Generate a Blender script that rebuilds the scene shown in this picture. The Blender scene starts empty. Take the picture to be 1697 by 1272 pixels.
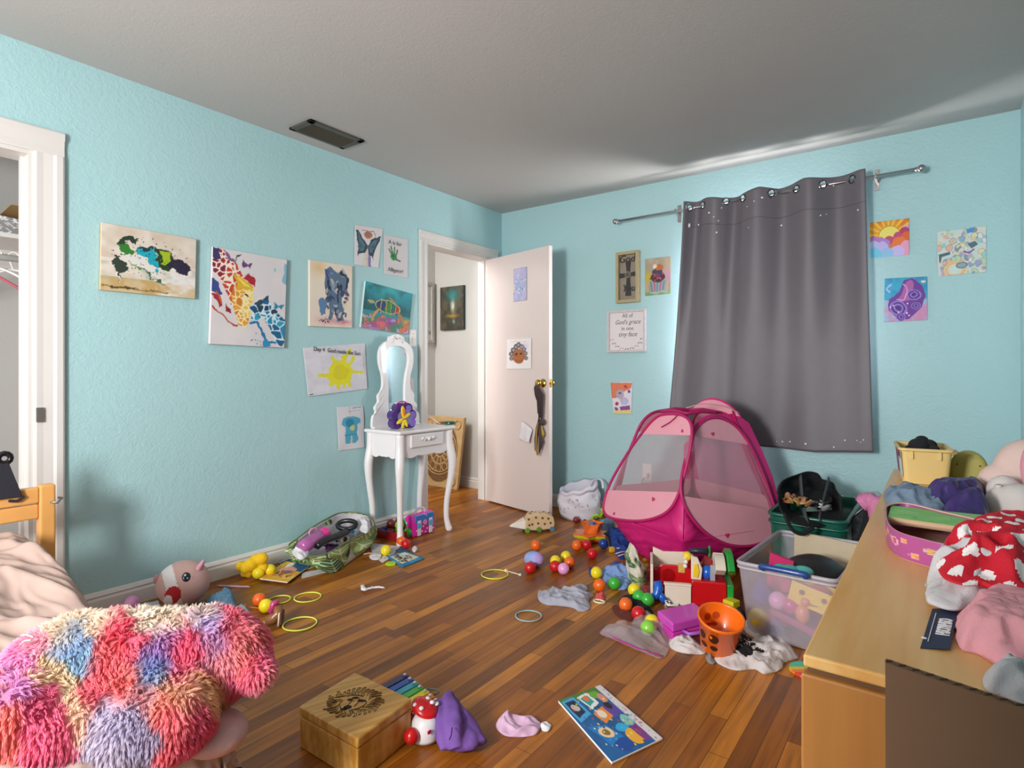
import bpy, bmesh, math, random
import numpy as np
from mathutils import Vector, Matrix, noise
C = bpy.context.scene.collection
scene = bpy.context.scene
# ---------------------------------------------------------------- camera, light, exposure
FPX, HOR, CX, YAW = 967.0, 615.0, 848.5, math.radians(36.34)
CAM = Vector((3.044, 0.0, 1.085))
FW = Vector((-math.sin(YAW), math.cos(YAW), 0)); RT = Vector((math.cos(YAW), math.sin(YAW), 0))
YB, XR, CH = 3.99, 3.375, 2.44          # back wall, right wall, ceiling height
cd = bpy.data.cameras.new('camera'); cam = bpy.data.objects.new('camera', cd); C.objects.link(cam)
cam.location = CAM; cam.rotation_euler = (math.pi/2, 0, YAW)
cd.sensor_width = 36; cd.lens = FPX/1697*36; cd.shift_y = -(636-HOR)/1697; cd.clip_start = 0.02
scene.camera = cam
w = bpy.data.worlds.new('world'); scene.world = w; w.use_nodes = True
w.node_tree.nodes['Background'].inputs[0].default_value = (1.0, 0.985, 0.97, 1)
w.node_tree.nodes['Background'].inputs[1].default_value = 0.95
def area(name, loc, rot, sx, sy, power, col=(1,1,1)):
    l = bpy.data.lights.new(name, 'AREA'); l.shape = 'RECTANGLE'; l.size = sx; l.size_y = sy
    l.energy = power; l.color = col
    o = bpy.data.objects.new(name, l); C.objects.link(o); o.location = loc; o.rotation_euler = rot
    return o
area('daylight_rear_window', (1.85, -1.2, 1.4), (math.radians(88), 0, 0), 0.5, 0.6, 66, (1.0, 0.98, 0.95))
area('daylight_back_window', (2.06, YB+0.10, 1.52), (math.radians(-90), 0, 0), 0.8, 0.9, 85, (1.0, 0.99, 0.97))
area('hall_daylight', (-0.55, 2.2, 2.2), (math.radians(25), 0, 0), 0.5, 0.8, 24, (1.0, 0.97, 0.93))
scene.view_settings.view_transform = 'Standard'; scene.view_settings.look = 'None'
scene.view_settings.exposure = 0.72; scene.view_settings.gamma = 1.0; scene.view_settings.use_curve_mapping = False

# ---------------------------------------------------------------- pixel -> place
def ray(px, py): return FW + RT*((px-CX)/FPX) + Vector((0,0,(HOR-py)/FPX))
def onX(px, py, x=0.0): d = ray(px,py); return CAM + d*((x-CAM.x)/d.x)
def onY(px, py, y=YB): d = ray(px,py); return CAM + d*((y-CAM.y)/d.y)
def onZ(px, py, z=0.0): d = ray(px,py); return CAM + d*((z-CAM.z)/d.z)
def onD(px, py, dist): return CAM + ray(px,py)*dist
def dep(p): return (p-CAM).dot(FW)
# ---------------------------------------------------------------- colour and materials
def L(c):
    if isinstance(c, str):
        c = c.lstrip('#'); c = tuple(int(c[i:i+2],16) for i in (0,2,4))
    if max(c) > 1.0: c = tuple(v/255 for v in c)
    return tuple(v/12.92 if v <= 0.04045 else ((v+0.055)/1.055)**2.4 for v in c[:3])
_M = {}
def nd(nt, t, **kw):
    n = nt.nodes.new(t)
    for k, v in kw.items(): setattr(n, k, v)
    return n
def mat(name, col, rough=0.6, metal=0.0, vary=0.06, scale=30.0, bump=0.0, bscale=None, coat=0.0, trans=0.0, alpha=1.0, sss=0.0):
    if name in _M: return _M[name]
    m = bpy.data.materials.new(name); m.use_nodes = True; nt = m.node_tree
    b = nt.nodes['Principled BSDF']; c = L(col)
    b.inputs['Roughness'].default_value = rough; b.inputs['Metallic'].default_value = metal
    b.inputs['Coat Weight'].default_value = coat; b.inputs['Transmission Weight'].default_value = trans
    b.inputs['Alpha'].default_value = alpha
    tc = nd(nt, 'ShaderNodeTexCoord'); n = nd(nt, 'ShaderNodeTexNoise'); n.inputs['Scale'].default_value = scale
    nt.links.new(tc.outputs['Object'], n.inputs['Vector'])
    r = nd(nt, 'ShaderNodeMix', data_type='RGBA')
    nt.links.new(n.outputs['Fac'], r.inputs[0])
    r.inputs[6].default_value = (*[v*(1-vary) for v in c], 1); r.inputs[7].default_value = (*[min(1, v*(1+vary)) for v in c], 1)
    nt.links.new(r.outputs[2], b.inputs['Base Color'])
    if bump:
        n2 = nd(nt, 'ShaderNodeTexNoise'); n2.inputs['Scale'].default_value = bscale or scale*3; n2.inputs['Detail'].default_value = 4
        nt.links.new(tc.outputs['Object'], n2.inputs['Vector'])
        bp = nd(nt, 'ShaderNodeBump'); bp.inputs['Strength'].default_value = bump; bp.inputs['Distance'].default_value = 0.01
        nt.links.new(n2.outputs['Fac'], bp.inputs['Height']); nt.links.new(bp.outputs['Normal'], b.inputs['Normal'])
    _M[name] = m; return m
def fab(name, col, rough=0.85, bump=0.25, bscale=400, vary=0.05): return mat(name, col, rough, 0, vary, 25, bump, bscale)
def plas(name, col, rough=0.28): return mat(name, col, rough, 0, 0.03, 15, 0, None, 0.25)
def sheer(name, col, opac, rough=0.6):                       # see-through netting or film
    if name in _M: return _M[name]
    m = bpy.data.materials.new(name); m.use_nodes = True; nt = m.node_tree
    b = nt.nodes['Principled BSDF']; b.inputs['Base Color'].default_value = (*L(col),1); b.inputs['Roughness'].default_value = rough
    tc = nd(nt,'ShaderNodeTexCoord'); n = nd(nt,'ShaderNodeTexNoise'); n.inputs['Scale'].default_value = 12
    nt.links.new(tc.outputs['Object'], n.inputs['Vector'])
    mr = nd(nt,'ShaderNodeMapRange'); mr.inputs[3].default_value = opac-0.06; mr.inputs[4].default_value = opac+0.06
    nt.links.new(n.outputs['Fac'], mr.inputs[0])
    t = nd(nt,'ShaderNodeBsdfTransparent'); mx = nd(nt,'ShaderNodeMixShader')
    nt.links.new(mr.outputs[0], mx.inputs[0]); nt.links.new(t.outputs[0], mx.inputs[1]); nt.links.new(b.outputs[0], mx.inputs[2])
    nt.links.new(mx.outputs[0], nt.nodes['Material Output'].inputs['Surface'])
    _M[name] = m; return m
def vcol(name='painted_colour', rough=0.6, bump=0.0, coat=0.0):  # colour painted on the thing itself, stored per corner
    if name in _M: return _M[name]
    m = bpy.data.materials.new(name); m.use_nodes = True; nt = m.node_tree
    b = nt.nodes['Principled BSDF']; b.inputs['Roughness'].default_value = rough; b.inputs['Coat Weight'].default_value = coat
    a = nd(nt,'ShaderNodeAttribute', attribute_name='Col'); nt.links.new(a.outputs['Color'], b.inputs['Base Color'])
    if bump:
        tc = nd(nt,'ShaderNodeTexCoord'); n2 = nd(nt,'ShaderNodeTexNoise'); n2.inputs['Scale'].default_value = 250
        nt.links.new(tc.outputs['Object'], n2.inputs['Vector'])
        bp = nd(nt,'ShaderNodeBump'); bp.inputs['Strength'].default_value = bump; bp.inputs['Distance'].default_value = 0.004
        nt.links.new(n2.outputs['Fac'], bp.inputs['Height']); nt.links.new(bp.outputs['Normal'], b.inputs['Normal'])
    _M[name] = m; return m
# ---------------------------------------------------------------- objects
def tag(o, label=None, cat=None, group=None, kind=None):
    if label: o['label'] = label
    if cat: o['category'] = cat
    if group: o['group'] = group
    if kind: o['kind'] = kind
    return o
def empty(name, loc, label=None, cat=None, group=None, kind=None):
    o = bpy.data.objects.new(name, None); C.objects.link(o); o.location = loc; o.empty_display_size = 0.05
    return tag(o, label, cat, group, kind)
def wm(o):
    m = Matrix.LocRotScale(o.location, o.rotation_euler, o.scale)
    return (wm(o.parent) @ m) if o.parent else m
class MB:
    def __init__(s, M=None): s.v, s.f, s.c, s.M = [], [], [], M
    def add(s, vs, fs, col=None):
        k = len(s.v)
        s.v += [(s.M @ Vector(v)) if s.M else Vector(v) for v in vs]
        s.f += [tuple(i+k for i in f) for f in fs]; s.c += [col]*len(fs)
        return s
    def box(s, a, b, col=None):
        x0,y0,z0 = a; x1,y1,z1 = b
        v = [(x0,y0,z0),(x1,y0,z0),(x1,y1,z0),(x0,y1,z0),(x0,y0,z1),(x1,y0,z1),(x1,y1,z1),(x0,y1,z1)]
        return s.add(v, [(3,2,1,0),(4,5,6,7),(0,1,5,4),(1,2,6,5),(2,3,7,6),(3,0,4,7)], col)
    def hexa(s, v, col=None): return s.add(v, [(3,2,1,0),(4,5,6,7),(0,1,5,4),(1,2,6,5),(2,3,7,6),(3,0,4,7)], col)
    def tube(s, pts, r, n=10, closed=False, col=None, flat=1.0, up=None):
        pts = [Vector(p) for p in pts]; N = len(pts); rs = r if isinstance(r,(list,tuple)) else [r]*N
        vs, prev = [], None
        for i, p in enumerate(pts):
            if closed: t = pts[(i+1)%N]-pts[i-1]
            else: t = pts[min(i+1,N-1)]-pts[max(i-1,0)]
            t.normalize()
            if prev is None:
                a = Vector(up) if up else (Vector((0,0,1)) if abs(t.z) < 0.9 else Vector((1,0,0)))
            else: a = prev
            a = (a - t*a.dot(t)).normalized(); prev = a; b = t.cross(a)
            for k in range(n):
                th = 2*math.pi*k/n; vs.append(p + a*(math.cos(th)*rs[i]*flat) + b*(math.sin(th)*rs[i]))
        fs = []
        for i in range(N if closed else N-1):
            j = (i+1)%N
            for k in range(n): fs.append((i*n+k, i*n+(k+1)%n, j*n+(k+1)%n, j*n+k))
        if not closed: fs += [tuple(reversed(range(n))), tuple((N-1)*n+k for k in range(n))]
        return s.add(vs, fs, col)
    def cyl(s, p0, p1, r0, r1=None, n=20, col=None): return s.tube([p0,p1], [r0, r0 if r1 is None else r1], n, col=col)
    def sphere(s, c, r, sc=(1,1,1), n=20, m=12, col=None, R=None):
        c = Vector(c); vs = [(0,0,1)]
        for i in range(1,m):
            ph = math.pi*i/m
            for k in range(n): th = 2*math.pi*k/n; vs.append((math.sin(ph)*math.cos(th), math.sin(ph)*math.sin(th), math.cos(ph)))
        vs.append((0,0,-1)); out = []
        for v in vs:
            v = Vector((v[0]*r*sc[0], v[1]*r*sc[1], v[2]*r*sc[2])); v = (R @ v) if R else v; out.append(c+v)
        fs = [(0,1+k,1+(k+1)%n) for k in range(n)]
        for i in range(m-2):
            for k in range(n): a=1+i*n+k; b=1+i*n+(k+1)%n; fs.append((a,a+n,b+n,b))
        l = len(vs)-1; fs += [(l, l-n+(k+1)%n, l-n+k) for k in range(n)]
        return s.add(out, fs, col)
    def lathe(s, prof, c=(0,0,0), n=32, R=None, col=None, sx=1.0, sy=1.0):
        c = Vector(c); vs = []
        for (r,z) in prof:
            for k in range(n):
                th = 2*math.pi*k/n; v = Vector((r*math.cos(th)*sx, r*math.sin(th)*sy, z)); vs.append(c + ((R @ v) if R else v))
        fs = []
        for i in range(len(prof)-1):
            for k in range(n): fs.append((i*n+k, i*n+(k+1)%n, (i+1)*n+(k+1)%n, (i+1)*n+k))
        return s.add(vs, fs, col)
    def prism(s, pts, o, u, v, n, d0, d1, col=None):         # 2-D outline in the frame (o;u,v), pushed along n
        o,u,v,n = Vector(o),Vector(u),Vector(v),Vector(n); k = len(pts)
        vs = [o+u*a+v*b+n*d0 for a,b in pts] + [o+u*a+v*b+n*d1 for a,b in pts]
        return s.add(vs, [tuple(reversed(range(k))), tuple(range(k,2*k))] + [(i,(i+1)%k,k+(i+1)%k,k+i) for i in range(k)], col)
    def build(s, name, m, parent=None, smooth=False, bevel=0, sub=0, solid=0, label=None, weld=0, seg=2):
        me = bpy.data.meshes.new(name)
        vs = s.v
        if parent: inv = wm(parent).inverted(); vs = [inv @ v for v in vs]
        me.from_pydata([tuple(v) for v in vs], [], s.f); me.update()
        if any(c is not None for c in s.c):
            at = me.color_attributes.new('Col', 'FLOAT_COLOR', 'CORNER'); k = 0
            buf = []
            for p, c in zip(me.polygons, s.c):
                c = L(c) if c is not None else (0.5,0.5,0.5)
                buf += [*c, 1.0]*p.loop_total
            at.data.foreach_set('color', buf)
        o = bpy.data.objects.new(name, me); C.objects.link(o)
        for q in (m if isinstance(m,(list,tuple)) else [m]): me.materials.append(q)
        if parent: o.parent = parent
        bm = bmesh.new(); bm.from_mesh(me)
        if weld: bmesh.ops.remove_doubles(bm, verts=bm.verts, dist=weld)
        bmesh.ops.recalc_face_normals(bm, faces=bm.faces); bm.to_mesh(me); bm.free()
        if smooth: me.polygons.foreach_set('use_smooth', [True]*len(me.polygons))
        if solid: q = o.modifiers.new('s','SOLIDIFY'); q.thickness = solid; q.offset = 0
        if bevel: q = o.modifiers.new('b','BEVEL'); q.width = bevel; q.segments = seg; q.limit_method = 'ANGLE'; q.angle_limit = 0.6
        if sub: q = o.modifiers.new('u','SUBSURF'); q.levels = q.render_levels = sub
        if label: o['label'] = label
        return o
def text(body, o, u, v, n, size, m, parent, name='lettering', shear=0.0, depth=0.0004, bold=0.0, align='CENTER', sx=1.0, spacing=1.0):
    cu = bpy.data.curves.new(name, 'FONT'); cu.body = body; cu.size = size; cu.shear = shear; cu.extrude = depth; cu.offset = bold
    cu.align_x = align; cu.align_y = 'CENTER'; cu.space_character = spacing; cu.resolution_u = 3
    t = bpy.data.objects.new('tmp', cu); C.objects.link(t); bpy.context.view_layer.update()
    me = bpy.data.meshes.new_from_object(t.evaluated_get(bpy.context.evaluated_depsgraph_get())); bpy.data.objects.remove(t)
    u,v,n = Vector(u).normalized(),Vector(v).normalized(),Vector(n).normalized()
    M = Matrix(((u.x*sx,v.x,n.x,o[0]),(u.y*sx,v.y,n.y,o[1]),(u.z*sx,v.z,n.z,o[2]),(0,0,0,1)))
    me.transform((wm(parent).inverted() @ M) if parent else M)
    ob = bpy.data.objects.new(name, me); C.objects.link(ob); ob.parent = parent; me.materials.clear(); me.materials.append(m)
    return ob
def rnd(a, b): return random.uniform(a, b)
random.seed(7)
# ---------------------------------------------------------------- the room
def wall_material(name, col, bstr=0.33, sc=11):
    m = bpy.data.materials.new(name); m.use_nodes = True; nt = m.node_tree; b = nt.nodes['Principled BSDF']
    b.inputs['Roughness'].default_value = 0.55
    tc = nd(nt,'ShaderNodeTexCoord'); n = nd(nt,'ShaderNodeTexNoise'); n.inputs['Scale'].default_value = sc; n.inputs['Detail'].default_value = 5
    n.inputs['Distortion'].default_value = 3.0
    nt.links.new(tc.outputs['Object'], n.inputs['Vector'])
    v = nd(nt,'ShaderNodeTexNoise'); v.inputs['Scale'].default_value = sc*4; v.inputs['Distortion'].default_value = 1.5
    nt.links.new(tc.outputs['Object'], v.inputs['Vector'])
    ad = nd(nt,'ShaderNodeMath', operation='ADD'); nt.links.new(n.outputs['Fac'], ad.inputs[0]); nt.links.new(v.outputs['Fac'], ad.inputs[1])
    bp = nd(nt,'ShaderNodeBump'); bp.inputs['Strength'].default_value = bstr; bp.inputs['Distance'].default_value = 0.006
    nt.links.new(ad.outputs[0], bp.inputs['Height']); nt.links.new(bp.outputs['Normal'], b.inputs['Normal'])
    n3 = nd(nt,'ShaderNodeTexNoise'); n3.inputs['Scale'].default_value = 1.5; nt.links.new(tc.outputs['Object'], n3.inputs['Vector'])
    mx = nd(nt,'ShaderNodeMix', data_type='RGBA'); c = L(col)
    mx.inputs[6].default_value = (*[x*0.96 for x in c],1); mx.inputs[7].default_value = (*[min(1,x*1.04) for x in c],1)
    nt.links.new(n3.outputs['Fac'], mx.inputs[0]); nt.links.new(mx.outputs[2], b.inputs['Base Color'])
    return m
def wood_floor():
    m = bpy.data.materials.new('oak_strip_floor'); m.use_nodes = True; nt = m.node_tree; b = nt.nodes['Principled BSDF']
    tc = nd(nt,'ShaderNodeTexCoord'); sp = nd(nt,'ShaderNodeSeparateXYZ'); nt.links.new(tc.outputs['Object'], sp.inputs[0])
    cb = nd(nt,'ShaderNodeCombineXYZ'); nt.links.new(sp.outputs['Y'], cb.inputs['X']); nt.links.new(sp.outputs['X'], cb.inputs['Y'])
    br = nd(nt,'ShaderNodeTexBrick'); br.offset = 0.37; br.offset_frequency = 3; br.squash_frequency = 2; br.squash = 1.35
    br.inputs['Scale'].default_value = 1.0; br.inputs['Mortar Size'].default_value = 0.0012; br.inputs['Brick Width'].default_value = 0.62
    br.inputs['Row Height'].default_value = 0.057; br.inputs['Bias'].default_value = 0.0
    br.inputs['Color1'].default_value = (0,0,0,1); br.inputs['Color2'].default_value = (1,1,1,1); br.inputs['Mortar'].default_value = (0.5,0.5,0.5,1)
    nt.links.new(cb.outputs[0], br.inputs['Vector'])
    cr = nd(nt,'ShaderNodeValToRGB'); e = cr.color_ramp.elements
    e[0].position = 0.0; e[0].color = (*L('#7e480e'),1); e[1].position = 1.0; e[1].color = (*L('#c47b26'),1)
    for p, c in ((0.25,'#8e4e0e'),(0.5,'#9e5c14'),(0.75,'#b06c1c')):
        x = e.new(p); x.color = (*L(c),1)
    nt.links.new(br.outputs['Color'], cr.inputs[0])
    mp = nd(nt,'ShaderNodeMapping'); mp.inputs['Scale'].default_value = (55, 2.6, 1); nt.links.new(tc.outputs['Object'], mp.inputs[0])
    g = nd(nt,'ShaderNodeTexNoise'); g.inputs['Scale'].default_value = 1.0; g.inputs['Detail'].default_value = 6; g.inputs['Distortion'].default_value = 0.6
    nt.links.new(mp.outputs[0], g.inputs['Vector'])
    gr = nd(nt,'ShaderNodeMapRange'); gr.inputs[1].default_value=0.25; gr.inputs[2].default_value=0.75; gr.inputs[3].default_value=0.60; gr.inputs[4].default_value=1.30
    nt.links.new(g.outputs['Fac'], gr.inputs[0])
    n3 = nd(nt,'ShaderNodeTexNoise'); n3.inputs['Scale'].default_value = 2.3; n3.inputs['Detail'].default_value = 4; nt.links.new(tc.outputs['Object'], n3.inputs['Vector'])
    wr = nd(nt,'ShaderNodeMapRange'); wr.inputs[1].default_value=0.3; wr.inputs[2].default_value=0.7; wr.inputs[3].default_value=0.70; wr.inputs[4].default_value=1.2
    nt.links.new(n3.outputs['Fac'], wr.inputs[0])
    mu = nd(nt,'ShaderNodeMath', operation='MULTIPLY'); nt.links.new(gr.outputs[0], mu.inputs[0]); nt.links.new(wr.outputs[0], mu.inputs[1])
    mf = nd(nt,'ShaderNodeMapRange'); mf.inputs[3].default_value = 1.0; mf.inputs[4].default_value = 0.35; nt.links.new(br.outputs['Fac'], mf.inputs[0])
    mu2 = nd(nt,'ShaderNodeMath', operation='MULTIPLY'); nt.links.new(mu.outputs[0], mu2.inputs[0]); nt.links.new(mf.outputs[0], mu2.inputs[1])
    vm = nd(nt,'ShaderNodeVectorMath', operation='SCALE'); nt.links.new(cr.outputs[0], vm.inputs[0]); nt.links.new(mu2.outputs[0], vm.inputs['Scale'])
    nt.links.new(vm.outputs[0], b.inputs['Base Color'])
    rr = nd(nt,'ShaderNodeMapRange'); rr.inputs[3].default_value=0.28; rr.inputs[4].default_value=0.5; nt.links.new(n3.outputs['Fac'], rr.inputs[0])
    nt.links.new(rr.outputs[0], b.inputs['Roughness'])
    bp = nd(nt,'ShaderNodeBump'); bp.inputs['Strength'].default_value = 0.25; bp.inputs['Distance'].default_value = 0.002
    nt.links.new(mu2.outputs[0], bp.inputs['Height']); nt.links.new(bp.outputs['Normal'], b.inputs['Normal'])
    return m
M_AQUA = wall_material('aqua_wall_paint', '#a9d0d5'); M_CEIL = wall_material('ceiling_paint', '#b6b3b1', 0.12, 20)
M_HALL = wall_material('grey_hall_paint', '#cfcecb', 0.1); M_CLOS = wall_material('closet_grey_paint', '#b3b1af', 0.1)
M_FLOOR = wood_floor(); M_TRIM = mat('white_trim_paint', '#dad7d4', 0.38, vary=0.03, scale=6)
def st(o): o['kind'] = 'structure'; return o
YF = -0.30; XH = -0.96; YH = 4.17; T = 0.12
st(MB().box((XH-0.1, YF-0.6, -0.1), (XR+0.1, YH+0.1, 0)).build('floor', M_FLOOR))
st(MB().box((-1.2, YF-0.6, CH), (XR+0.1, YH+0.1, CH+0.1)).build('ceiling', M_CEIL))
# left wall: openings for the closet and for the hall door
CL1 = 0.775; CLZ = 2.0                                  # closet opening: up to y=CL1
DY0 = onX(706,600).y; DY1 = 3.845; DZ = 2.035           # hall door opening
wl = MB()
wl.box((-T, YF, CLZ), (0, CL1, CH)); wl.box((-T, CL1, 0), (0, DY0, CH)); wl.box((-T, DY0, DZ), (0, DY1, CH)); wl.box((-T, DY1, 0), (0, YB+T, CH))
st(wl.build('wall_left', M_AQUA))
WX0, WX1, WZ0, WZ1 = 1.62, 2.5, 1.02, 2.0
wb = MB()
wb.box((-T,YB,0),(WX0,YB+T,CH)); wb.box((WX1,YB,0),(XR+T,YB+T,CH)); wb.box((WX0,YB,0),(WX1,YB+T,WZ0)); wb.box((WX0,YB,WZ1),(WX1,YB+T,CH))
st(wb.build('wall_back', M_AQUA))
st(MB().box((XR, YF, 0), (XR+T, YB+T, CH)).build('wall_right', M_AQUA))
st(MB().box((2.32, YF-0.08, 0), (XR+T, YF, CH)).build('rear_shade_wall', M_AQUA))  # unseen partial wall, added to keep rear light off the dresser end
# window behind the curtain
wf = empty('window_1', (0.5*(WX0+WX1), YB, WZ0), kind='structure')
f = MB()
for a,b in (((WX0,YB+0.02,WZ0),(WX0+0.05,YB+0.07,WZ1)),((WX1-0.05,YB+0.02,WZ0),(WX1,YB+0.07,WZ1)),((WX0+0.05,YB+0.025,WZ0),(WX1-0.05,YB+0.07,WZ0+0.05)),((WX0+0.05,YB+0.025,WZ1-0.05),(WX1-0.05,YB+0.07,WZ1)),((WX0+0.05,YB+0.03,1.49),(WX1-0.05,YB+0.06,1.53))): f.box(a,b)
f.build('window_frame', M_TRIM, wf, bevel=0.003)
# hall
st(MB().box((XH-0.1, YH, 0), (-T, YH+0.1, CH)).build('wall_hall_end', M_HALL))
st(MB().box((XH-0.1, 1.2, 0), (XH, YH, CH)).build('wall_hall_side', M_HALL))
st(MB().box((-T-0.01, CL1+0.3, 0), (-T-0.001, DY0, CH)).build('wall_hall_near', M_HALL))
st(MB().box((-T-0.01, DY1, 0), (-T-0.001, YH, CH)).build('wall_hall_corner', M_HALL))
cr = MB(); cr.prism([(0,0),(0.012,0),(0.05,0.045),(0.05,0.06),(0,0.06)], (XH,YH,CH-0.06),(0,-1,0),(0,0,1),(1,0,0),0,-XH-T)
cr.prism([(0,0),(0.012,0),(0.05,0.045),(0.05,0.06),(0,0.06)], (XH,YH,CH-0.06),(1,0,0),(0,0,1),(0,-1,0),0,2.5)
st(cr.build('trim_4', M_TRIM))
# closet
st(MB().box((-0.80, YF, 0), (-0.75, 1.1, CH)).build('wall_closet_back', M_CLOS))
st(MB().box((-0.75, 1.02, 0), (-T, 1.07, CH)).build('wall_closet_side', M_CLOS))
# baseboards with a profile
BP = [(0,0),(0.016,0),(0.016,0.062),(0.010,0.072),(0.014,0.080),(0.006,0.094),(0,0.098)]
def bboard(name, o, u, ln):
    b = MB(); u = Vector(u); nrm = Vector((0,0,1)).cross(u)
    b.prism(BP, o, nrm, (0,0,1), u, 0, ln); return st(b.build(name, M_TRIM, smooth=False))
CW = 0.104
bboard('baseboard_left', (0, DY0-0.075, 0), (0,-1,0), DY0-0.075-(CL1+CW))
b = MB(); b.prism(BP,(0,YB,0),(0,-1,0),(0,0,1),(1,0,0),0,XR); st(b.build('baseboard_back', M_TRIM))
b = MB(); b.prism(BP,(XR,YF,0),(-1,0,0),(0,0,1),(0,1,0),0,YB-YF); st(b.build('baseboard_right', M_TRIM))
b = MB(); b.prism(BP,(XH,YH,0),(0,-1,0),(0,0,1),(1,0,0),0,-XH-T); b.prism(BP,(XH,1.2,0),(1,0,0),(0,0,1),(0,1,0),0,YH-1.2); st(b.build('baseboard_hall', M_TRIM))
# door and closet casings (moulded)
def casing(name, y0, y1, z, w, sides=(1,1), jamb=True, th=0.022):
    c = MB(); P = [(0,0),(0,th*0.55),(w*0.08,th*0.7),(w*0.3,th*0.62),(w*0.62,th*0.72),(w*0.72,th),(w*0.93,th),(w,th*0.8),(w,0)]
    # profile across the width (inner edge at 0)
    if sides[0]: c.prism([(a,b) for a,b in P], (0,y0,0),(0,-1,0),(1,0,0),(0,0,1),0,z)
    if sides[1]: c.prism([(a,b) for a,b in P], (0,y1,0),(0,1,0),(1,0,0),(0,0,1),0,z)
    c.prism([(a,b) for a,b in P], (0,y0-(w if sides[0] else 0),z),(0,0,1),(1,0,0),(0,1,0),0,(y1-y0)+(w if sides[0] else 0)+(w if sides[1] else 0))
    if jamb:
        c.box((-T-0.012,y0-0.0,0),(0.004,y0+0.016,z)); c.box((-T-0.012,y1-0.016,0),(0.004,y1,z)); c.box((-T-0.011,y0+0.016,z-0.016),(0.003,y1-0.016,z))
        c.box((-0.07,y0+0.016,0),(-0.055,y0+0.028,z)); c.box((-0.07,y1-0.028,0),(-0.055,y1-0.016,z))
    return st(c.build(name, M_TRIM))
casing('trim_1', YF+0.02, CL1, CLZ, CW, (0,1))
casing('trim_2', DY0, DY1, DZ, 0.075, (1,1))
# strike plate on the closet casing
k = onX(66,687,0.02); MB().box((0.012,k.y-0.012,k.z-0.03),(0.0245,k.y+0.012,k.z+0.03)).build('latch', mat('worn_nickel','#9a9894',0.35,0.8), bpy.data.objects['trim_1'])
# the open door
door = empty('door_1', (0.004, DY1-0.02, 0.012), kind='structure'); ang = math.radians(-13.5); door.rotation_euler = (0,0,ang)
MD = wm(door); DW = 0.745; DH = 2.0
def dloc(a,b,c): return MD @ Vector((a,b,c))
M_DOOR = mat('door_paint_pinkish_white','#ddd0cd',0.24,vary=0.03,scale=3,bump=0.04,bscale=8)
MB(MD).box((0,-0.035,0),(DW,0,DH)).build('leaf', M_DOOR, door, bevel=0.002)
M_BR = mat('polished_brass','#c9a24e',0.22,1.0,vary=0.08)
def door_knob(side):
    s = -1 if side < 0 else 1; y = -0.035 if s < 0 else 0
    R = Matrix.Rotation(math.radians(90*(1 if s<0 else -1)),4,'X')
    k = MB(MD); pr = [(0.0,0),(0.031,0),(0.033,0.004),(0.028,0.010),(0.014,0.014),(0.011,0.028),(0.016,0.034),(0.025,0.040),(0.028,0.052),(0.025,0.062),(0.014,0.068),(0,0.069)]
    k.lathe(pr, (DW-0.06,y,0.985), 24, R.to_3x3()); return k
door_knob(-1).build('door_knob', M_BR, door, smooth=True); door_knob(1).build('door_knob', M_BR, door, smooth=True)
MB(MD).box((DW-0.0005,-0.029,0.955),(DW+0.0015,-0.006,1.015)).cyl((DW,-0.018,0.985),(DW+0.012,-0.018,0.985),0.008).build('latch_plate', M_BR, door)
for z in (0.25,1.75): MB(MD).cyl((0.0,0.004,z-0.045),(0.0,0.004,z+0.045),0.006,n=10).build('hinge', M_BR, door)
# ceiling vent
A = [onZ(x,y,CH) for x,y in ((482,211),(515,194.5),(602,231),(569,246))]
cx = sum((a for a in A), Vector())/4
vx0,vx1 = 0.07, 0.27; vy0 = onZ(498,203,CH).y; vy1 = onZ(585,238,CH).y
vx0 = min(a.x for a in A)+0.01; vx1 = max(a.x for a in A)-0.01; vy0 = 0.5*(A[0].y+A[1].y); vy1 = 0.5*(A[2].y+A[3].y)
vt = empty('ceiling_vent', ((vx0+vx1)/2,(vy0+vy1)/2,CH), 'grey metal air vent with dark slats set in the ceiling near the left wall', 'vent')
M_VENT = mat('vent_grey','#55534e',0.5,0.2); vf = MB(); fr=0.035; zz=CH-0.012
for a,b in (((vx0,vy0,zz),(vx1,vy0+fr,CH-0.001)),((vx0,vy1-fr,zz),(vx1,vy1,CH-0.001)),((vx0,vy0,zz),(vx0+fr*0.6,vy1,CH-0.001)),((vx1-fr,vy0,zz),(vx1,vy1,CH-0.001))): vf.box(a,b)
vf.build('frame', M_VENT, vt, bevel=0.002)
MB().box((vx0+0.01,vy0+0.01,CH-0.003),(vx1-0.01,vy1-0.01,CH-0.001)).build('duct', mat('vent_black','#0c0b0a',0.9), vt)
for i in range(5):
    x = vx0+0.03+(vx1-vx0-0.075)*(i+0.5)/5
    MB().hexa([(x-0.016,vy0+fr,CH-0.014),(x+0.004,vy0+fr,CH-0.004),(x+0.004,vy1-fr,CH-0.004),(x-0.016,vy1-fr,CH-0.014),(x-0.013,vy0+fr,CH-0.011),(x+0.007,vy0+fr,CH-0.002),(x+0.007,vy1-fr,CH-0.002),(x-0.013,vy1-fr,CH-0.011)]).build('slat', mat('vent_slat','#4a463a',0.5,0.3), vt)
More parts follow.
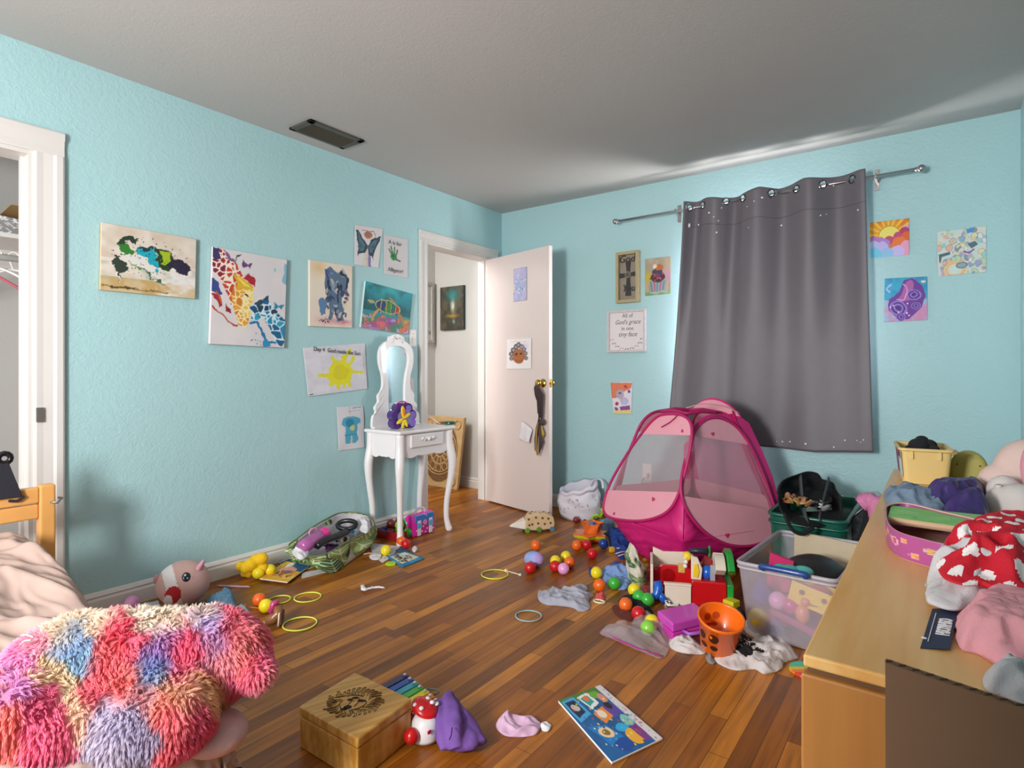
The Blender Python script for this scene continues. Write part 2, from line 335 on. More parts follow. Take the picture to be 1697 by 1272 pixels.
# ---------------------------------------------------------------- painter for drawings, covers and prints
rs = np.random.RandomState(11)
def vnoise(h, w, cells, seed):
    r = np.random.RandomState(seed); g = r.rand(int(cells)+2, int(cells)+2)
    y = np.linspace(0, cells, h, endpoint=False); x = np.linspace(0, cells, w, endpoint=False)
    yi = y.astype(int); xi = x.astype(int); fy = (y-yi); fx = (x-xi); fy = (fy*fy*(3-2*fy))[:,None]; fx = (fx*fx*(3-2*fx))[None,:]
    a = g[yi][:,xi]; b = g[yi][:,xi+1]; c = g[yi+1][:,xi]; d = g[yi+1][:,xi+1]
    return (a*(1-fx)+b*fx)*(1-fy)+(c*(1-fx)+d*fx)*fy
class Art:
    def __init__(s, w, h, bg='#ffffff', seed=1):
        s.w, s.h = w, h; s.a = h/w; s.SS = 2; W, H = w*2, h*2
        s.X0, s.Y0 = np.meshgrid((np.arange(W)+0.5)/W, (np.arange(H)+0.5)/W)    # both in units of the width
        s.X, s.Y = s.X0, s.Y0; s.I = np.zeros((H,W,3)); s.I[:] = s.k(bg); s.seed = seed
    def k(s, c):
        if isinstance(c, str): c = c.lstrip('#'); return np.array([int(c[i:i+2],16)/255 for i in (0,2,4)])
        return np.array(c)
    def warp(s, amp, cells=12):
        H,W = s.X0.shape; s.seed += 2
        if amp == 0: s.X, s.Y = s.X0, s.Y0; return s
        n = lambda q: vnoise(H,W,cells,q)-0.5 + 0.5*(vnoise(H,W,cells*2.3,q+50)-0.5)
        s.X = s.X0+amp*n(s.seed); s.Y = s.Y0+amp*n(s.seed+1); return s
    def put(s, m, c, al=1.0):
        m = (m*al)[...,None] if m.dtype != bool else (m.astype(float)*al)[...,None]
        s.I = s.I*(1-m)+s.k(c)*m; return s
    def poly(s, pts, c, al=1.0):
        a = s.a; P = [(x, y*a) for x,y in pts]; X,Y = s.X,s.Y; ins = np.zeros(X.shape, bool); j = len(P)-1
        for i in range(len(P)):
            xi,yi = P[i]; xj,yj = P[j]
            if yi != yj: ins ^= ((yi > Y) != (yj > Y)) & (X < (xj-xi)*(Y-yi)/(yj-yi)+xi)
            j = i
        return s.put(ins, c, al)
    def ell(s, cx, cy, rx, ry=None, rot=0.0, c='#000', al=1.0, ring=None):
        ry = rx if ry is None else ry; dx, dy = s.X-cx, s.Y-cy*s.a; ca,sa = math.cos(rot),math.sin(rot)
        u,v = (dx*ca+dy*sa)/rx, (-dx*sa+dy*ca)/ry; d = np.sqrt(u*u+v*v)
        return s.put((d <= 1) if ring is None else (np.abs(d-1) <= ring), c, al)
    def blob(s, cx, cy, r, c, al=1.0, ry=None):
        ry = ry or r; d = ((s.X-cx)/r)**2+((s.Y-cy*s.a)/ry)**2; return s.put(np.exp(-d*1.5), c, al)
    def line(s, pts, wd, c, al=1.0, closed=False):
        P = [(x,y*s.a) for x,y in pts]; P = P+[P[0]] if closed else P; m = np.zeros(s.X.shape, bool)
        for (ax,ay),(bx,by) in zip(P[:-1],P[1:]):
            vx,vy = bx-ax,by-ay; t = np.clip(((s.X-ax)*vx+(s.Y-ay)*vy)/max(vx*vx+vy*vy,1e-9),0,1)
            m |= (s.X-ax-vx*t)**2+(s.Y-ay-vy*t)**2 <= (wd/2)**2
        return s.put(m, c, al)
    def curve(s, pts, wd, c, al=1.0, closed=False): return s.line(smooth_path(pts, 8, closed), wd, c, al)
    def wash(s, c1, c2, cells, al=1.0, thr=None, y0=0, y1=9, x0=0, x1=9):
        s.seed += 3; n = vnoise(*s.X0.shape, cells, s.seed)*0.6+vnoise(*s.X0.shape, cells*2.7, s.seed+1)*0.4
        m = np.clip((n-0.35)/0.3,0,1) if thr is None else (n > thr).astype(float)
        box = ((s.Y0/s.a >= y0)&(s.Y0/s.a <= y1)&(s.X0>=x0)&(s.X0<=x1)).astype(float)
        if c1: s.put(box, c1, al)
        return s.put(m*box, c2, al)
    def splat(s, cx, cy, r, n, cols, rmin=0.004, rmax=0.02, seed=0, ry=None):
        q = random.Random(seed)
        for i in range(n):
            a = q.uniform(0,6.28); d = r*q.random()**0.6
            s.ell(cx+math.cos(a)*d, cy+math.sin(a)*d*(ry or r)/r/s.a, q.uniform(rmin,rmax), c=q.choice(cols))
        return s
    def coat(s, pts, base, cols, n, seed, gap=.012, sq=1.0):
        a = s.a; keep = s.I.copy(); q = random.Random(seed); xs=[p[0] for p in pts]; ys=[p[1]*a for p in pts]
        S = [(q.uniform(min(xs),max(xs)), q.uniform(min(ys),max(ys))) for _ in range(n)]; d1 = np.full(s.X.shape,9.0); d2 = d1.copy(); idx = np.zeros(s.X.shape,int)
        for i,(x,y) in enumerate(S):
            d = np.sqrt((s.X-x)**2+((s.Y-y)*sq)**2); nw = d < d1; d2 = np.where(nw, d1, np.minimum(d2,d)); idx = np.where(nw,i,idx); d1 = np.where(nw,d,d1)
        I = np.zeros_like(s.I); pal = [s.k(cols(x,y/a,q)) for x,y in S]
        for i in range(n): I[idx==i] = pal[i]
        I[(d2-d1) < gap] = s.k(base); s.I = np.zeros_like(keep); s.poly(pts,'#ffffff'); m = s.I; s.I = keep*(1-m)+I*m; return s
    def grad(s, c0, c1, y0=0.0, y1=1.0):
        t = np.clip((s.Y0/s.a-y0)/(y1-y0),0,1)[...,None]; b = ((s.Y0/s.a>=y0)&(s.Y0/s.a<=y1))[...,None]
        s.I = np.where(b, s.k(c0)*(1-t)+s.k(c1)*t, s.I); return s
    def out(s): return s.I.reshape(s.h,2,s.w,2,3).mean((1,3))
def smooth_path(pts, k=8, closed=False):
    P = list(pts); n = len(P); o = []
    for i in range(n if closed else n-1):
        g = (lambda j: P[j%n]) if closed else (lambda j: P[max(0,min(n-1,j))])
        p0,p1,p2,p3 = g(i-1),g(i),g(i+1),g(i+2)
        for q in range(k):
            t = q/k; o.append(tuple(0.5*((2*b)+(c-a)*t+(2*a-5*b+4*c-d)*t*t+(3*b-a-3*c+d)*t*t*t) for a,b,c,d in zip(p0,p1,p2,p3)))
    o.append(tuple(P[0] if closed else P[-1])); return o
def sheet(name, art, cor, thick, nrm, parent=None, m=None, edge=None, wav=0.0, seed=0, rough=0.6):
    """a printed or painted sheet, canvas or cover with real thickness; cor = TL,TR,BR,BL of its face"""
    I = art.out(); h,w,_ = I.shape; lin = np.where(I<=0.04045, I/12.92, ((I+0.055)/1.055)**2.4)
    TL,TR,BR,BL = [np.array(c) for c in cor]; nn = np.array(Vector(nrm).normalized())
    u = np.linspace(0,1,w+1); v = np.linspace(0,1,h+1); U,V = np.meshgrid(u,v); U=U[...,None]; V=V[...,None]
    P = (TL*(1-U)+TR*U)*(1-V)+(BL*(1-U)+BR*U)*V
    if wav:
        N = (vnoise(h+1,w+1,3,seed+7)*0.7+vnoise(h+1,w+1,6,seed+8)*0.3)[...,None]; P = P+nn*(N*wav)
    F = P.reshape(-1,3); B = (P-nn*thick).reshape(-1,3); k = (h+1)*(w+1)
    ii = (np.arange(h)[:,None]*(w+1)+np.arange(w)[None,:]).reshape(-1)
    fr = np.stack([ii+w+1, ii+w+2, ii+1, ii],1); bk = np.stack([ii,ii+1,ii+w+2,ii+w+1],1)+k
    bd = list(range(w+1))+[r*(w+1)+w for r in range(1,h+1)]+[h*(w+1)+c for c in range(w-1,-1,-1)]+[r*(w+1) for r in range(h-1,0,-1)]
    sd = np.array([(a,b,b+k,a+k) for a,b in zip(bd, bd[1:]+bd[:1])])
    faces = np.concatenate([fr,bk,sd]); nf = len(faces)
    col = np.zeros((nf,3)); col[:h*w] = lin.reshape(-1,3); e = L(edge) if edge else (0.8,0.8,0.8); col[h*w:] = e
    me = bpy.data.meshes.new(name); vv = np.concatenate([F,B])
    if parent:
        Mi = np.array(wm(parent).inverted()); vv = vv@Mi[:3,:3].T+Mi[:3,3]
    me.vertices.add(len(vv)); me.vertices.foreach_set('co', vv.reshape(-1).astype(np.float32))
    me.loops.add(nf*4); me.loops.foreach_set('vertex_index', faces.reshape(-1).astype(np.int32))
    me.polygons.add(nf); me.polygons.foreach_set('loop_start', np.arange(0,nf*4,4,dtype=np.int32))
    me.update(calc_edges=True)
    at = me.color_attributes.new('Col','FLOAT_COLOR','CORNER'); c4 = np.ones((nf,4,4),np.float32); c4[:,:,:3] = col[:,None,:]
    at.data.foreach_set('color', c4.reshape(-1)); me.materials.append(m or vcol('print_%02d'%int(rough*100), rough))
    o = bpy.data.objects.new(name, me); C.objects.link(o)
    if parent: o.parent = parent
    if wav: me.polygons.foreach_set('use_smooth', [True]*nf)
    return o
INK = mat('black_ink','#2a2a2c',0.7); PENCIL = mat('pencil_grey','#8d8d90',0.8)
def wallL(pix, off): return [onX(x,y,off) for x,y in pix]
def wallB(pix, off): return [onY(x,y,YB-off) for x,y in pix]
NX = (1,0,0); NB = (0,-1,0)
# --- canvas: galloping horse made of paint splashes over a beach
a = Art(168,118,'#cbbfae',3); a.wash('#cfc4b4','#ddd3c9',5).wash(None,'#c2a994',4,0.5,y1=0.5); a.wash('#c9b48c','#bf9f68',6,y0=0.78); a.wash(None,'#9fb0a0',7,0.7,y0=0.55,y1=0.82); a.wash(None,'#e9e6e4',8,0.8,y0=0.5,x0=0.55)
a.warp(0.06,16)
a.blob(0.85,0.75,0.16,'#e8e2e4',0.9); a.poly([(0.10,0.50),(0.16,0.44),(0.24,0.52),(0.27,0.62),(0.22,0.72),(0.14,0.70),(0.11,0.6)],'#2c3a30')
a.poly([(0.13,0.30),(0.20,0.22),(0.28,0.30),(0.34,0.36),(0.26,0.46),(0.18,0.40)],'#2f7a2c'); a.poly([(0.12,0.30),(0.22,0.15),(0.30,0.12),(0.36,0.18),(0.33,0.28),(0.28,0.22),(0.2,0.26)],'#25382a')
a.poly([(0.20,0.42),(0.33,0.42),(0.45,0.44),(0.56,0.56),(0.62,0.68),(0.5,0.66),(0.36,0.56),(0.24,0.55)],'#dcdad6')
a.poly([(0.33,0.36),(0.42,0.27),(0.52,0.26),(0.56,0.40),(0.62,0.55),(0.56,0.62),(0.46,0.46),(0.38,0.42)],'#15a3b8'); a.poly([(0.34,0.34),(0.42,0.26),(0.52,0.24),(0.5,0.3),(0.42,0.31)],'#1c3646')
a.poly([(0.52,0.24),(0.66,0.26),(0.76,0.36),(0.76,0.48),(0.68,0.60),(0.60,0.58),(0.57,0.42)],'#223a22'); a.poly([(0.58,0.28),(0.68,0.30),(0.74,0.38),(0.68,0.50),(0.62,0.50)],'#9cb81a')
a.poly([(0.72,0.38),(0.88,0.40),(0.96,0.52),(0.92,0.62),(0.80,0.60),(0.70,0.54)],'#241f3a'); a.line([(0.18,0.7),(0.17,0.85)],0.02,'#3a3a30'); a.line([(0.17,0.72),(0.18,0.86)],0.012,'#f0eee8')
a.line([(0.28,0.5),(0.40,0.60),(0.52,0.72),(0.62,0.80)],0.012,'#3a5a3c'); a.line([(0.30,0.52),(0.4,0.62)],0.018,'#5aa038')
a.warp(0); a.splat(0.5,0.42,0.42,120,['#2c3a30','#1c2a2e','#223a22'],0.002,0.007,5,0.22); a.warp(0.03,20); a.line([(0.02,0.93),(0.3,0.93),(0.7,0.96)],0.016,'#7b5f36',0.8); a.line([(0.1,0.93),(0.32,0.93)],0.026,'#4a3c24',0.8)
o = sheet('canvas_painting', a, wallL([(168,368),(325.5,396),(323.5,495),(166,480)],0.02), 0.019, NX, edge='#c9b48c')
tag(o,'wide canvas painting of a splashed teal and green horse over a beach, left wall','painting')
# --- canvas: red and blue giraffes
a = Art(124,160,'#dbd6d8',5); a.wash(None,'#cfcdd2',3,0.6); a.warp(0.03,14)
a.poly([(0.97,0.05),(1.01,0.05),(1.01,0.28),(0.95,0.26),(0.96,0.15)],'#7fb4cc'); a.ell(0.83,0.13,0.012,0.03,0,'#9cc2cf')
q = random.Random(3)
def warm(x,y,r): 
    k = x*.9+y*.75; return r.choice(['#8e1f2a','#9c1c30','#a52430','#7a2440']) if k<.34 else r.choice(['#b8302a','#c2402a','#a82a2c']) if k<.5 else r.choice(['#cc5a24','#d0702a','#c2442a'])
a.coat([(0,0),(.06,0),(.16,.02),(.28,.12),(.36,.24),(.44,.30),(.46,.42),(.34,.62),(.26,.6),(.16,.42),(.08,.3),(0,.26)],'#f0e2d4',warm,58,4,.017)
a.poly([(0,.0),(.05,.0),(.1,.1),(.04,.14),(0,.1)],'#3a3566'); a.poly([(.16,.02),(.22,.06),(.27,.14),(.2,.12)],'#7a5a90')
a.coat([(.28,.36),(.40,.36),(.53,.38),(.54,.48),(.50,.62),(.47,.76),(.43,.81),(.35,.79),(.29,.62),(.24,.5)],'#f0dfae',lambda x,y,r: r.choice(['#d89020','#cc7a20','#e0a030']) if (x<.4 or y>.68) else r.choice(['#e6cf50','#e0c040','#e8d878']),46,6,.014)
a.poly([(0.26,0.24),(0.34,0.27),(0.54,0.37),(0.44,0.41),(0.32,0.37)],'#d8b02c'); a.poly([(.30,.27),(.36,.30),(.5,.38),(.4,.37)],'#ecd25c')
a.poly([(0,.32),(.08,.36),(.12,.48),(.08,.5),(0,.44)],'#3a4a8e'); a.poly([(0,.47),(.1,.5),(.13,.6),(.1,.62)],'#a02838')
a.poly([(0.40,0.27),(0.46,0.22),(0.54,0.25),(0.56,0.36),(0.46,0.33)],'#a81c34'); a.ell(0.44,0.46,0.03,0.012,0.3,'#241c20'); a.poly([(0.17,0.58),(0.24,0.62),(0.26,0.66),(0.18,0.64)],'#8e1f2a'); a.line([(0.02,0.62),(0.14,0.70),(0.24,0.76),(0.34,0.80)],0.022,'#b8472a'); a.line([(0.06,0.46),(0.12,0.58)],0.02,'#cc5a24')
a.coat([(.50,.58),(.60,.52),(.72,.46),(.80,.54),(.94,.64),(1.01,.7),(1.01,.92),(.96,1.0),(.86,.93),(.78,.80),(.70,.68),(.60,.72),(.52,.76)],'#cfe6ee',lambda x,y,r: r.choice(['#1d5e96','#18507e','#1c3a58']) if y<.62 else r.choice(['#1f86b4','#2a9cc0','#1d6ea6','#18608e']),64,9,.014)
a.poly([(.66,.49),(.74,.42),(.74,.5)],'#24465c')
a.line([(0.5,0.76),(0.60,0.74),(0.66,0.80),(0.72,0.94),(0.86,0.96)],0.035,'#1c74aa'); a.poly([(0.68,0.94),(0.74,0.91),(0.8,1.0),(0.7,1.0)],'#2a8cc0'); a.ell(0.62,0.53,0.07,0.03,-0.4,'#24465c'); a.splat(.6,.62,.08,24,['#14202e','#1c3a50'],.003,.01,9)
for (x,y,c) in ((.44,.13,'#6a3f78'),(.90,.54,'#2486b0')): a.poly([(x-.07,y-.05),(x,y),(x+.07,y-.03),(x+.04,y+.045),(x,y+.01),(x-.05,y+.04)],c)
a.poly([(.29,.05),(.36,.03),(.32,.07)],'#23282c'); a.line([(.3,.06),(.27,.16)],.01,'#23282c'); a.warp(0); a.splat(.3,.35,.32,40,['#8e1f2a','#3a3566'],.002,.006,2); a.splat(.62,.93,.1,14,['#4a7fa0'],.003,.01,8)
o = sheet('canvas_painting', a, wallL([(353,408),(476,430.5),(471,576),(347.5,569.5)],0.024), 0.023, NX, edge='#d4d0d2')
tag(o,'tall canvas painting of red and blue giraffes touching heads on white','painting')
# --- canvas: elephant in watercolour
a = Art(76,112,'#e4d9ca',7); a.wash(None,'#dfd0c0',3,.6); a.warp(0.05,12); a.blob(.2,.1,.2,'#d8b070',.6); a.blob(.45,.9,.3,'#d08a98',.8,.1); a.blob(.8,.92,.2,'#c8607e',.8,.06)
a.poly([(.35,.1),(.45,.06),(.62,.14),(.78,.08),(.88,.2),(.86,.4),(.76,.52),(.78,.8),(.80,.9),(.62,.9),(.56,.72),(.5,.9),(.42,.88),(.44,.6),(.34,.4)],'#55708c')
for i in range(60):
    x,y=q.uniform(.36,.86),q.uniform(.1,.9); a.ell(x,y,q.uniform(.01,.05),q.uniform(.01,.09),q.uniform(-.5,.5),q.choice(['#1c2440','#2b3c62','#c9c4bc','#8c9cae','#d6cbb4','#3c2c58']),.8)
a.poly([(.2,.6),(.3,.55),(.4,.6),(.36,.8),(.24,.82)],'#5a7ea8'); a.line([(.37,.12),(.46,.42)],.03,'#23294a'); a.line([(.7,.12),(.88,.2),(.86,.38)],.04,'#1c2440'); a.ell(.4,.15,.06,.05,0,'#4a4f9a'); a.line([(.64,.3),(.66,.6)],.04,'#1a1f38'); a.splat(.3,.9,.2,16,['#3c2c58','#1c2440'],.006,.02,4,.06)
o = sheet('canvas_painting', a, wallL([(513,430),(584,440.5),(583.5,543),(513,540)],0.02), 0.019, NX, edge='#e0d8cc')
tag(o,'canvas painting of a dark blue watercolour elephant on cream, left of the turtle picture','painting')
# --- canvas: sea turtle over coral (tilted)
a = Art(84,82,'#2f8f9c',9); a.grad('#2aa0b0','#1a6a74',0,.6); a.wash(None,'#15555c',4,.7,y1=.6); a.wash('#a65a86','#3f8f6c',9,y0=.68); a.wash(None,'#e07a5a',12,.9,.62,y0=.66); a.wash(None,'#b9a8d8',12,.9,.66,y0=.7); a.warp(.03,14)
a.blob(.5,.02,.3,'#48b8bc',.6); a.ell(.5,.45,.27,.15,.12,'#d8b070'); a.ell(.5,.45,.25,.135,.12,'#1f7a4a')
for (x,c) in ((.3,'#1d3a6a'),(.4,'#2a3c7e'),(.5,'#3a8a2c'),(.6,'#286a6a'),(.69,'#b8322a')): a.ell(x,.45+(x-.5)*.1,.045,.11,.1,c)
a.ell(.5,.45,.26,.14,.12,'#d8b878',1,.05)
for x in (.35,.45,.55,.65): a.line([(x,.3),(x+.01,.62)],.012,'#d8b878')
a.ell(.14,.4,.07,.035,.1,'#b0a880'); a.line([(.3,.56),(.2,.72),(.2,.8)],.05,'#c89a6a'); a.line([(.72,.54),(.82,.66)],.06,'#b87a4a'); a.line([(.62,.3),(.5,.22)],.03,'#b89060'); a.blob(.9,.72,.09,'#e8a03a',.9); a.blob(.4,.9,.1,'#e06a7a',.9); a.blob(.55,.8,.08,'#8a4aa0',.9); a.line([(.0,.96),(.35,.98)],.05,'#b07ac0')
o = sheet('canvas_painting', a, wallL([(606,465.5),(684,487),(677,554),(598,542)],0.022), 0.021, NX, edge='#cfe2e4')
tag(o,'tilted canvas painting of a sea turtle swimming over bright coral','painting')
# --- fairy drawing
a = Art(46,66,'#d9d5d8',3); a.warp(.04,10); a.blob(.3,.05,.5,'#e0d0d4',.5); a.line([(.27,.12),(.68,.12),(.78,.3)],.03,'#8a8480'); a.ell(.48,.22,.14,.14,0,'#b8856a'); a.ell(.47,.2,.1,.1,.5,'#9c6248',.7)
a.poly([(.40,.6),(.56,.6),(.66,1.0),(.34,1.0)],'#cfc4c8'); a.poly([(.52,.6),(.6,.62),(.68,1.0),(.56,1.0)],'#8878b0'); a.poly([(.41,.62),(.46,.62),(.46,1.0),(.34,1.0)],'#d8ceb8')
a.poly([(.03,.12),(.1,.12),(.46,.46),(.48,.56),(.38,.68),(.14,.72),(.12,.8),(.1,.7),(.16,.52),(.1,.4)],'#2c3e50'); a.poly([(.48,.5),(.6,.32),(.95,.2),(.93,.3),(.82,.5),(.78,.62),(.72,.74),(.74,.82),(.68,.74),(.54,.68)],'#2c3e50')
a.poly([(.08,.16),(.42,.48),(.34,.62),(.18,.66),(.2,.5)],'#4d7484'); a.poly([(.54,.52),(.62,.38),(.86,.27),(.76,.5),(.68,.66),(.58,.62)],'#4d7484'); a.splat(.25,.5,.14,20,['#2c3e50'],.008,.02,3); a.splat(.68,.48,.14,20,['#2c3e50'],.008,.02,4)
o = sheet('drawing', a, wallL([(588,372),(634.5,379),(627,444),(587,438)],0.003), 0.001, NX, wav=0.004, seed=3)
tag(o,'child drawing of a fairy with dark butterfly wings, taped highest on the left wall','drawing')
# --- green hand print page
a = Art(42,64,'#cfcccf',3); a.warp(.03,10); a.ell(.39,.52,.12,.14,0,'#2a8a3e'); a.ell(.38,.5,.06,.06,0,'#1b6a2c')
for p in ([(.3,.45),(.2,.34)],[(.34,.44),(.3,.27)],[(.42,.44),(.42,.27)],[(.48,.46),(.56,.33)]): a.line(p,.05,'#46704f')
a.line([(.5,.58),(.66,.6)],.06,'#52605a')
o = sheet('drawing', a, wallL([(636,388),(676,396),(676,461),(636,453.5)],0.003), 0.001, NX, wav=0.003, seed=5)
tag(o,'white page with a green painted hand print and pencil words, beside the door casing','drawing')
def wtext(body, px, py, size, m, parent, off, side='L', shear=0, bold=0, sx=1.0, slope=0.0, sp=1.0):
    if side == 'L': p = onX(px,py,off); u = Vector((0,1,slope)); n = Vector((1,0,0))
    else: p = onY(px,py,YB-off); u = Vector((1,0,slope)); n = Vector((0,-1,0))
    return text(body, p, u, n.cross(u.normalized()) if True else None, n, size, m, parent, shear=shear, bold=bold, sx=sx, spacing=sp)
GR = mat('pencil_dark','#77777b',0.8)
wtext('A is for', 655, 403, .040, GR, o, .0075); wtext('Alligator!', 656, 448, .038, GR, o, .0075)
# --- yellow sun painting
a = Art(104,84,'#dcdbe4',8); a.wash(None,'#cfcfdb',7,.6); a.warp(.05,9); a.ell(.55,.58,.2,.21,0,'#e2dc1c'); a.ell(.55,.58,.12,.13,.4,'#d6cc10',.8)
for p in ([(.38,.6),(.22,.6)],[(.72,.56),(.9,.63)],[(.6,.4),(.63,.24),(.72,.13)],[(.45,.42),(.42,.26)],[(.7,.42),(.78,.28)],[(.5,.78),(.46,.9)],[(.66,.76),(.7,.86)],[(.42,.72),(.38,.82)],[(.57,.8),(.58,.88)]): a.line(p,.055,'#e2dc1c')
a.warp(0); a.line([(.5,0),(.52,1)],.006,'#bdbccb',.7); a.line([(.25,0),(.27,1)],.006,'#c4c3d0',.6); a.line([(.02,.97),(.08,.965)],.012,'#444450')
o = sheet('drawing', a, wallL([(502,576),(605,568.5),(609,644),(510,657)],0.003), 0.001, NX, wav=0.008, seed=9)
tag(o,'creased white paper with a big yellow hand painted sun','drawing')
wtext('Day 4  God made the Sun', 560, 582, .036, INK, o, .0115, slope=-0.06, sx=.93)
# --- t-shirt drawing
a = Art(46,74,'#d8d7de',8); a.warp(.04,8); a.poly([(.2,.26),(.38,.23),(.62,.23),(.84,.3),(.86,.4),(.72,.44),(.74,.82),(.62,.86),(.26,.86),(.28,.46),(.14,.42)],'#4fa6c4'); a.ell(.45,.38,.14,.16,0,'#2c84aa'); a.ell(.54,.5,.1,.1,0,'#c9cf86'); a.line([(.26,.66),(.72,.66)],.03,'#2c84aa'); a.poly([(.46,.68),(.5,.68),(.52,.86),(.44,.86)],'#cfc8a8')
a.warp(0); a.line([(.4,.12),(.84,.1)],.012,'#8c8c94'); a.line([(.45,.0),(.46,.2)],.012,'#8c8c94'); a.line([(.55,.045),(.92,.03)],.018,'#55555c')
o = sheet('drawing', a, wallL([(558,674.5),(602,671.5),(604,741),(561,747)],0.003), 0.001, NX, wav=0.006, seed=12)
tag(o,'white page with a crayoned blue shirt, low beside the vanity table','drawing')
# --- stickers behind the vanity mirror
a = Art(30,60,'#dfd3de',8); a.splat(.5,.5,.45,26,['#8a58a8','#b8a0d8','#6a6f8a','#e8c8d8','#c2568c'],.03,.09,6,.9)
o = sheet('sticker_sheet', a, wallL([(668,628),(686,626),(686,692),(670,695)],0.003), 0.001, NX)
tag(o,'narrow sheet of purple and pink stickers just behind the vanity mirror','sticker sheet')
# --- light switch
sw = empty('light_switch', onX(683.5,560,0), 'white light switch plate on the aqua wall left of the door casing', 'light switch')
c4 = [onX(683.5,560,0)]; p = c4[0]; M_PL = mat('switch_plastic','#ecebe8',0.3)
MB().box((0,p.y-.035,p.z-.06),(0.006,p.y+.035,p.z+.06)).build('cover_plate', M_PL, sw, bevel=.003)
MB().box((0.006,p.y-.005,p.z-.012),(0.016,p.y+.005,p.z+.008)).build('toggle', M_PL, sw, bevel=.001)
for dz in (-.03,.03): MB().cyl((0.005,p.y,p.z+dz),(0.0075,p.y,p.z+dz),.0035,n=10).build('screw', mat('worn_nickel','#9a9894'), sw)
# --- hall pictures
a = Art(42,74,'#4a4438',4); a.wash('#3c3a30','#5a5240',5); a.warp(.05,9); a.blob(.55,.2,.3,'#2a8a90',.9); a.blob(.55,.45,.1,'#d8e0c8',1,.3); a.blob(.5,.68,.3,'#b89030',.9,.08); a.blob(.6,.82,.07,'#8fc4c8',.9,.1)
ct = [onY(x,y,YH-.03) for x,y in ((729.5,476.5),(768,472),(768,545),(729.5,547))]
o = sheet('canvas_painting', a, ct, .029, (0,-1,0), edge='#1e3a38'); tag(o,'dark canvas of a glowing waterfall hung on the hall wall','painting')
a = Art(30,90,'#c8c8c4',4); a.warp(.05,9); a.line([(.4,.9),(.5,.6),(.42,.4)],.1,'#4c4c48'); a.wash(None,'#6a6a66',8,.7,.6,y0=.6,y1=.9)
fp = empty('framed_print', onX(712,520,XH+.01), 'black and white tree print in a distressed white frame, hall side wall','framed print')
q1,q2,q3,q4 = [onX(x,y,XH+.02) for x,y in ((702,468),(719,468.5),(719,569),(702,568.5))]
y0,y1,z1,z0 = q2.y-.42, q2.y, q2.z, q3.z
MF = mat('distressed_white_frame','#b9b4ac',0.6,vary=.3,scale=60); f=MB()
for aa,bb in (((XH+.001,y0,z0),(XH+.03,y0+.035,z1)),((XH+.001,y1-.035,z0),(XH+.03,y1,z1)),((XH+.001,y0+.035,z0),(XH+.029,y1-.035,z0+.035)),((XH+.001,y0+.035,z1-.035),(XH+.029,y1-.035,z1))): f.box(aa,bb)
f.build('frame', MF, fp, bevel=.004); sheet('print', a, [Vector((XH+.012,y0+.03,z1-.03)),Vector((XH+.012,y1-.03,z1-.03)),Vector((XH+.012,y1-.03,z0+.03)),Vector((XH+.012,y0+.03,z0+.03))], .004, NX, fp)
# --- carved wood panel leaning in the hall
pw = [onZ(700,800,0),onZ(756,808,0)]; bl_,br_ = Vector((-.93,3.985,0)),Vector((-.52,3.93,0))
pr = onZ(757,812); pl = onZ(700,802); du = (pr-pl).normalized(); Wd = .52; bl = pr-du*Wd
lean = Vector((.03,.07,.66)); nn = du.cross(lean).normalized(); nn = nn if nn.y<0 else -nn
wp = empty('carved_panel', (bl+pr)/2, 'carved wooden panel with a whitewashed medallion leaning in the hall','wall panel')
M_CW = mat('pale_carved_wood','#c9a877',0.7,vary=.25,scale=12,bump=.5,bscale=40); M_CD = mat('carved_wood_dark','#7c5a34',0.8,vary=.3,scale=40,bump=.8,bscale=60)
v8 = [bl,pr,pr-nn*.03,bl-nn*.03]; top=[v+lean for v in v8]
MB().hexa(v8+top).build('board', M_CW, wp, bevel=.004)
cc = (bl+pr)/2+lean*.5+nn*.002; lu=du; lv=lean.normalized()
cv = MB()
def ringp(c0,R,k=40): return [c0+lu*(R*math.cos(t*2*math.pi/k))+lv*(R*math.sin(t*2*math.pi/k)) for t in range(k)]
back = MB(); back.prism([(.27*math.cos(t/24*6.283)*.8,.27*math.sin(t/24*6.283)*1.05) for t in range(24)],cc,lu,lv,nn,0,.003); back.build('recess', M_CD, wp)
for R in (.05,.12,.19,.215): cv.tube([cc+nn*.004+(p-cc)*(1.0) for p in ringp(cc,R)],.005,6,True)
for k in range(12):
    t = k*math.pi/6
    for R,rr in ((.085,.03),(.155,.034)): cv.tube([p+nn*.004 for p in ringp(cc+lu*(R*math.cos(t))+lv*(R*math.sin(t)),rr,14)],.004,5,True)
for sx in (-1,1):
    for sz in (-1,1): cv.tube([p+nn*.004 for p in ringp(cc+lu*(.19*sx)+lv*(.26*sz),.04,16)],.004,5,True)
cv.build('carving', M_CW, wp, smooth=True)
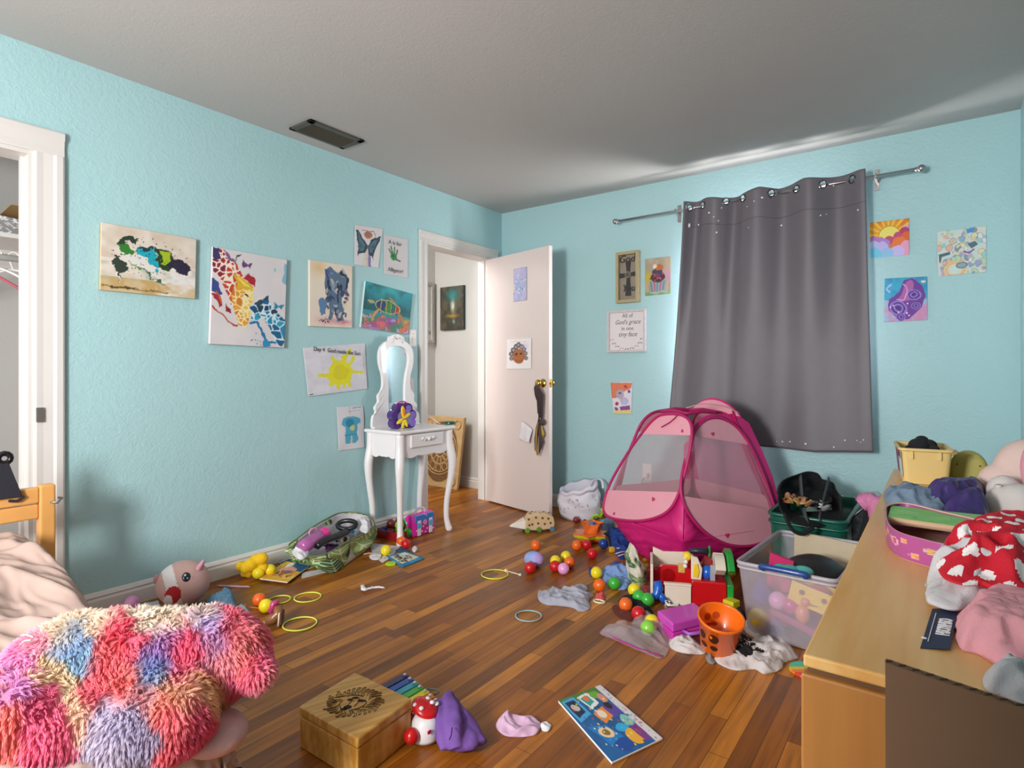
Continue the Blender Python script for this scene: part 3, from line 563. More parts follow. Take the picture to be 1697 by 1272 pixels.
# ---------------------------------------------------------------- things on the door
def dsheet(name, art, u0,z1,u1,z0, label, cat, wav=.003, seed=1, tilt=0):
    y = -.035-.002; P = [(u0,z1),(u1,z1),(u1,z0),(u0,z0)]; cx,cz=(u0+u1)/2,(z0+z1)/2
    P = [(cx+(a-cx)*math.cos(tilt)-(b-cz)*math.sin(tilt), cz+(a-cx)*math.sin(tilt)+(b-cz)*math.cos(tilt)) for a,b in P]
    cor = [dloc(a,y-wav,b) for a,b in P]; n = MD.to_3x3() @ Vector((0,-1,0))
    o = sheet(name, art, cor, .001, n, wav=wav, seed=seed); return tag(o,label,cat)
def onDoor(px,py):                                        # place on the front of the door leaf
    Mi = MD.inverted(); o = Mi @ CAM; d = Mi.to_3x3() @ ray(px,py); t = (-.035-o.y)/d.y; p = o+d*t; return p.x,p.z
a = Art(28,60,'#b9bfe0',5); a.wash('#a8b2dc','#c4bce0',5); a.splat(.5,.5,.6,34,['#e8e4f2','#6f8cd0','#c9a8d8','#e6dcb0','#8ad0d8'],.03,.07,7,1.0)
(u0,z1),(u1,z0) = onDoor(852,446),onDoor(873.5,497); dsheet('drawing', a, u0,z1,u1,z0, 'narrow blue and lilac print taped high on the open door','drawing')
a = Art(44,54,'#ece8ea',5); a.warp(.04,8)
for (x,y,r) in ((.2,.5,.1),(.2,.65,.08),(.28,.36,.11),(.4,.26,.11),(.5,.2,.1),(.72,.36,.09),(.78,.5,.09),(.8,.65,.08),(.62,.26,.1)): a.ell(x,y,r,c='#5a5254'); a.ell(x,y,r*.55,c='#a09aa0')
a.ell(.5,.58,.24,.3,0,'#a8653c'); a.ell(.4,.5,.045,.05,0,'#3a2018'); a.ell(.6,.5,.045,.05,0,'#3a2018'); a.curve([(.36,.68),(.5,.74),(.64,.68)],.02,'#7a3c22'); a.line([(.5,.55),(.5,.62)],.015,'#8a4c2c')
a.blob(.75,.25,.15,'#c0b4e0',.5); a.line([(.2,.1),(.8,.09)],.012,'#b0a8b0')
(u0,z1),(u1,z0) = onDoor(840.5,562.5),onDoor(881.5,611); dsheet('drawing', a, u0,z1,u1,z0,'white page with a smiling brown face with curly grey hair on the door','drawing')
# crumpled white paper
pp = [onDoor(*p) for p in ((868,696),(885,711),(883,733),(862,728))]; mp = MB(); ys=[-.055,-.045,-.07,-.04]
cor = [dloc(u,y,z) for (u,z),y in zip(pp,ys)]; a = Art(24,24,'#ebe8ee',3); a.wash(None,'#dcd9e2',5,.6)
o = sheet('paper', a, cor, .0008, MD.to_3x3() @ Vector((0,-1,0)), wav=.012, seed=4); tag(o,'small crumpled blank white paper stuck on the door left of the knob','paper')
# hair ties and scarf hanging from the knob
M_TIE = fab('dark_brown_cloth','#453a3c'); M_GLD = fab('gold_cloth','#b08c3c'); M_TAN = fab('tan_trim','#c9b084')
hb = empty('scarf', dloc(DW-.06,-.09,.98), 'dark brown and gold scarf and hair ties hanging from the brass door knob', 'scarf')
kx = DW-.06; s = MB()
for i,(dx,ln) in enumerate(((-.03,.12),(-.015,.22),(-.004,.27),(.008,.25),(.02,.30),(.03,.28))):
    s.tube([dloc(kx+dx*.3,-.09,.985+.015),dloc(kx+dx*.8,-.10,.95),dloc(kx+dx,-.085+.004*i,.9),dloc(kx+dx*.9,-.075,.98-ln)],[.004,.007,.008,.005],7)
s.build('ribbons', M_TIE, hb, smooth=True)
s = MB(); s.tube([dloc(kx-.002,-.075,.73),dloc(kx-.02,-.075,.66),dloc(kx-.04,-.07,.57),dloc(kx-.045,-.07,.49),dloc(kx-.02,-.07,.46)],[.008,.018,.02,.014,.005],8,flat=.5)
s.tube([dloc(kx,-.075,.72),dloc(kx+.02,-.085,.62),dloc(kx+.026,-.08,.55),dloc(kx+.0,-.075,.47)],[.01,.02,.026,.006],8,flat=.5); s.sphere(dloc(kx+.032,-.075,.70),.022,(1,1,1.1)).build('tails', M_TIE, hb, smooth=True)
s = MB(); s.tube([dloc(kx+.0,-.09,.70),dloc(kx-.01,-.095,.6),dloc(kx-.02,-.09,.5),dloc(kx-.005,-.085,.455)],[.005,.007,.007,.01],6); s.tube([dloc(kx+.01,-.07,.68),dloc(kx+.035,-.07,.61),dloc(kx+.025,-.07,.58)],[.006,.013,.004],6); s.build('gold_trim', M_GLD, hb, smooth=True)
# ---------------------------------------------------------------- back wall pictures
def frame4(name, c, w, m, par, y0, depth):     # rectangular frame on the back wall; c = x0,x1,z0,z1
    x0,x1,z0,z1 = c; f = MB()
    for aa,bb in (((x0,y0-depth,z0),(x0+w,y0,z1)),((x1-w,y0-depth,z0),(x1,y0,z1)),((x0+w,y0-depth,z0),(x1-w,y0,z0+w)),((x0+w,y0-depth,z1-w),(x1-w,y0,z1))): f.box(aa,bb)
    return f.build(name, m, par, bevel=.002)
def rect(px0,py1,px1,py0,off):
    a1,b1 = onY(px0,py1,YB-off),onY(px1,py0,YB-off); return a1.x,b1.x,b1.z,a1.z
D = .045
x0,x1,z0,z1 = rect(1020,418.5,1057.5,499.5,D)
fc = empty('framed_cross_sign', ((x0+x1)/2,YB,z0), 'tall tan framed wooden sign with a dark cross, beside the cupcake drawing', 'framed sign')
frame4('frame', (x0,x1,z0,z1), .022, mat('tan_wood_frame','#b0a17c',0.6,vary=.12,scale=20), fc, YB-.001, D)
MG = mat('weathered_grey_board','#968a7e',0.8,vary=.2,scale=14,bump=.3,bscale=60)
MB().box((x0+.02,YB-.014,z0+.02),(x1-.02,YB-.002,z1-.02)).build('board', MG, fc)
xm=(x0+x1)/2+.0; zm = z0+(z1-z0)*.55; M_CR = mat('charcoal_cross','#37383a',0.7,vary=.2,scale=60)
cr = MB()
def plank(ax,az,bx,bz,wa,wb2,yy):
    d=Vector((bx-ax,0,bz-az)).normalized(); n=Vector((-d.z,0,d.x)); A1=Vector((ax,0,az)); B1=Vector((bx,0,bz))
    q=[A1-n*wa,B1-n*wb2,B1+n*wb2,A1+n*wa]; cr.hexa([Vector((p.x,YB-.014,p.z)) for p in q]+[Vector((p.x,yy,p.z)) for p in q])
plank(xm,zm,xm,zm+.10,.010,.020,YB-.024); plank(xm,zm,xm,zm-.155,.010,.022,YB-.024); plank(xm,zm,xm-.07,zm-.004,.010,.018,YB-.0245); plank(xm,zm,xm+.07,zm+.004,.010,.018,YB-.0245)
cr.build('cross', M_CR, fc, bevel=.002)
r = MB(); r.tube([(xm+.021*math.cos(t*.393),YB-.026,zm+.021*math.sin(t*.393)) for t in range(16)],.004,6,True); r.tube([(xm+.01*math.cos(t*.523),YB-.026,zm+.01*math.sin(t*.523)) for t in range(12)],.003,6,True); r.build('medallion', MG, fc, smooth=True)
text('God', (xm-.012,YB-.0265,zm+.115),(1,0,0),(0,0,1),(0,-1,0),.075,M_CR,fc,shear=.3,sx=.95); text('You', (xm+.004,YB-.0265,zm-.10),(1,0,0),(0,0,1),(0,-1,0),.075,M_CR,fc,shear=.3,sx=.85)
# grace sign
x0,x1,z0,z1 = rect(1005.5,515,1069.5,582.5,.03)
fg = empty('framed_sign', ((x0+x1)/2,YB,z0), 'square white framed sign with lettering about a tiny face, under the cross sign','framed sign')
frame4('frame',(x0,x1,z0,z1),.018, mat('whitewashed_frame','#cfc9cc',0.6,vary=.18,scale=50), fg, YB-.001, .03)
MB().box((x0+.016,YB-.01,z0+.016),(x1-.016,YB-.002,z1-.016)).build('board', mat('sign_white','#e6dfe1',0.6,vary=.02), fg)
M_SG = mat('sign_grey_print','#55555a',0.7); xm=(x0+x1)/2; H=z1-z0
for body,fz,sz,sh in (('All of',.86,.043,0),("God's grace",.71,.047,.35),('in one',.56,.043,0),('tiny face',.42,.049,.35)):
    text(body,(xm+.005,YB-.0105,z0+H*fz),(1,0,0),(0,0,1),(0,-1,0),sz,M_SG,fg,shear=sh,sx=.9)
M_LF=mat('sage_leaf','#8a8f88',0.7); M_BL=mat('blush_print','#cfaeb0',0.7)
for k in range(9):
    t = math.pi*(1.08+.84*k/8); px_,pz_ = xm+.125*math.cos(t), z0+H*.36+.095*math.sin(t)
    for s_ in (-1,1):
        MB().sphere((px_+.01*s_,YB-.0105,pz_+.006),.010,(.9,.08,.45),8,5,R=Matrix.Rotation(.7*s_,3,'Y')).build('leaf' if k%3 else 'blossom', M_LF if k%3 else M_BL, fg)
# cupcake drawing
a = Art(42,60,'#a8997e',4); a.wash('#a59784','#b7a48a',4); a.blob(.1,.5,.25,'#c8b020',.9); a.blob(.85,.5,.3,'#c890b0',.8); a.wash('#6f9a62','#8fae7c',5,y0=.9); a.warp(.04,9)
a.poly([(.16,.62),(.86,.6),(.76,.92),(.3,.94)],'#8fa0a8'); 
for k in range(5): a.poly([(.2+k*.13,.64),(.27+k*.13,.63),(.31+k*.1,.92),(.26+k*.1,.92)],'#b8607a' if k%2 else '#5f8a94')
a.ell(.5,.52,.28,.2,0,'#43262c'); a.ell(.48,.38,.2,.16,0,'#3a3a5c'); a.ell(.56,.26,.16,.12,0,'#b86a34'); a.ell(.38,.22,.08,.08,0,'#e4d4c8'); a.splat(.5,.5,.25,24,['#c8506a','#5a3a70','#8a3a2c'],.02,.04,7)
a.ell(.2,.55,.05,.03,0,'#4a3020'); a.line([(.2,.94),(.9,.92)],.05,'#a8b8b4')
x0,x1,z0,z1 = rect(1069.5,429.5,1111.5,487,.003)
o = sheet('drawing', a, [Vector((x0,YB-.003,z1)),Vector((x1,YB-.003,z1)),Vector((x1,YB-.003,z0+.004)),Vector((x0,YB-.003,z0))], .001, NB, wav=.003, seed=3); tag(o,'colourful stacked cupcake drawing between the cross sign and the curtain','drawing')
# small torn colouring
a = Art(36,54,'#e3e0ea',4); a.poly([(0,0),(1,.03),(.95,.2),(.6,.3),(.2,.5),(0,.5)],'#e07c5a'); a.warp(.04,8); a.poly([(.05,.88),(.95,.86),(1,1),(0,1)],'#e8d080'); a.ell(.42,.38,.2,.22,0,'#b0a8c0'); a.ell(.42,.34,.07,.04,0,'#7a3a4a'); a.ell(.62,.6,.2,.18,0,'#cfa8cc'); a.ell(.62,.62,.12,.12,0,'#a8c4e0'); a.poly([(.35,.78),(.92,.74),(.94,.86),(.4,.9)],'#8a4a90'); a.ell(.22,.68,.09,.08,0,'#b82848'); a.ell(.18,.84,.09,.08,0,'#7a50a0'); a.ell(.86,.3,.07,.07,0,'#5a4aa0'); a.ell(.7,.14,.08,.07,0,'#c83c3c')
o = sheet('drawing', a, wallB([(1012,634),(1048,632.5),(1046.5,685.5),(1017,685)],.003), .001, NB, wav=.004, seed=5); tag(o,'small torn colouring page with hearts, lowest on the back wall','drawing')
# sunrise
a = Art(66,62,'#e9a23a',4); a.wash('#e8a02c','#e07a24',4)
for k in range(9): t=math.pi*(1.05+.9*k/8); a.poly([(.48,.42),(.48+.9*math.cos(t-.07),.42+.9*math.sin(t-.07)),(.48+.9*math.cos(t+.07),.42+.9*math.sin(t+.07))],'#efc430')
a.ell(.5,.42,.28,.26,0,'#b07a2c'); a.ell(.5,.42,.265,.245,0,'#ecdf6c'); a.warp(.03,9)
for (x,y,r,c) in ((.95,.3,.12,'#d8a8d0'),(.9,.38,.14,'#b8386a'),(.72,.48,.13,'#c04878'),(.5,.55,.12,'#c04878'),(.95,.55,.18,'#e0642c'),(.75,.66,.18,'#e87838'),(.1,.48,.1,'#b078c0'),(.25,.55,.12,'#b078c0'),(.4,.62,.12,'#a880cc'),(.1,.7,.16,'#b8c0ec'),(.3,.75,.18,'#bcb0e8'),(.95,.8,.2,'#e8a0c0'),(.7,.9,.18,'#c8b8f0'),(.45,.92,.16,'#90c0e8'),(.1,.92,.2,'#70c8e4')): a.ell(x,y,r,c=c)
o = sheet('drawing', a, wallB([(1441.5,369.5),(1506.5,361.5),(1507,421.5),(1442,428)],.003), .001, NB, wav=.003, seed=6); tag(o,'orange sunrise over purple clouds picture, right of the curtain top','drawing')
# pastel doodles
a = Art(82,82,'#cfe0dc',14); a.wash('#c6dcda','#e2d8cc',7)
q = random.Random(21)
for k in range(90):
    x,y,r = q.random(),q.random(),q.uniform(.025,.075); c=q.choice(['#8fb0c8','#a8a0cc','#e6b8a0','#b8d8b4','#e8d8a8','#d8a8c0','#7f9cb0','#9ccfd4','#e4e0e4']); e=r*q.uniform(.5,1); t=q.uniform(0,3)
    a.ell(x,y,r*1.12,e*1.12,t,'#6a7c8c',.8); a.ell(x,y,r,e,t,c)
for c,rr in (('#e8c890',.24),('#e8b898',.2),('#e0d8b0',.16),('#cfe0dc',.12)): a.ell(.36,.88,rr,rr*.8,0,c)
a.ell(.5,.8,.12,.07,0,'#4a6474'); a.ell(.5,.8,.10,.055,0,'#8fa8b4'); a.poly([(.02,.52),(.26,.48),(.26,.54),(.08,.58),(.06,.7),(.03,.7)],'#4a6474'); a.poly([(.6,.02),(.76,.02),(.74,.1),(.62,.12)],'#4a90d0'); a.poly([(.62,.34),(.78,.3),(.84,.38),(.7,.46)],'#56707c'); a.curve([(.55,.5),(.65,.54),(.75,.48)],.03,'#7a4a9a')
o = sheet('drawing', a, wallB([(1553,383.5),(1634.5,374),(1634.5,450.5),(1555,458)],.003), .001, NB, wav=.003, seed=7); tag(o,'square pastel doodle picture, farthest right on the back wall','drawing')
# purple swirls
a = Art(74,76,'#3aa0c8',14); a.wash('#38a8cc','#2c8cc0',5,y1=.5); a.wash('#d08cb8','#9cbcd8',5,y0=.5); a.warp(.03,8); a.curve([(.16,.16),(.06,.24),(.14,.32)],.04,'#a8c0f0')
a.poly([(.46,.06),(.66,.02),(.86,.16),(.96,.4),(.86,.7),(.6,.95),(.36,.98),(.1,.72),(.1,.5),(.36,.3)],'#6a3a98'); a.poly([(.5,.1),(.64,.06),(.7,.2),(.62,.4),(.66,.5),(.4,.55),(.3,.5),(.42,.36),(.46,.2)],'#b060a8')
for cx_,cy_,rr in ((.34,.7,.22),(.7,.4,.16),(.4,.9,.12),(.74,.66,.1)):
    for k in range(4): a.ell(cx_,cy_,rr*(1-.22*k),rr*(.8-.18*k),.3,'#9a78d0' if k%2==0 else '#4a2a80')
for k in range(6): a.ell(q.uniform(.15,.9),q.uniform(.55,.95),.02,c='#f0d0f0')
a.curve([(.45,.15),(.55,.3),(.45,.5),(.3,.5)],.025,'#d8a8d8'); a.ell(.92,.1,.05,.03,0,'#e8e0b0')
o = sheet('drawing', a, wallB([(1466,461.5),(1536.5,458),(1537,530),(1464.5,533.5)],.003), .001, NB, wav=.003, seed=8); tag(o,'purple swirling mane picture on a blue ground, lowest right of the curtain','drawing')
# ---------------------------------------------------------------- curtain rod, curtain
RY = YB-.085; pa, pb = onY(1020,367,RY), onY(1527,279,RY); pa.y=pb.y=RY
M_NI = mat('brushed_nickel','#a7a5a6',0.3,0.9)
rod = empty('curtain_rod', (pa+pb)/2, 'brushed nickel curtain rod with ball ends on the back wall', 'curtain rod')
pm = pa.lerp(pb,.52)
MB().cyl(pa,pm,.0075).cyl(pm,pb,.0095).build('pole', M_NI, rod, smooth=True)
for p_,s_ in ((pa,-1),(pb,1)): MB().sphere(p_,.021,n=16).cyl(p_,p_-(pb-pa).normalized()*(-.03*-s_),.012).build('finial', M_NI, rod, smooth=True)
for px_ in (1119,1451):
    t = onY(px_,300,RY).x; p_ = pa.lerp(pb,(t-pa.x)/(pb.x-pa.x))
    MB().box((p_.x-.012,YB-.006,p_.z-.06),(p_.x+.012,YB-.0005,p_.z+.06)).box((p_.x-.006,RY-.008,p_.z-.016),(p_.x+.006,YB-.004,p_.z-.008)).tube([(p_.x,RY+.013*math.cos(k*.5),p_.z+.013*math.sin(k*.5)) for k in range(12)],.003,6,True).build('bracket', M_NI, rod)
# curtain sheet: pixel outline taken at the rod's depth; eight grommets threaded by the rod
cur = empty('curtain', (pa.lerp(pb,.5).x, RY, 1.0), 'grey blackout curtain with metal grommets hanging over the back wall window', 'curtain')
GR_PX = [(1145,349),(1167,345),(1205,340),(1233,334),(1280,326),(1321,319),(1365,311),(1413,302)]
def rodp(px_): t = onY(px_,300,RY).x; return pa.lerp(pb,(t-pa.x)/(pb.x-pa.x))
grx = [rodp(p[0]).x for p in GR_PX]
xl, xr = onY(1138,340,RY).x, onY(1436,300,RY).x
topz = lambda x: np.interp(x,[onY(p,0,RY).x for p in (1138,1175,1200,1225,1262,1290,1335,1360,1436)],[onY(1300,0,RY).z*0+onY(p,y,RY).z for p,y in ((1138,337),(1175,330),(1200,330),(1225,325),(1262,313),(1290,313),(1335,299),(1360,297),(1436,284))])
bl_, br_ = onY(1110,684,RY-.02), onY(1448,749,RY-.02)
NU,NV = 150,110; vs=[];fs=[]
def curt(u,v):
    # wave: between successive pairs of grommets the cloth swings in front of / behind the rod
    x = xl+(xr-xl)*u; zt = float(topz(x)); k = np.interp(x,[xl]+grx+[xr],[-0.5,0,1,2,3,4,5,6,7,7.6]); amp = .034*(1-.75*min(1,v*1.6))
    yy = RY-.028+amp*math.cos(math.pi*(k+.5))*-1 + .012*math.sin(u*9+v*3)*v
    xb = bl_.x+(br_.x-bl_.x)*u; zb = 0.745 + (bl_.z-.745)*0; zb = np.interp(u,[0,.5,.75,1],[onY(1110,686,RY).z-.0, onY(1275,740,RY).z, onY(1370,749,RY).z, onY(1448,748,RY).z])
    e = v**1.15; z = zt+(zb-zt)*v; xx = x+(xb-x)*e
    return Vector((xx,min(yy+.0*v,YB-.012),z))
me_pts = [[curt(i/NU,j/NV) for i in range(NU+1)] for j in range(NV+1)]
gz = [rodp(p[0]).z for p in GR_PX]
def hole(p): return any((p.x-gx)**2+(p.z-zz_)**2 < .0205**2 for gx,zz_ in zip(grx,gz))
cb = MB(); cb.v=[p for r in me_pts for p in r]; W_=NU+1
# finer local grid would be wasteful: faces inside a grommet are left out and the ring covers the edge
for j in range(NV):
    for i in range(NU):
        c_ = (me_pts[j][i]+me_pts[j+1][i+1])/2
        if j < 22 and hole(c_): continue
        cb.f.append((j*W_+i,j*W_+i+1,(j+1)*W_+i+1,(j+1)*W_+i)); cb.c.append(None)
M_CUR = mat('blackout_grey_fabric','#6c666e',0.42,vary=.05,scale=20,bump=.12,bscale=900)
cb.build('cloth', M_CUR, cur, smooth=True, solid=.0015)
for gx,zz_ in zip(grx,gz):
    y_ = min(me_pts[6],key=lambda p:abs(p.x-gx)).y; i_ = min(range(NU),key=lambda i:abs(me_pts[6][i].x-gx)); tn = (me_pts[6][min(i_+2,NU)]-me_pts[6][max(i_-2,0)]); tn.z=0; tn.normalize()
    c_=Vector((gx,y_,zz_)); MB().tube([c_+tn*(.0215*math.cos(k*.3142))+Vector((0,0,.0215*math.sin(k*.3142))) for k in range(20)],.0045,8,True).build('grommet', mat('dark_nickel','#5a595b',.3,.9), cur, smooth=True)
# hems, painted dots and the little label
hm = MB(); rr_ = random.Random(4); dots = MB()
for k in range(26):
    u = rr_.random(); v = rr_.uniform(.03,.16) if k<16 else 0; u = u if k<16 else rr_.uniform(.5,.98); v = v if k<16 else rr_.uniform(.955,.985)
    p = curt(u,v); dots.sphere((p.x,p.y-.002,p.z),rr_.choice([.003,.0045,.006]),(1,.2,1),8,5)
dots.build('printed_dots', mat('white_dots','#e8e6ea',.5), cur)
hp = [curt(i/60,.115) for i in range(61)]; MB().tube([p+Vector((0,-.0012,0)) for p in hp],.0012,4).build('seam', mat('seam_grey','#4c494e',.7), cur)
p = curt(.03,.11); MB().box((p.x-.012,p.y-.004,p.z-.012),(p.x+.012,p.y-.002,p.z+.012)).build('care_label', mat('label_white','#d8d6d8',.6), cur)
# outlet with a plugged cord, seen through the tent netting
p = onY(1073,782,YB); ou = empty('wall_outlet', p, 'white wall outlet with a plug, seen through the left netting of the pink tent','outlet')
MB().box((p.x-.036,YB-.006,p.z-.06),(p.x+.036,YB,p.z+.06)).build('cover_plate', M_PL, ou, bevel=.002)
pc = empty('power_cord', (p.x,YB-.03,p.z-.02),'cord with a white plug hanging from the outlet behind the tent','cord')
MB().box((p.x-.02,YB-.05,p.z-.035),(p.x+.018,YB-.007,p.z+.0)).build('plug', M_PL, pc, bevel=.006)
MB().tube(smooth_path([(p.x-.01,YB-.04,p.z-.035),(p.x-.03,YB-.045,p.z-.09),(p.x-.03,YB-.04,p.z-.16),(p.x-.05,YB-.04,.012),(p.x-.35,YB-.04,.01)],6),.003,6).build('wire', mat('dark_cord','#3a3a3c',.5), pc, smooth=True)
# ---------------------------------------------------------------- cloth and soft shapes
def nz(p, s, seed=0): return noise.noise(Vector((p[0]*s+seed*7.3, p[1]*s-seed*3.1, (p[2] if len(p)>2 else 0)*s+seed*1.7)))
def ridge(p, s, seed, dirv=(1,0.35)):
    # long soft folds across dirv with some tangling
    a = (p[0]*dirv[0]+p[1]*dirv[1])*s + 1.3*nz(p,s*0.35,seed); b = nz(p,s*0.6,seed+3)
    return 0.6*(abs(math.sin(a*2.2))+.02)**.75 + 0.4*min(1,abs(b)*2.2)
def heap(name, px, zb, H, m, label=None, cat=None, seed=1, fs=14, dirv=(1,.35), parent=None, k=0, rings=0, group=None, edge=.006, plane=None, sub=0, under=0):
    """crumpled cloth: an irregular outline with crossing creases that die out at the hem"""
    z = zb+(H*.35 if plane is None else plane); q=random.Random(seed*31+7)
    P = [onZ(x,y,z) for x,y in px] if len(px[0])==2 else [Vector(p) for p in px]
    loop = smooth_path([(p.x,p.y) for p in P], 10, True)[:-1]
    n = len(loop); acc=[0]
    for i in range(n): acc.append(acc[-1]+math.dist(loop[i],loop[(i+1)%n]))
    per=acc[-1]; k = k or max(64,min(220,int(per/.0045))); rings = rings or max(16,min(60,int(per/.016)))
    L_=[]
    for i in range(k):
        d=per*i/k; j=max(0,np.searchsorted(acc,d,side='right')-1); f=(d-acc[j])/max(1e-9,acc[j+1]-acc[j]); a,b=loop[j%n],loop[(j+1)%n]; L_.append((a[0]+(b[0]-a[0])*f,a[1]+(b[1]-a[1])*f))
    cx=sum(p[0] for p in L_)/k; cy=sum(p[1] for p in L_)/k; sz=max(max(p[0] for p in L_)-min(p[0] for p in L_),max(p[1] for p in L_)-min(p[1] for p in L_))
    base=math.atan2(dirv[1],dirv[0]); folds=[]
    for _ in range(max(7,min(26,int(sz*75)))):
        a,b=q.choice(L_); t=q.random()**.6; th=base+q.gauss(0,.7)+(1.4 if q.random()<.25 else 0)
        folds.append((cx+(a-cx)*t,cy+(b-cy)*t,math.cos(th),math.sin(th),q.uniform(.15,.42)*sz,q.uniform(.05,.11)*min(sz,.22),q.uniform(.35,1.0)))
    def hgt(X,Y):
        wx=X+.012*nz((X,Y),16,seed); wy=Y+.012*nz((X,Y),16,seed+1); h=0
        for fx,fy,c_,s_,ln,wd,am in folds:
            dx,dy=wx-fx,wy-fy; al=(dx*c_+dy*s_)/ln; ac=(-dx*s_+dy*c_)/wd
            if abs(al)<2 and abs(ac)<3: h=max(h,0)+am*math.exp(-al*al)*(1/(1+(ac*ac)*2.2))*.55
        return .10+min(1.15,h)+.10*abs(nz((X,Y),55,seed+2))
    mb=MB(); vs=[]
    for r in range(rings,0,-1):
        t=r/rings
        for i,(x,y) in enumerate(L_):
            X=cx+(x-cx)*t; Y=cy+(y-cy)*t; env=(1-t**5)**.8; w=.005*nz((X,Y),45,seed); vs.append((X+w,Y-w,zb+edge*(.5+abs(nz((X,Y),25,seed+5)))+H*env*hgt(X,Y)+.25*H*(1-env)*max(0,nz((X,Y),30,seed+6))))
    vs.append((cx,cy,sum(v[2] for v in vs[-k:])/k))
    fs_=[]
    for r in range(rings-1):
        for i in range(k): a=r*k+i; b=r*k+(i+1)%k; fs_.append((a,b,b+k,a+k))
    l=(rings-1)*k
    for i in range(k): fs_.append((l+i,l+(i+1)%k,len(vs)-1))
    b0=len(vs)
    for i,(x,y) in enumerate(L_): vs.append((x*.995+cx*.005,y*.995+cy*.005,zb+.0008))
    for i in range(k): fs_.append(((i+1)%k,i,b0+i,b0+(i+1)%k))
    fs_.append(tuple(b0+i for i in range(k)))
    mb.add(vs,fs_); o=mb.build(name,m,parent,smooth=True)
    if cat: tag(o,label,cat,group)
    return o
def remesh(mb, name, m, parent=None, vox=.006, sm=4, keep=True):
    o=mb.build('tmp',m); q=o.modifiers.new('r','REMESH'); q.mode='VOXEL'; q.voxel_size=vox; q.use_smooth_shade=True
    q=o.modifiers.new('s','SMOOTH'); q.iterations=sm; q.factor=.6; bpy.context.view_layer.update()
    me=bpy.data.meshes.new_from_object(o.evaluated_get(bpy.context.evaluated_depsgraph_get())); bpy.data.objects.remove(o)
    me.name=name
    if parent: me.transform(wm(parent).inverted())
    ob=bpy.data.objects.new(name,me); C.objects.link(ob); ob.parent=parent; me.materials.clear(); me.materials.append(m)
    me.polygons.foreach_set('use_smooth',[True]*len(me.polygons)); return ob
# ---------------------------------------------------------------- vanity table
VX0,VX1,VY0,VY1,VZ=.03,.37,2.475,2.99,.714
M_VW=mat('vanity_white_lacquer','#f2f0f2',0.3,vary=.02,coat=.2)
va=empty('vanity_table',((VX0+VX1)/2,(VY0+VY1)/2,0),'white child vanity table with curved legs and an oval mirror','vanity table')
MB().box((VX0,VY0,VZ-.022),(VX1,VY1,VZ)).build('tabletop',M_VW,va,bevel=.008,seg=3)
def apron(p0,p1,nrm,name):
    u=(Vector(p1)-Vector(p0)); ln=u.length; u.normalize(); zt=VZ-.022
    pts=[(0,zt),(0,.53)]
    for i in range(1,30):
        s=i/30; q=abs(s-.5)*2; d=.555+.02*math.cos(q*math.pi*1.5+.3)*(1) - (.03 if q<.35 else 0)*math.cos(q/.35*math.pi/2); pts.append((s*ln,d))
    pts+=[(ln,.53),(ln,zt)]
    return MB().prism(pts,p0,u,(0,0,1),nrm,-.012,0).build(name,M_VW,va,bevel=.002)
ax,ay=.035,.035
apron((VX1-.03,VY0+ay,0),(VX1-.03,VY1-ay,0),(1,0,0),'front_apron'); apron((VX0+ax,VY0+.025,0),(VX1-ax-.01,VY0+.025,0),(0,-1,0),'side_apron'); apron((VX0+ax,VY1-.025,0),(VX1-ax-.01,VY1-.025,0),(0,1,0),'side_apron'); apron((VX0+.01,VY0+ay,0),(VX0+.01,VY1-ay,0),(-1,0,0),'rear_apron')
for lx,sx in ((VX0+.03,-.25),(VX1-.038,1)):
    for ly,sy in ((VY0+.035,-1),(VY1-.035,1)):
        d=Vector((sx,sy,0))*.5; pth=[];rr=[]
        for zq,off,r in ((VZ-.02,0,.024),(.60,0,.025),(.54,.02,.026),(.48,.034,.025),(.40,.028,.021),(.30,.005,.018),(.20,-.018,.0165),(.10,-.022,.016),(.04,-.008,.018),(.012,.004,.020),(0,.006,.016)):
            pth.append(Vector((lx,ly,zq))+d*off); rr.append(r)
        pp=smooth_path([tuple(p)+(r,) for p,r in zip(pth,rr)],4)
        MB().tube([p[:3] for p in pp],[p[3]*1.15 for p in pp],8,up=(1,.0,0)).build('leg',M_VW,va,smooth=True)
dr=MB().box((VX1-.03,VY0+.11,.60),(VX1-.014,VY1-.11,VZ-.03)).build('drawer',M_VW,va,bevel=.006)
dm=(VY0+VY1)/2; kb=MB(); kb.sphere((VX1-.004,dm,.648),.012)
for s in (-1,1):
    for j,(dy,dz,r) in enumerate(((.018,.004,.008),(.034,-.003,.008),(.048,.006,.009),(.058,.0,.005))): kb.sphere((VX1-.009,dm+s*dy,.648+dz),r,(.8,1.2,1),10,6)
kb.build('handle',M_VW,dr,smooth=True)
# mirror
yc=dm-.02; mxx=.075
def half(pts,k): 
    sp=smooth_path(pts,12); acc=[0]
    for a,b in zip(sp,sp[1:]): acc.append(acc[-1]+math.dist(a,b))
    return [(float(np.interp(acc[-1]*i/(k-1),acc,[p[0] for p in sp])),float(np.interp(acc[-1]*i/(k-1),acc,[p[1] for p in sp]))) for i in range(k)]
K=60
outer=half([(0,VZ),(.14,VZ),(.205,VZ),(.205,.79),(.178,.815),(.188,.85),(.158,.885),(.162,.925),(.132,.96),(.122,1.0),(.126,1.06),(.147,1.12),(.155,1.18),(.142,1.24),(.10,1.28),(.07,1.29),(.065,1.315),(.035,1.33),(0,1.335)],K)
inner=half([(0,.80),(.05,.80),(.07,.815),(.074,.90),(.074,.98),(.085,1.06),(.104,1.13),(.108,1.18),(.09,1.225),(.05,1.25),(0,1.255)],K)
fr=MB(); vs=[]
full=lambda h:[(y,z) for y,z in h]+[(-y,z) for y,z in reversed(h[1:-1])]
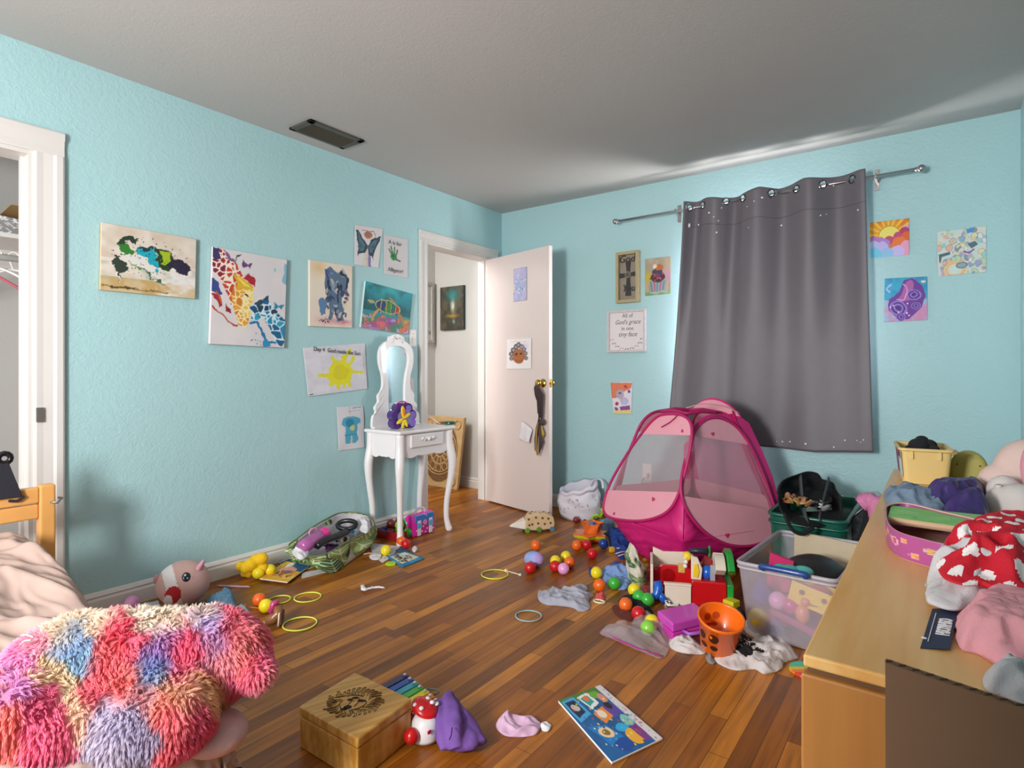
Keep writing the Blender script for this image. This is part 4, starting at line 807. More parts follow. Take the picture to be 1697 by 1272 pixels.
O,I=full(outer),full(inner); N_=len(O)
for x in (mxx-.012,mxx+.010):
    for ring in (O,I): vs+= [(x,yc+y,z) for y,z in ring]
f=[]
for i in range(N_):
    j=(i+1)%N_; o0,i0,o1,i1=0,N_,2*N_,3*N_
    f+=[(o1+i,o1+j,i1+j,i1+i),(o0+j,o0+i,i0+i,i0+j),(o0+i,o0+j,o1+j,o1+i),(i0+j,i0+i,i1+i,i1+j)]
fr.add(vs,f).build('mirror_frame',M_VW,va,bevel=.003)
mm=bpy.data.materials.new('mirror_glass'); mm.use_nodes=True; b=mm.node_tree.nodes['Principled BSDF']; b.inputs['Metallic'].default_value=1; b.inputs['Roughness'].default_value=.02; b.inputs['Base Color'].default_value=(.85,.87,.88,1)
MB().prism([(y*1.06,z+(z-1.03)*.04) for y,z in full(inner)],(0,yc,0),(0,1,0),(0,0,1),(1,0,0),mxx-.006,mxx-.002).build('mirror',mm,va)
cs=MB()
for s in (-1,1):
    cs.tube([(mxx+.012,yc+s*y,z) for y,z in ((.0,1.30),(.02,1.316),(.045,1.30),(.04,1.285),(.055,1.278))],[.004,.007,.007,.005,.003],6)
    cs.tube([(mxx+.012,yc+s*y,z) for y,z in ((.0,.815),(.03,.822),(.05,.815))],[.004,.005,.003],6)
cs.build('carved_crest',M_VW,va,smooth=True)
MB().box((VX0+.02,yc+.13,VZ),(mxx-.013,yc+.21,VZ+.065)).box((mxx-.012,yc-.205,VZ),(mxx+.02,yc+.205,VZ+.012)).build('mirror_base',M_VW,va,bevel=.003)
# purple flower purse toy
pz=VZ; pc0=onZ(664,709,pz); pc0=Vector((.21,pc0.y-.0,pz)); pc0.z=VZ+.001; pb_=empty('toy_purse',pc0,'purple flower shaped toy purse with a yellow butterfly on the vanity table','toy purse')
M_PUR=plas('glossy_purple','#4a2c7a',.25); M_VIO=plas('violet_plastic','#8468c4'); M_YEL=plas('yellow_plastic','#f0cc2c',.35); M_OR=plas('orange_plastic','#e8742c',.3); M_PK=plas('hot_pink_plastic','#e83c9c',.3)
rotm=Matrix.Translation(pc0)@Matrix.Rotation(math.radians(-10),4,'Z')
def at(dx,dy,dz): return rotm@Vector((dx,dy,dz))
pm_=MB()
for (y,z) in ((-.055,.034),(.05,.034),(-.062,.085),(.055,.085),(-.028,.128),(.026,.128),(0,.07)): pm_.tube([at(-.032,y,z),at(.032,y,z)],.036,18)
pm_.build('case',M_PUR,pb_,smooth=False,bevel=.004)
v=MB()
for (y,z,r) in ((.056,.036,.026),(.058,.085,.024),(.026,.128,.022)): v.cyl(at(.032,y,z),at(.037,y,z),r)
v.build('petal_face',M_VIO,pb_,bevel=.001)
MB().cyl(at(.031,-.002,.07),at(.038,-.002,.07),.052).build('silver_face',mat('lilac_silver','#8c8fb8',.3,.3,vary=.2,scale=60),pb_,bevel=.001)
bf=MB()
for (y,z,l,wd,a) in ((-.02,.105,.045,.017,1.75),(.008,.082,.030,.012,.5),(-.045,.05,.03,.013,-2.6),(-.02,.03,.03,.012,-1.9),(.0,.035,.028,.011,-1.2)):
    R=rotm.to_3x3()@Matrix.Rotation(a,3,'X'); bf.sphere(at(.044,y,z),1,(.006,l,wd),14,8,R=R)
bf.build('butterfly',M_YEL,pb_,smooth=True)
R=rotm.to_3x3()@Matrix.Rotation(1.75,3,'X'); MB().sphere(at(.048,-.018,.105),1,(.005,.028,.009),12,8,R=R).build('wing_mark',M_OR,pb_,smooth=True)
MB().tube([at(0,-.05+.01*k,.155+.018*math.sin(k/10*3.14)) for k in range(11)],.005,8).build('handle',M_PK,pb_,smooth=True)
# pink brush, green tin, cord
bp_=onZ(622,707,VZ+.0); pc1=Vector((.20,bp_.y,VZ+.026)); br=MB(); q=random.Random(5)
for k in range(90):
    d=Vector((q.gauss(0,1),q.gauss(0,1),q.gauss(0,1))).normalized(); d.z=abs(d.z) if q.random()<.5 else d.z*.7; br.cyl(pc1,pc1+d*q.uniform(.024,.032),.0016,.0008,4)
tag(br.build('fringe_ball',mat('pink_lilac_rubber','#dc8ad8',.4)),'pink spiky rubber ball at the left end of the vanity top','toy')
gp=onZ(714,700.5,VZ); gp.x=.27; tag(MB().lathe([(0,0),(.034,0),(.038,.006),(.038,.016),(.034,.022),(.0,.023)],gp,28).build('tin',plas('dark_green_tin','#0c5a4c',.3),smooth=False,bevel=.002),'flat dark green round tin on the right end of the vanity table','tin')
cp=onZ(692,700,VZ); tag(MB().tube(smooth_path([(.12,cp.y-.03,VZ+.07),(.14,cp.y,VZ+.04),(.17,cp.y+.03,VZ+.006),(.2,cp.y+.02,VZ+.004)],6),.0025,6).build('cord',M_PL,smooth=True),'short white cord lying behind the purple toy purse','cord')
# ---------------------------------------------------------------- dresser
DX0,DX1,DY0_,DY1_,DZT=2.90,3.365,.83,2.62,.72
M_PINE=bpy.data.materials.new('birch_veneer'); M_PINE.use_nodes=True; nt=M_PINE.node_tree; b=nt.nodes['Principled BSDF']; b.inputs['Roughness'].default_value=.32
tc=nd(nt,'ShaderNodeTexCoord'); mp_=nd(nt,'ShaderNodeMapping'); mp_.inputs['Scale'].default_value=(26,2.2,26); nt.links.new(tc.outputs['Object'],mp_.inputs[0]); n=nd(nt,'ShaderNodeTexNoise'); n.inputs['Scale'].default_value=1; n.inputs['Detail'].default_value=5; nt.links.new(mp_.outputs[0],n.inputs['Vector'])
crm=nd(nt,'ShaderNodeValToRGB'); crm.color_ramp.elements[0].position=.3; crm.color_ramp.elements[0].color=(*L('#d99c50'),1); crm.color_ramp.elements[1].position=.75; crm.color_ramp.elements[1].color=(*L('#ecc482'),1); nt.links.new(n.outputs['Fac'],crm.inputs[0]); nt.links.new(crm.outputs[0],b.inputs['Base Color'])
M_SIDE_SHADED=bpy.data.materials.new('birch_side_shaded'); M_SIDE_SHADED.use_nodes=True; nt=M_SIDE_SHADED.node_tree; b=nt.nodes['Principled BSDF']; b.inputs['Roughness'].default_value=.4
tc=nd(nt,'ShaderNodeTexCoord'); mp_=nd(nt,'ShaderNodeMapping'); mp_.inputs['Scale'].default_value=(20,20,1.5); nt.links.new(tc.outputs['Object'],mp_.inputs[0]); n=nd(nt,'ShaderNodeTexNoise'); n.inputs['Scale'].default_value=1; n.inputs['Detail'].default_value=5; nt.links.new(mp_.outputs[0],n.inputs['Vector'])
crm=nd(nt,'ShaderNodeValToRGB'); crm.color_ramp.elements[0].position=.3; crm.color_ramp.elements[0].color=(*L('#a56d34'),1); crm.color_ramp.elements[1].position=.75; crm.color_ramp.elements[1].color=(*L('#c08648'),1); nt.links.new(n.outputs['Fac'],crm.inputs[0]); nt.links.new(crm.outputs[0],b.inputs['Base Color'])  # birch darker than the top: the side's shade is put into its colour
ds=empty('dresser',((DX0+DX1)/2,(DY0_+DY1_)/2,0),'long light birch dresser covered in clothes and boxes, right of the room','dresser')
MB().box((DX0,DY0_,DZT-.016),(DX1,DY1_,DZT)).build('top',M_PINE,ds,bevel=.003)
MB().box((DX0+.004,DY0_+.008,DZT-.024),(DX1-.004,DY1_-.008,DZT-.016)).build('recess',mat('shadow_gap_wood','#6b4a2c',.7),ds)
c=MB().box((DX0-.002,DY0_-.002,0),(DX1-.002,DY0_+.018,DZT-.024)).box((DX0-.002,DY1_-.018,0),(DX1-.002,DY1_,DZT-.024)).box((DX1-.012,DY0_+.018,.04),(DX1-.003,DY1_-.018,DZT-.024)).box((DX0+.02,DY0_+.018,.05),(DX1-.012,DY1_-.018,.07)).box((DX0+.02,(DY0_+DY1_)/2-.009,.07),(DX1-.012,(DY0_+DY1_)/2+.009,DZT-.024))
c.build('body',M_SIDE_SHADED,ds,bevel=.003)
for r_ in range(3):
    for s in range(2):
        y0=DY0_+.022+s*((DY1_-DY0_)/2-.009); y1=y0+(DY1_-DY0_)/2-.035; z0=.075+r_*.205; d=MB().box((DX0+.0,y0,z0),(DX0+.018,y1,z0+.197)).build('drawer',M_SIDE_SHADED,ds,bevel=.003)
        MB().lathe([(0.008,0),(.008,.01),(.016,.018),(.014,.026),(0,.028)],(DX0,(y0+y1)/2,z0+.1),16,R=Matrix.Rotation(math.radians(-90),3,'Y')).build('knob',M_PINE,d,smooth=True)
# ---------------------------------------------------------------- bed with its rumpled blanket
M_BED=mat('honey_pine','#e0a45e',.35,vary=.12,scale=14)
bd=empty('bed',(1.2,.25,0),'honey pine bed with the headboard against the closet, lower left','bed')
hx=.29
MB().box((hx-.025,.715,0),(hx+.025,.765,.655)).build('post',M_BED,bd,bevel=.008,seg=3); MB().box((hx-.025,-.27,0),(hx+.025,-.22,.655)).build('post',M_BED,bd,bevel=.008,seg=3)
MB().box((hx-.012,-.22,.53),(hx+.014,.715,.585)).box((hx-.016,-.22,.589),(hx+.020,.715,.648)).build('head_rail',M_BED,bd,bevel=.006,seg=3)
MB().box((hx+.025,.66,.14),(1.74,.68,.24)).build('side_rail',M_BED,bd,bevel=.004); MB().box((1.70,.62,0),(1.74,.66,.24)).build('post',M_BED,bd,bevel=.004); MB().box((1.72,-.2,.14),(1.74,.62,.24)).build('foot_rail',M_BED,bd,bevel=.004)
MB().tube([(hx+.012,.74,.59),(hx+.04,.765,.585),(hx+.035,.78,.60),(hx+.02,.775,.6)],.005,8).build('hook',mat('worn_nickel','#9a9894'),bd,smooth=True)
tag(MB().box((.33,-.20,.245),(1.70,.62,.33)).build('mattress',fab('mattress_white','#e4dcd8'),bevel=.03,seg=4),'thick white mattress under the pink beige blanket','mattress')
M_BLK=fab('pink_beige_cotton','#b39a90',.8,.2,700,.04)
nu,nv=260,190; vs=[]
def fall(s,r=.07):                      # rounded fall over an edge: sideways travel, drop
    if s<=0: return s,0
    a=s/r
    return (r*math.sin(a),r*(1-math.cos(a))) if a<math.pi/2 else (r,r+(s-r*math.pi/2))
for j in range(nv+1):
    v_=-.24+1.22*j/nv
    for i in range(nu+1):
        x_=.335+1.72*i/nu; ex=x_-1.66; ey=v_-.60
        sx_,dx=fall(ex); sy_,dy=fall(ey); x=(1.66+sx_) if ex>0 else x_; y=(.60+sy_) if ey>0 else v_
        base=.352+.125*max(0,min(1,(1.05-x_)/.45))**1.2*(1-.2*max(0,.3-v_))
        d=max(dx,dy); z=base-d*.97
        def fn(th,lo,hi,sd):
            c_,s_=math.cos(th),math.sin(th); wx=x_+.05*nz((x_,v_),3,sd+20); wy=v_+.05*nz((x_,v_),3,sd+21); a_=(wx*c_+wy*s_)*lo; b_=(-wx*s_+wy*c_)*hi; return max(0,1-2.6*abs(nz((a_,b_),1,sd)))**1.4
        fold=fn(.5,2.2,6.5,4); f2=fn(1.0,3.5,13,8); f3=fn(1.45,2.0,10,5)
        f4=fn(.2,7,24,11); h=(.020+.022*max(0,1-abs(x_-.75)/.4))*fold+.014*f2+.006*f4+.015*nz((x_,v_,0),5,2)
        if d>.05: k_=min(1,(d-.05)*8); hh=h+(.035*f3+.012*f4)*k_
        else: k_=0; hh=h
        if dy>=dx and dy>.03: y+=hh*k_+.06*d; z+=h*(1-k_)
        elif dx>.03: x+=hh*k_+.03*d; z+=h*(1-k_)
        else: z+=h
        z=max(z,.012+.006*f2+.01*fold); vs.append((x,y,z))
fs=[(j*(nu+1)+i,j*(nu+1)+i+1,(j+1)*(nu+1)+i+1,(j+1)*(nu+1)+i) for j in range(nv) for i in range(nu)]
o=MB().add(vs,fs).build('blanket',M_BLK,smooth=True,solid=.006); tag(o,'rumpled pink beige blanket draped over the bed','blanket')
# ---------------------------------------------------------------- closet contents
zs=onX(30,392,-.42).z
sh=empty('closet_shelf',(-.55,.4,zs),'white closet shelf with a hanging rail under it','shelf')
MB().box((-.75,YF,zs-.02),(-.36,1.02,zs)).build('board',M_TRIM,sh); MB().box((-.75,YF,zs-.11),(-.735,1.02,zs-.02)).build('cleat',M_TRIM,sh)
MB().cyl((-.45,YF,zs-.10),(-.45,1.02,zs-.10),.016).build('rail',M_TRIM,sh,smooth=True)
def hanger(y,x,col,label,dz=0,rot=0):
    h=empty('clothes_hanger',(x,y,zs-.10),label,'hanger'); zc=zs-.084+dz; R_=Matrix.Translation((x,y,0))@Matrix.Rotation(rot,4,'Z')
    pts=[(0,0,zc-.02),(.018,0,zc+.0),(.0,0,zc+.018-.004),(-.020,0,zc-.006),(-.012,0,zc-.03),(0,0,zc-.07)]
    MB().tube([R_@Vector(p) for p in smooth_path(pts,5)],.003,6).build('hook',M_PL,h,smooth=True)
    MB().tube([R_@Vector(p) for p in smooth_path([(-.19,0,zc-.145),(-.185,0,zc-.165),(-.15,0,zc-.15),(-.06,0,zc-.09),(0,0,zc-.07),(.06,0,zc-.09),(.15,0,zc-.15),(.185,0,zc-.165),(.19,0,zc-.145)],5)]+[],.006,8).build('arms',mat(label[:14]+'_plastic',col,.4),h,smooth=True)
hanger(onX(22,440,-.45).y,-.45,'#e6e4e0','white child hanger on the closet rail, nearest the door casing',0,1.3)
hanger(onX(4,440,-.45).y-.02,-.45,'#dedcda','white hanger with a bent hook at the photo left edge',0,1.0)
hanger(onX(-8,440,-.45).y-.05,-.45,'#b8485a','dark pink hanger hanging lowest in the closet',-.02,1.2)
a=Art(90,44,'#8f8d8e',3); q=random.Random(9)
for k in range(70):
    x,y=q.random(),q.random(); t=q.choice([.7,-.7]); a.line([(x-.04*math.cos(t),y-.08*math.sin(t)),(x+.04*math.cos(t),y+.08*math.sin(t))],.022,'#e2e0e0')
bs=empty('storage_bag',(-.5,onX(15,360,-.42).y,zs),'grey storage bag with white dashes on the closet shelf','storage bag')
y0,y1=onX(-60,360,-.40).y,onX(36,360,-.40).y
MB().box((-.70,y0,zs),(-.402,y1,zs+.085)).build('body',fab('grey_bag','#8b8a8a'),bs,bevel=.02,seg=3)
sheet('front_print',a,[Vector((-.398,y0+.01,zs+.09)),Vector((-.398,y1-.005,zs+.075)),Vector((-.398,y1,zs+.002)),Vector((-.398,y0,zs+.002))],.004,NX,bs,wav=.008)
y2=onX(52,345,-.55).y; cb=empty('cardboard_box',(-.6,y2,zs),'open brown cardboard box at the back of the closet shelf','box')
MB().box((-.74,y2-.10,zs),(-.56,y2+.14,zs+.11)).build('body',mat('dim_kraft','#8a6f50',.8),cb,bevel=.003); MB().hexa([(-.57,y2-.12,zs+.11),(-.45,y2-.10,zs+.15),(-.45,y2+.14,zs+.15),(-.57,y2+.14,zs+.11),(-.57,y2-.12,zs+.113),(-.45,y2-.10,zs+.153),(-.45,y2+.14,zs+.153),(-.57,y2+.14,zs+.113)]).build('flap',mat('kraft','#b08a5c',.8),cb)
# black bag with a round clasp hanging on the headboard
p=onX(4,765,hx); hb=empty('hanging_bag',p,'dark fabric bag with a black round buckle hung over the pine headboard','bag')
MB().tube([p+Vector((.026,.018*math.cos(t*.5236),.018*math.sin(t*.5236)+.015)) for t in range(12)],.010,8,True).build('buckle',mat('black_gloss','#15151a',.2),hb,smooth=True)
MB().prism([(-.07,.0),(.01,.0),(.05,-.13),(-.08,-.13)],p+Vector((0,0,0)),(0,1,0),(0,0,1),(1,0,0),.022,.036).tube([p+Vector((.03,.055,-.13)),p+Vector((.03,.035,-.145)),p+Vector((.03,.01,-.14))],.006,6).build('strap',fab('navy_black_cloth','#24242e'),hb,bevel=.004)
# ---------------------------------------------------------------- pop-up play tent
M_MAG=mat('magenta_nylon','#d4207a',.5,vary=.1,scale=6,bump=.15,bscale=40); M_LPK=mat('light_pink_nylon','#e8a2b2',.55,vary=.04,scale=10); M_RIM=mat('deep_pink_piping','#b81c66',.5)
M_NET=sheer('grey_pink_netting','#c9b0b8',.34,.7); M_NET2=sheer('pink_netting','#dc7aa4',.74,.7); M_HRT=mat('heart_red_pink','#c0305c',.5)
TN,TL,TR_,TB=Vector((1.988,2.885,0)),Vector((1.366,3.233,0)),Vector((2.336,3.507,0)),Vector((1.714,3.845,0)); TC=(TN+TB)/2
tent=empty('play_tent',TC,'pink pop up play tent with netting windows and heart prints, in front of the curtain','play tent')
def pl(p,k,z): q=TC+(p-TC)*k; return Vector((q.x,q.y,z))
ZW,ZT=.22,.86; KW,KT=1.0,.50
class Face:
    def __init__(s,A,B):
        s.a,s.b,s.c,s.d=pl(A,KW,ZW),pl(B,KW,ZW),pl(B,KT,ZT),pl(A,KT,ZT); s.o=s.a; s.u=(s.b-s.a).normalized(); up=s.d-s.a; s.n=s.u.cross(up).normalized(); s.v=s.n.cross(s.u)
        if s.n.dot(s.a-pl(TC,1,ZW))<0: s.n=-s.n
    def P(s,a,b,off=0): return s.o+s.u*a+s.v*b+s.n*off
    def px(s,x,y):
        d=ray(x,y); t=(s.o-CAM).dot(s.n)/d.dot(s.n); p=CAM+d*t-s.o; return p.dot(s.u),p.dot(s.v)
FL=Face(TN,TL); FR=Face(TN,TR_); FBL=Face(TR_,TB); FBR=Face(TL,TB)
lpx=[(1100,686.5),(1130,687.5),(1146,703),(1145,740),(1135,785),(1125,818),(1112,842),(1092,856),(1060,863),(1022,860),(1004,852),(1001,835),(1012,800),(1041,750),(1068,713),(1084,695)]
rpx=[(1153,712),(1168,696),(1190,692),(1215,703),(1238,730),(1262,780),(1280,830),(1289,862),(1287,882),(1265,898),(1235,905),(1202,901),(1168,882),(1142,852),(1129,820),(1130,785),(1141,742)]
LL=smooth_path([FL.px(*p) for p in lpx],4,True)[:-1]; RR=smooth_path([FR.px(*p) for p in rpx],4,True)[:-1]
def clip(poly,v0,keep_above,slope=0.0):
    out=[];f=lambda p:(p[1]-v0-slope*p[0])*(1 if keep_above else -1)
    for i in range(len(poly)):
        a,b=poly[i],poly[(i+1)%len(poly)]; fa,fb=f(a),f(b)
        if fa>=0: out.append(a)
        if fa*fb<0: t=fa/(fa-fb); out.append((a[0]+(b[0]-a[0])*t,a[1]+(b[1]-a[1])*t))
    return out
def flatpoly(F,poly,m,name,off=0.0):
    c=(sum(p[0] for p in poly)/len(poly),sum(p[1] for p in poly)/len(poly)); b=MB(); n=len(poly)
    vs=[F.P(*c,off)]+[F.P(*p,off) for p in poly]+[F.P(*c,off-.0012)]+[F.P(*p,off-.0012) for p in poly]; k=n+1
    fs=[(0,1+i,1+(i+1)%n) for i in range(n)]+[(k,k+1+(i+1)%n,k+1+i) for i in range(n)]+[(1+i,k+1+i,k+1+(i+1)%n,1+(i+1)%n) for i in range(n)]
    return b.add(vs,fs).build(name,m,tent)
def netpoly(F,poly,m,name,off=0.0):
    b=MB(); return b.add([F.P(*p,off) for p in poly],[tuple(range(len(poly)))]).build(name,m,tent)
hull=MB()
def ring(F,loop):
    c=(sum(p[0] for p in loop)/len(loop),sum(p[1] for p in loop)/len(loop)); Q=[]
    quad=[(( F.a-F.o).dot(F.u),(F.a-F.o).dot(F.v)),((F.b-F.o).dot(F.u),(F.b-F.o).dot(F.v)),((F.c-F.o).dot(F.u),(F.c-F.o).dot(F.v)),((F.d-F.o).dot(F.u),(F.d-F.o).dot(F.v))]
    for p in loop:
        dx,dy=p[0]-c[0],p[1]-c[1]; best=1.02
        for i in range(4):
            (x1,y1),(x2,y2)=quad[i],quad[(i+1)%4]; den=dx*(y2-y1)-dy*(x2-x1)
            if abs(den)<1e-9: continue
            t=((x1-c[0])*(y2-y1)-(y1-c[1])*(x2-x1))/den; s_=((x1-c[0])*dy-(y1-c[1])*dx)/den
            if t>0 and -.001<=s_<=1.001: best=max(1.0,t); break
        if F is FL and (dx>0 or dy>.08): best=1.015
        if F is FR and dy>.22: best=min(best,1.05)
        Q.append((c[0]+dx*best,c[1]+dy*best))
    n=len(loop); hull.add([F.P(*p,-.004) for p in loop]+[F.P(*p,-.006) for p in Q],[(i,(i+1)%n,n+(i+1)%n,n+i) for i in range(n)])
def panel(F,loop,v_lo,v_hi,sl,net,back=False):
    if not back: ring(F,loop)
    flatpoly(F,clip(loop,v_hi,True,sl[1]),M_LPK,'upper_panel'); flatpoly(F,clip(loop,v_lo,False,sl[0]),M_LPK,'lower_panel')
    netpoly(F,clip(clip(loop,v_hi,False,sl[1]),v_lo,True,sl[0]),net,'netting')
    MB().tube([F.P(*p,.002) for p in loop],.0085,8,True).build('piping',M_RIM,tent,smooth=True)
def vline(F,p,q): (a,b),(c,d)=F.px(*p),F.px(*q); sl=(d-b)/(c-a); return b-sl*a,sl
lo,hi=vline(FL,(1010,812),(1126,815)),vline(FL,(1060,719),(1146,721)); panel(FL,LL,lo[0],hi[0],(lo[1],hi[1]),M_NET)
lo2,hi2=vline(FR,(1135,822),(1288,846)),vline(FR,(1150,721),(1242,737)); panel(FR,RR,lo2[0],hi2[0],(lo2[1],hi2[1]),M_NET)
def backloop(F):
    c=(F.a+F.b+F.c+F.d)/4; q4_=[c+(p-c)*.95 for p in (F.a,F.b,F.c,F.d)]; out=[]
    for i in range(4):
        a_,b_,c_=q4_[i-1],q4_[i],q4_[(i+1)%4]; r=.16 if i<2 else .13; p0=b_+(a_-b_).normalized()*r; p2=b_+(c_-b_).normalized()*r
        for j in range(9): t=j/8; x=p0.lerp(b_,t).lerp(b_.lerp(p2,t),t)-F.o; out.append((x.dot(F.u),x.dot(F.v)))
    return out
panel(FBL,backloop(FBL),.17,.52,(0,0),M_NET2,True); panel(FBR,backloop(FBR),.17,.52,(0,0),M_NET,True)
# hearts on the pink bands
def heart(F,x,y,r,rot=0):
    u0,v0=F.px(x,y); pts=[]
    for k in range(24):
        t=k/24*6.283; hx_,hy_=r*.06*16*math.sin(t)**3,r*.06*(13*math.cos(t)-5*math.cos(2*t)-2*math.cos(3*t)-math.cos(4*t)); pts.append((u0+hx_*math.cos(rot)-hy_*math.sin(rot),v0+hx_*math.sin(rot)+hy_*math.cos(rot)))
    flatpoly(F,pts,M_HRT,'heart',.003)
for F,x,y,r,t in ((FL,1083,827,.014,.2),(FL,1018,851,.011,-.6),(FL,1131,714,.011,.9),(FR,1181,719,.013,.1),(FR,1205,887,.015,0),(FR,1284,860,.013,.1)): heart(F,x,y,r,t)
MB().tube([FL.P(*FL.px(*p),.008) for p in ((1125,686),(1121,692),(1112,700),(1098,708))],.0035,6).build('tie',M_RIM,tent,smooth=True)
# nylon between the panels: upper rim, sides at the back corners, tapering base with folds
for A,B in ((TR_,TB),(TL,TB)):
    F=FBL if A is TR_ else FBR
    qa=MB(); a_,b_,c_,d_=F.a,F.b,F.c,F.d
    hull.add([a_,a_+(b_-a_)*.13,d_.lerp(a_,.45)+(c_-d_)*.05,d_.lerp(a_,.45)],[(0,1,2,3)]); hull.add([b_,b_+(a_-b_)*.13,c_.lerp(b_,.45)+(d_-c_)*.05,c_.lerp(b_,.45)],[(0,1,2,3)])
n=28; rows=[]
gp_=[FR.px(*p) for p in ((1190,686),(1222,684),(1244,700),(1266,746),(1284,790),(1294,832),(1295,880),(1288,884),(1284,850),(1272,800),(1250,748),(1232,716),(1212,700))]
MB().add([FR.P(*p,-.012) for p in gp_]+[FR.P(*p,-.030) for p in gp_],[tuple(range(len(gp_))),tuple(reversed(range(len(gp_),2*len(gp_))))]+[(i,(i+1)%len(gp_),len(gp_)+(i+1)%len(gp_),len(gp_)+i) for i in range(len(gp_))]).build('corner_gusset',M_MAG,tent)
ws=[TN,TR_,TB,TL]
def sq(t,k,z,rnd_=.0):
    t%=4; i=int(t); p=ws[i].lerp(ws[(i+1)%4],t-i); q=TC+(p-TC)*k; r=1-rnd_*(abs((t%1)-.5)*2)**3; q=TC+(q-TC)*r; return Vector((q.x,q.y,z))
for j in range(15):
    s_=j/14; z=ZW*(1-s_)+.004; k=1.0-.30*s_**.8; rows.append([])
    for i in range(120):
        t=i/30; p=sq(t,k,z,.05+.10*s_); o_=(p-Vector((TC.x,TC.y,p.z))).normalized(); wv=.030*math.sin(s_*3.14)*ridge((t*1.1,s_),4.5,3,(1,1.6)); p=p+o_*wv; p.z=max(.003,p.z+(.02*nz((t*3,s_,0),1.4,2)*math.sin(s_*3.14))); rows[-1].append(p)
vs=[p for r in rows for p in r]; fs=[(j*120+i,j*120+(i+1)%120,(j+1)*120+(i+1)%120,(j+1)*120+i) for j in range(14) for i in range(120)]; fs.append(tuple(14*120+i for i in range(120)))
hull.add(vs,fs); hull.build('nylon_body',M_MAG,tent,smooth=True,solid=.0015)
# top edges and straps
tp=MB(); cap=[sq(i/10,KT*.62,ZT-.012+.010*abs((i/10%1)-.5)*-2+.01) for i in range(40)]
tp.tube(cap,.011,8,True).build('top_piping',M_RIM,tent,smooth=True)
def hoop(pts,r=.008): MB().tube(smooth_path([tuple(p) for p in pts],6),r,8).build('top_piping',M_RIM,tent,smooth=True)
b1,b2=pl(TR_,KT,ZT),pl(TB,KT,ZT); a1=pl(TN,KT,ZT)
def sheetarc(A,B,h,lean,m,name,z0=0):
    vs=[];N=24
    for i in range(N+1):
        t=i/N; p=A.lerp(B,t); hh=h*math.sin(math.pi*t)**.7; vs+= [Vector((p.x,p.y,p.z+z0)),Vector((p.x,p.y,p.z+z0+hh))+lean*hh]
    return MB().add(vs,[(2*i,2*i+2,2*i+3,2*i+1) for i in range(N)]).build(name,m,tent,solid=.003)
sheetarc(pl(TR_,KT*1.1,ZT-.03),pl(TB,KT*1.05,ZT-.03),.085,Vector((-.1,.0,0)),M_LPK,'upper_panel'); sheetarc(pl(TR_,KT*1.14,ZT-.035),pl(TB,KT*1.08,ZT-.035),.10,Vector((-.1,.05,0)),M_MAG,'back_collar')
g1=MB()
for A,B,kk in ((pl(TR_,KT,ZT),pl(TR_,1.0,ZW),1),):
    for i in range(20):
        t0,t1=i/20,(i+1)/20; w0=.012+.075*math.sin(math.pi*min(1,t0*.9+.08)); w1=.012+.075*math.sin(math.pi*min(1,t1*.9+.08)); d=(TB-TR_).normalized(); d2=(TR_-TN).normalized()
        p0,p1=A.lerp(B,t0),A.lerp(B,t1); g1.add([p0-d2*.02,p1-d2*.02,p1+d*w1+d2*.012,p0+d*w0+d2*.012],[(0,1,2,3)])
g1.build('corner_gusset',M_MAG,tent,solid=.002)
# strap handles on top
for A,B,off in ((pl(TR_,.54,ZT-.01),pl(TN,.30,ZT+.02),.03),): MB().tube(smooth_path([tuple(A),tuple(A.lerp(B,.3)+Vector((0,0,off))),tuple(A.lerp(B,.7)+Vector((0,0,off))),tuple(B)],6),.012,6,flat=.2).build('strap',M_LPK,tent,smooth=True)
# ---------------------------------------------------------------- balls
BALL={}
def ball(px,py,col,label,r=.0305,z=0.0,grp=None):
    m=plas('ball_'+col,COLS[col],.3); c=onZ(px,py,z+r)
    if col not in BALL:
        r0,r=r,.0275; b=MB().sphere((0,0,0),r,n=28,m=18).tube([(r*math.cos(k*.157)*1.001,r*math.sin(k*.157)*1.001,0) for k in range(40)],.0006,4,True); o=b.build('plastic_ball',m,smooth=True); BALL[col]=o; r=r0
    else: o=BALL[col].copy(); C.objects.link(o)
    o.location=c; o.rotation_euler=(rnd(0,3),rnd(0,3),0); o.scale=(r/.0275,)*3; tag(o,label,'ball',grp or 'plastic play balls'); return o
COLS=dict(red='#c8141e',orange='#f06a1c',yellow='#f2dc1e',green='#3cb23c',blue='#143c8c',pink='#eaa0d8',lime='#8ad048',dark='#7a1f28',purple='#7a4a9a',gold='#f0b41c')
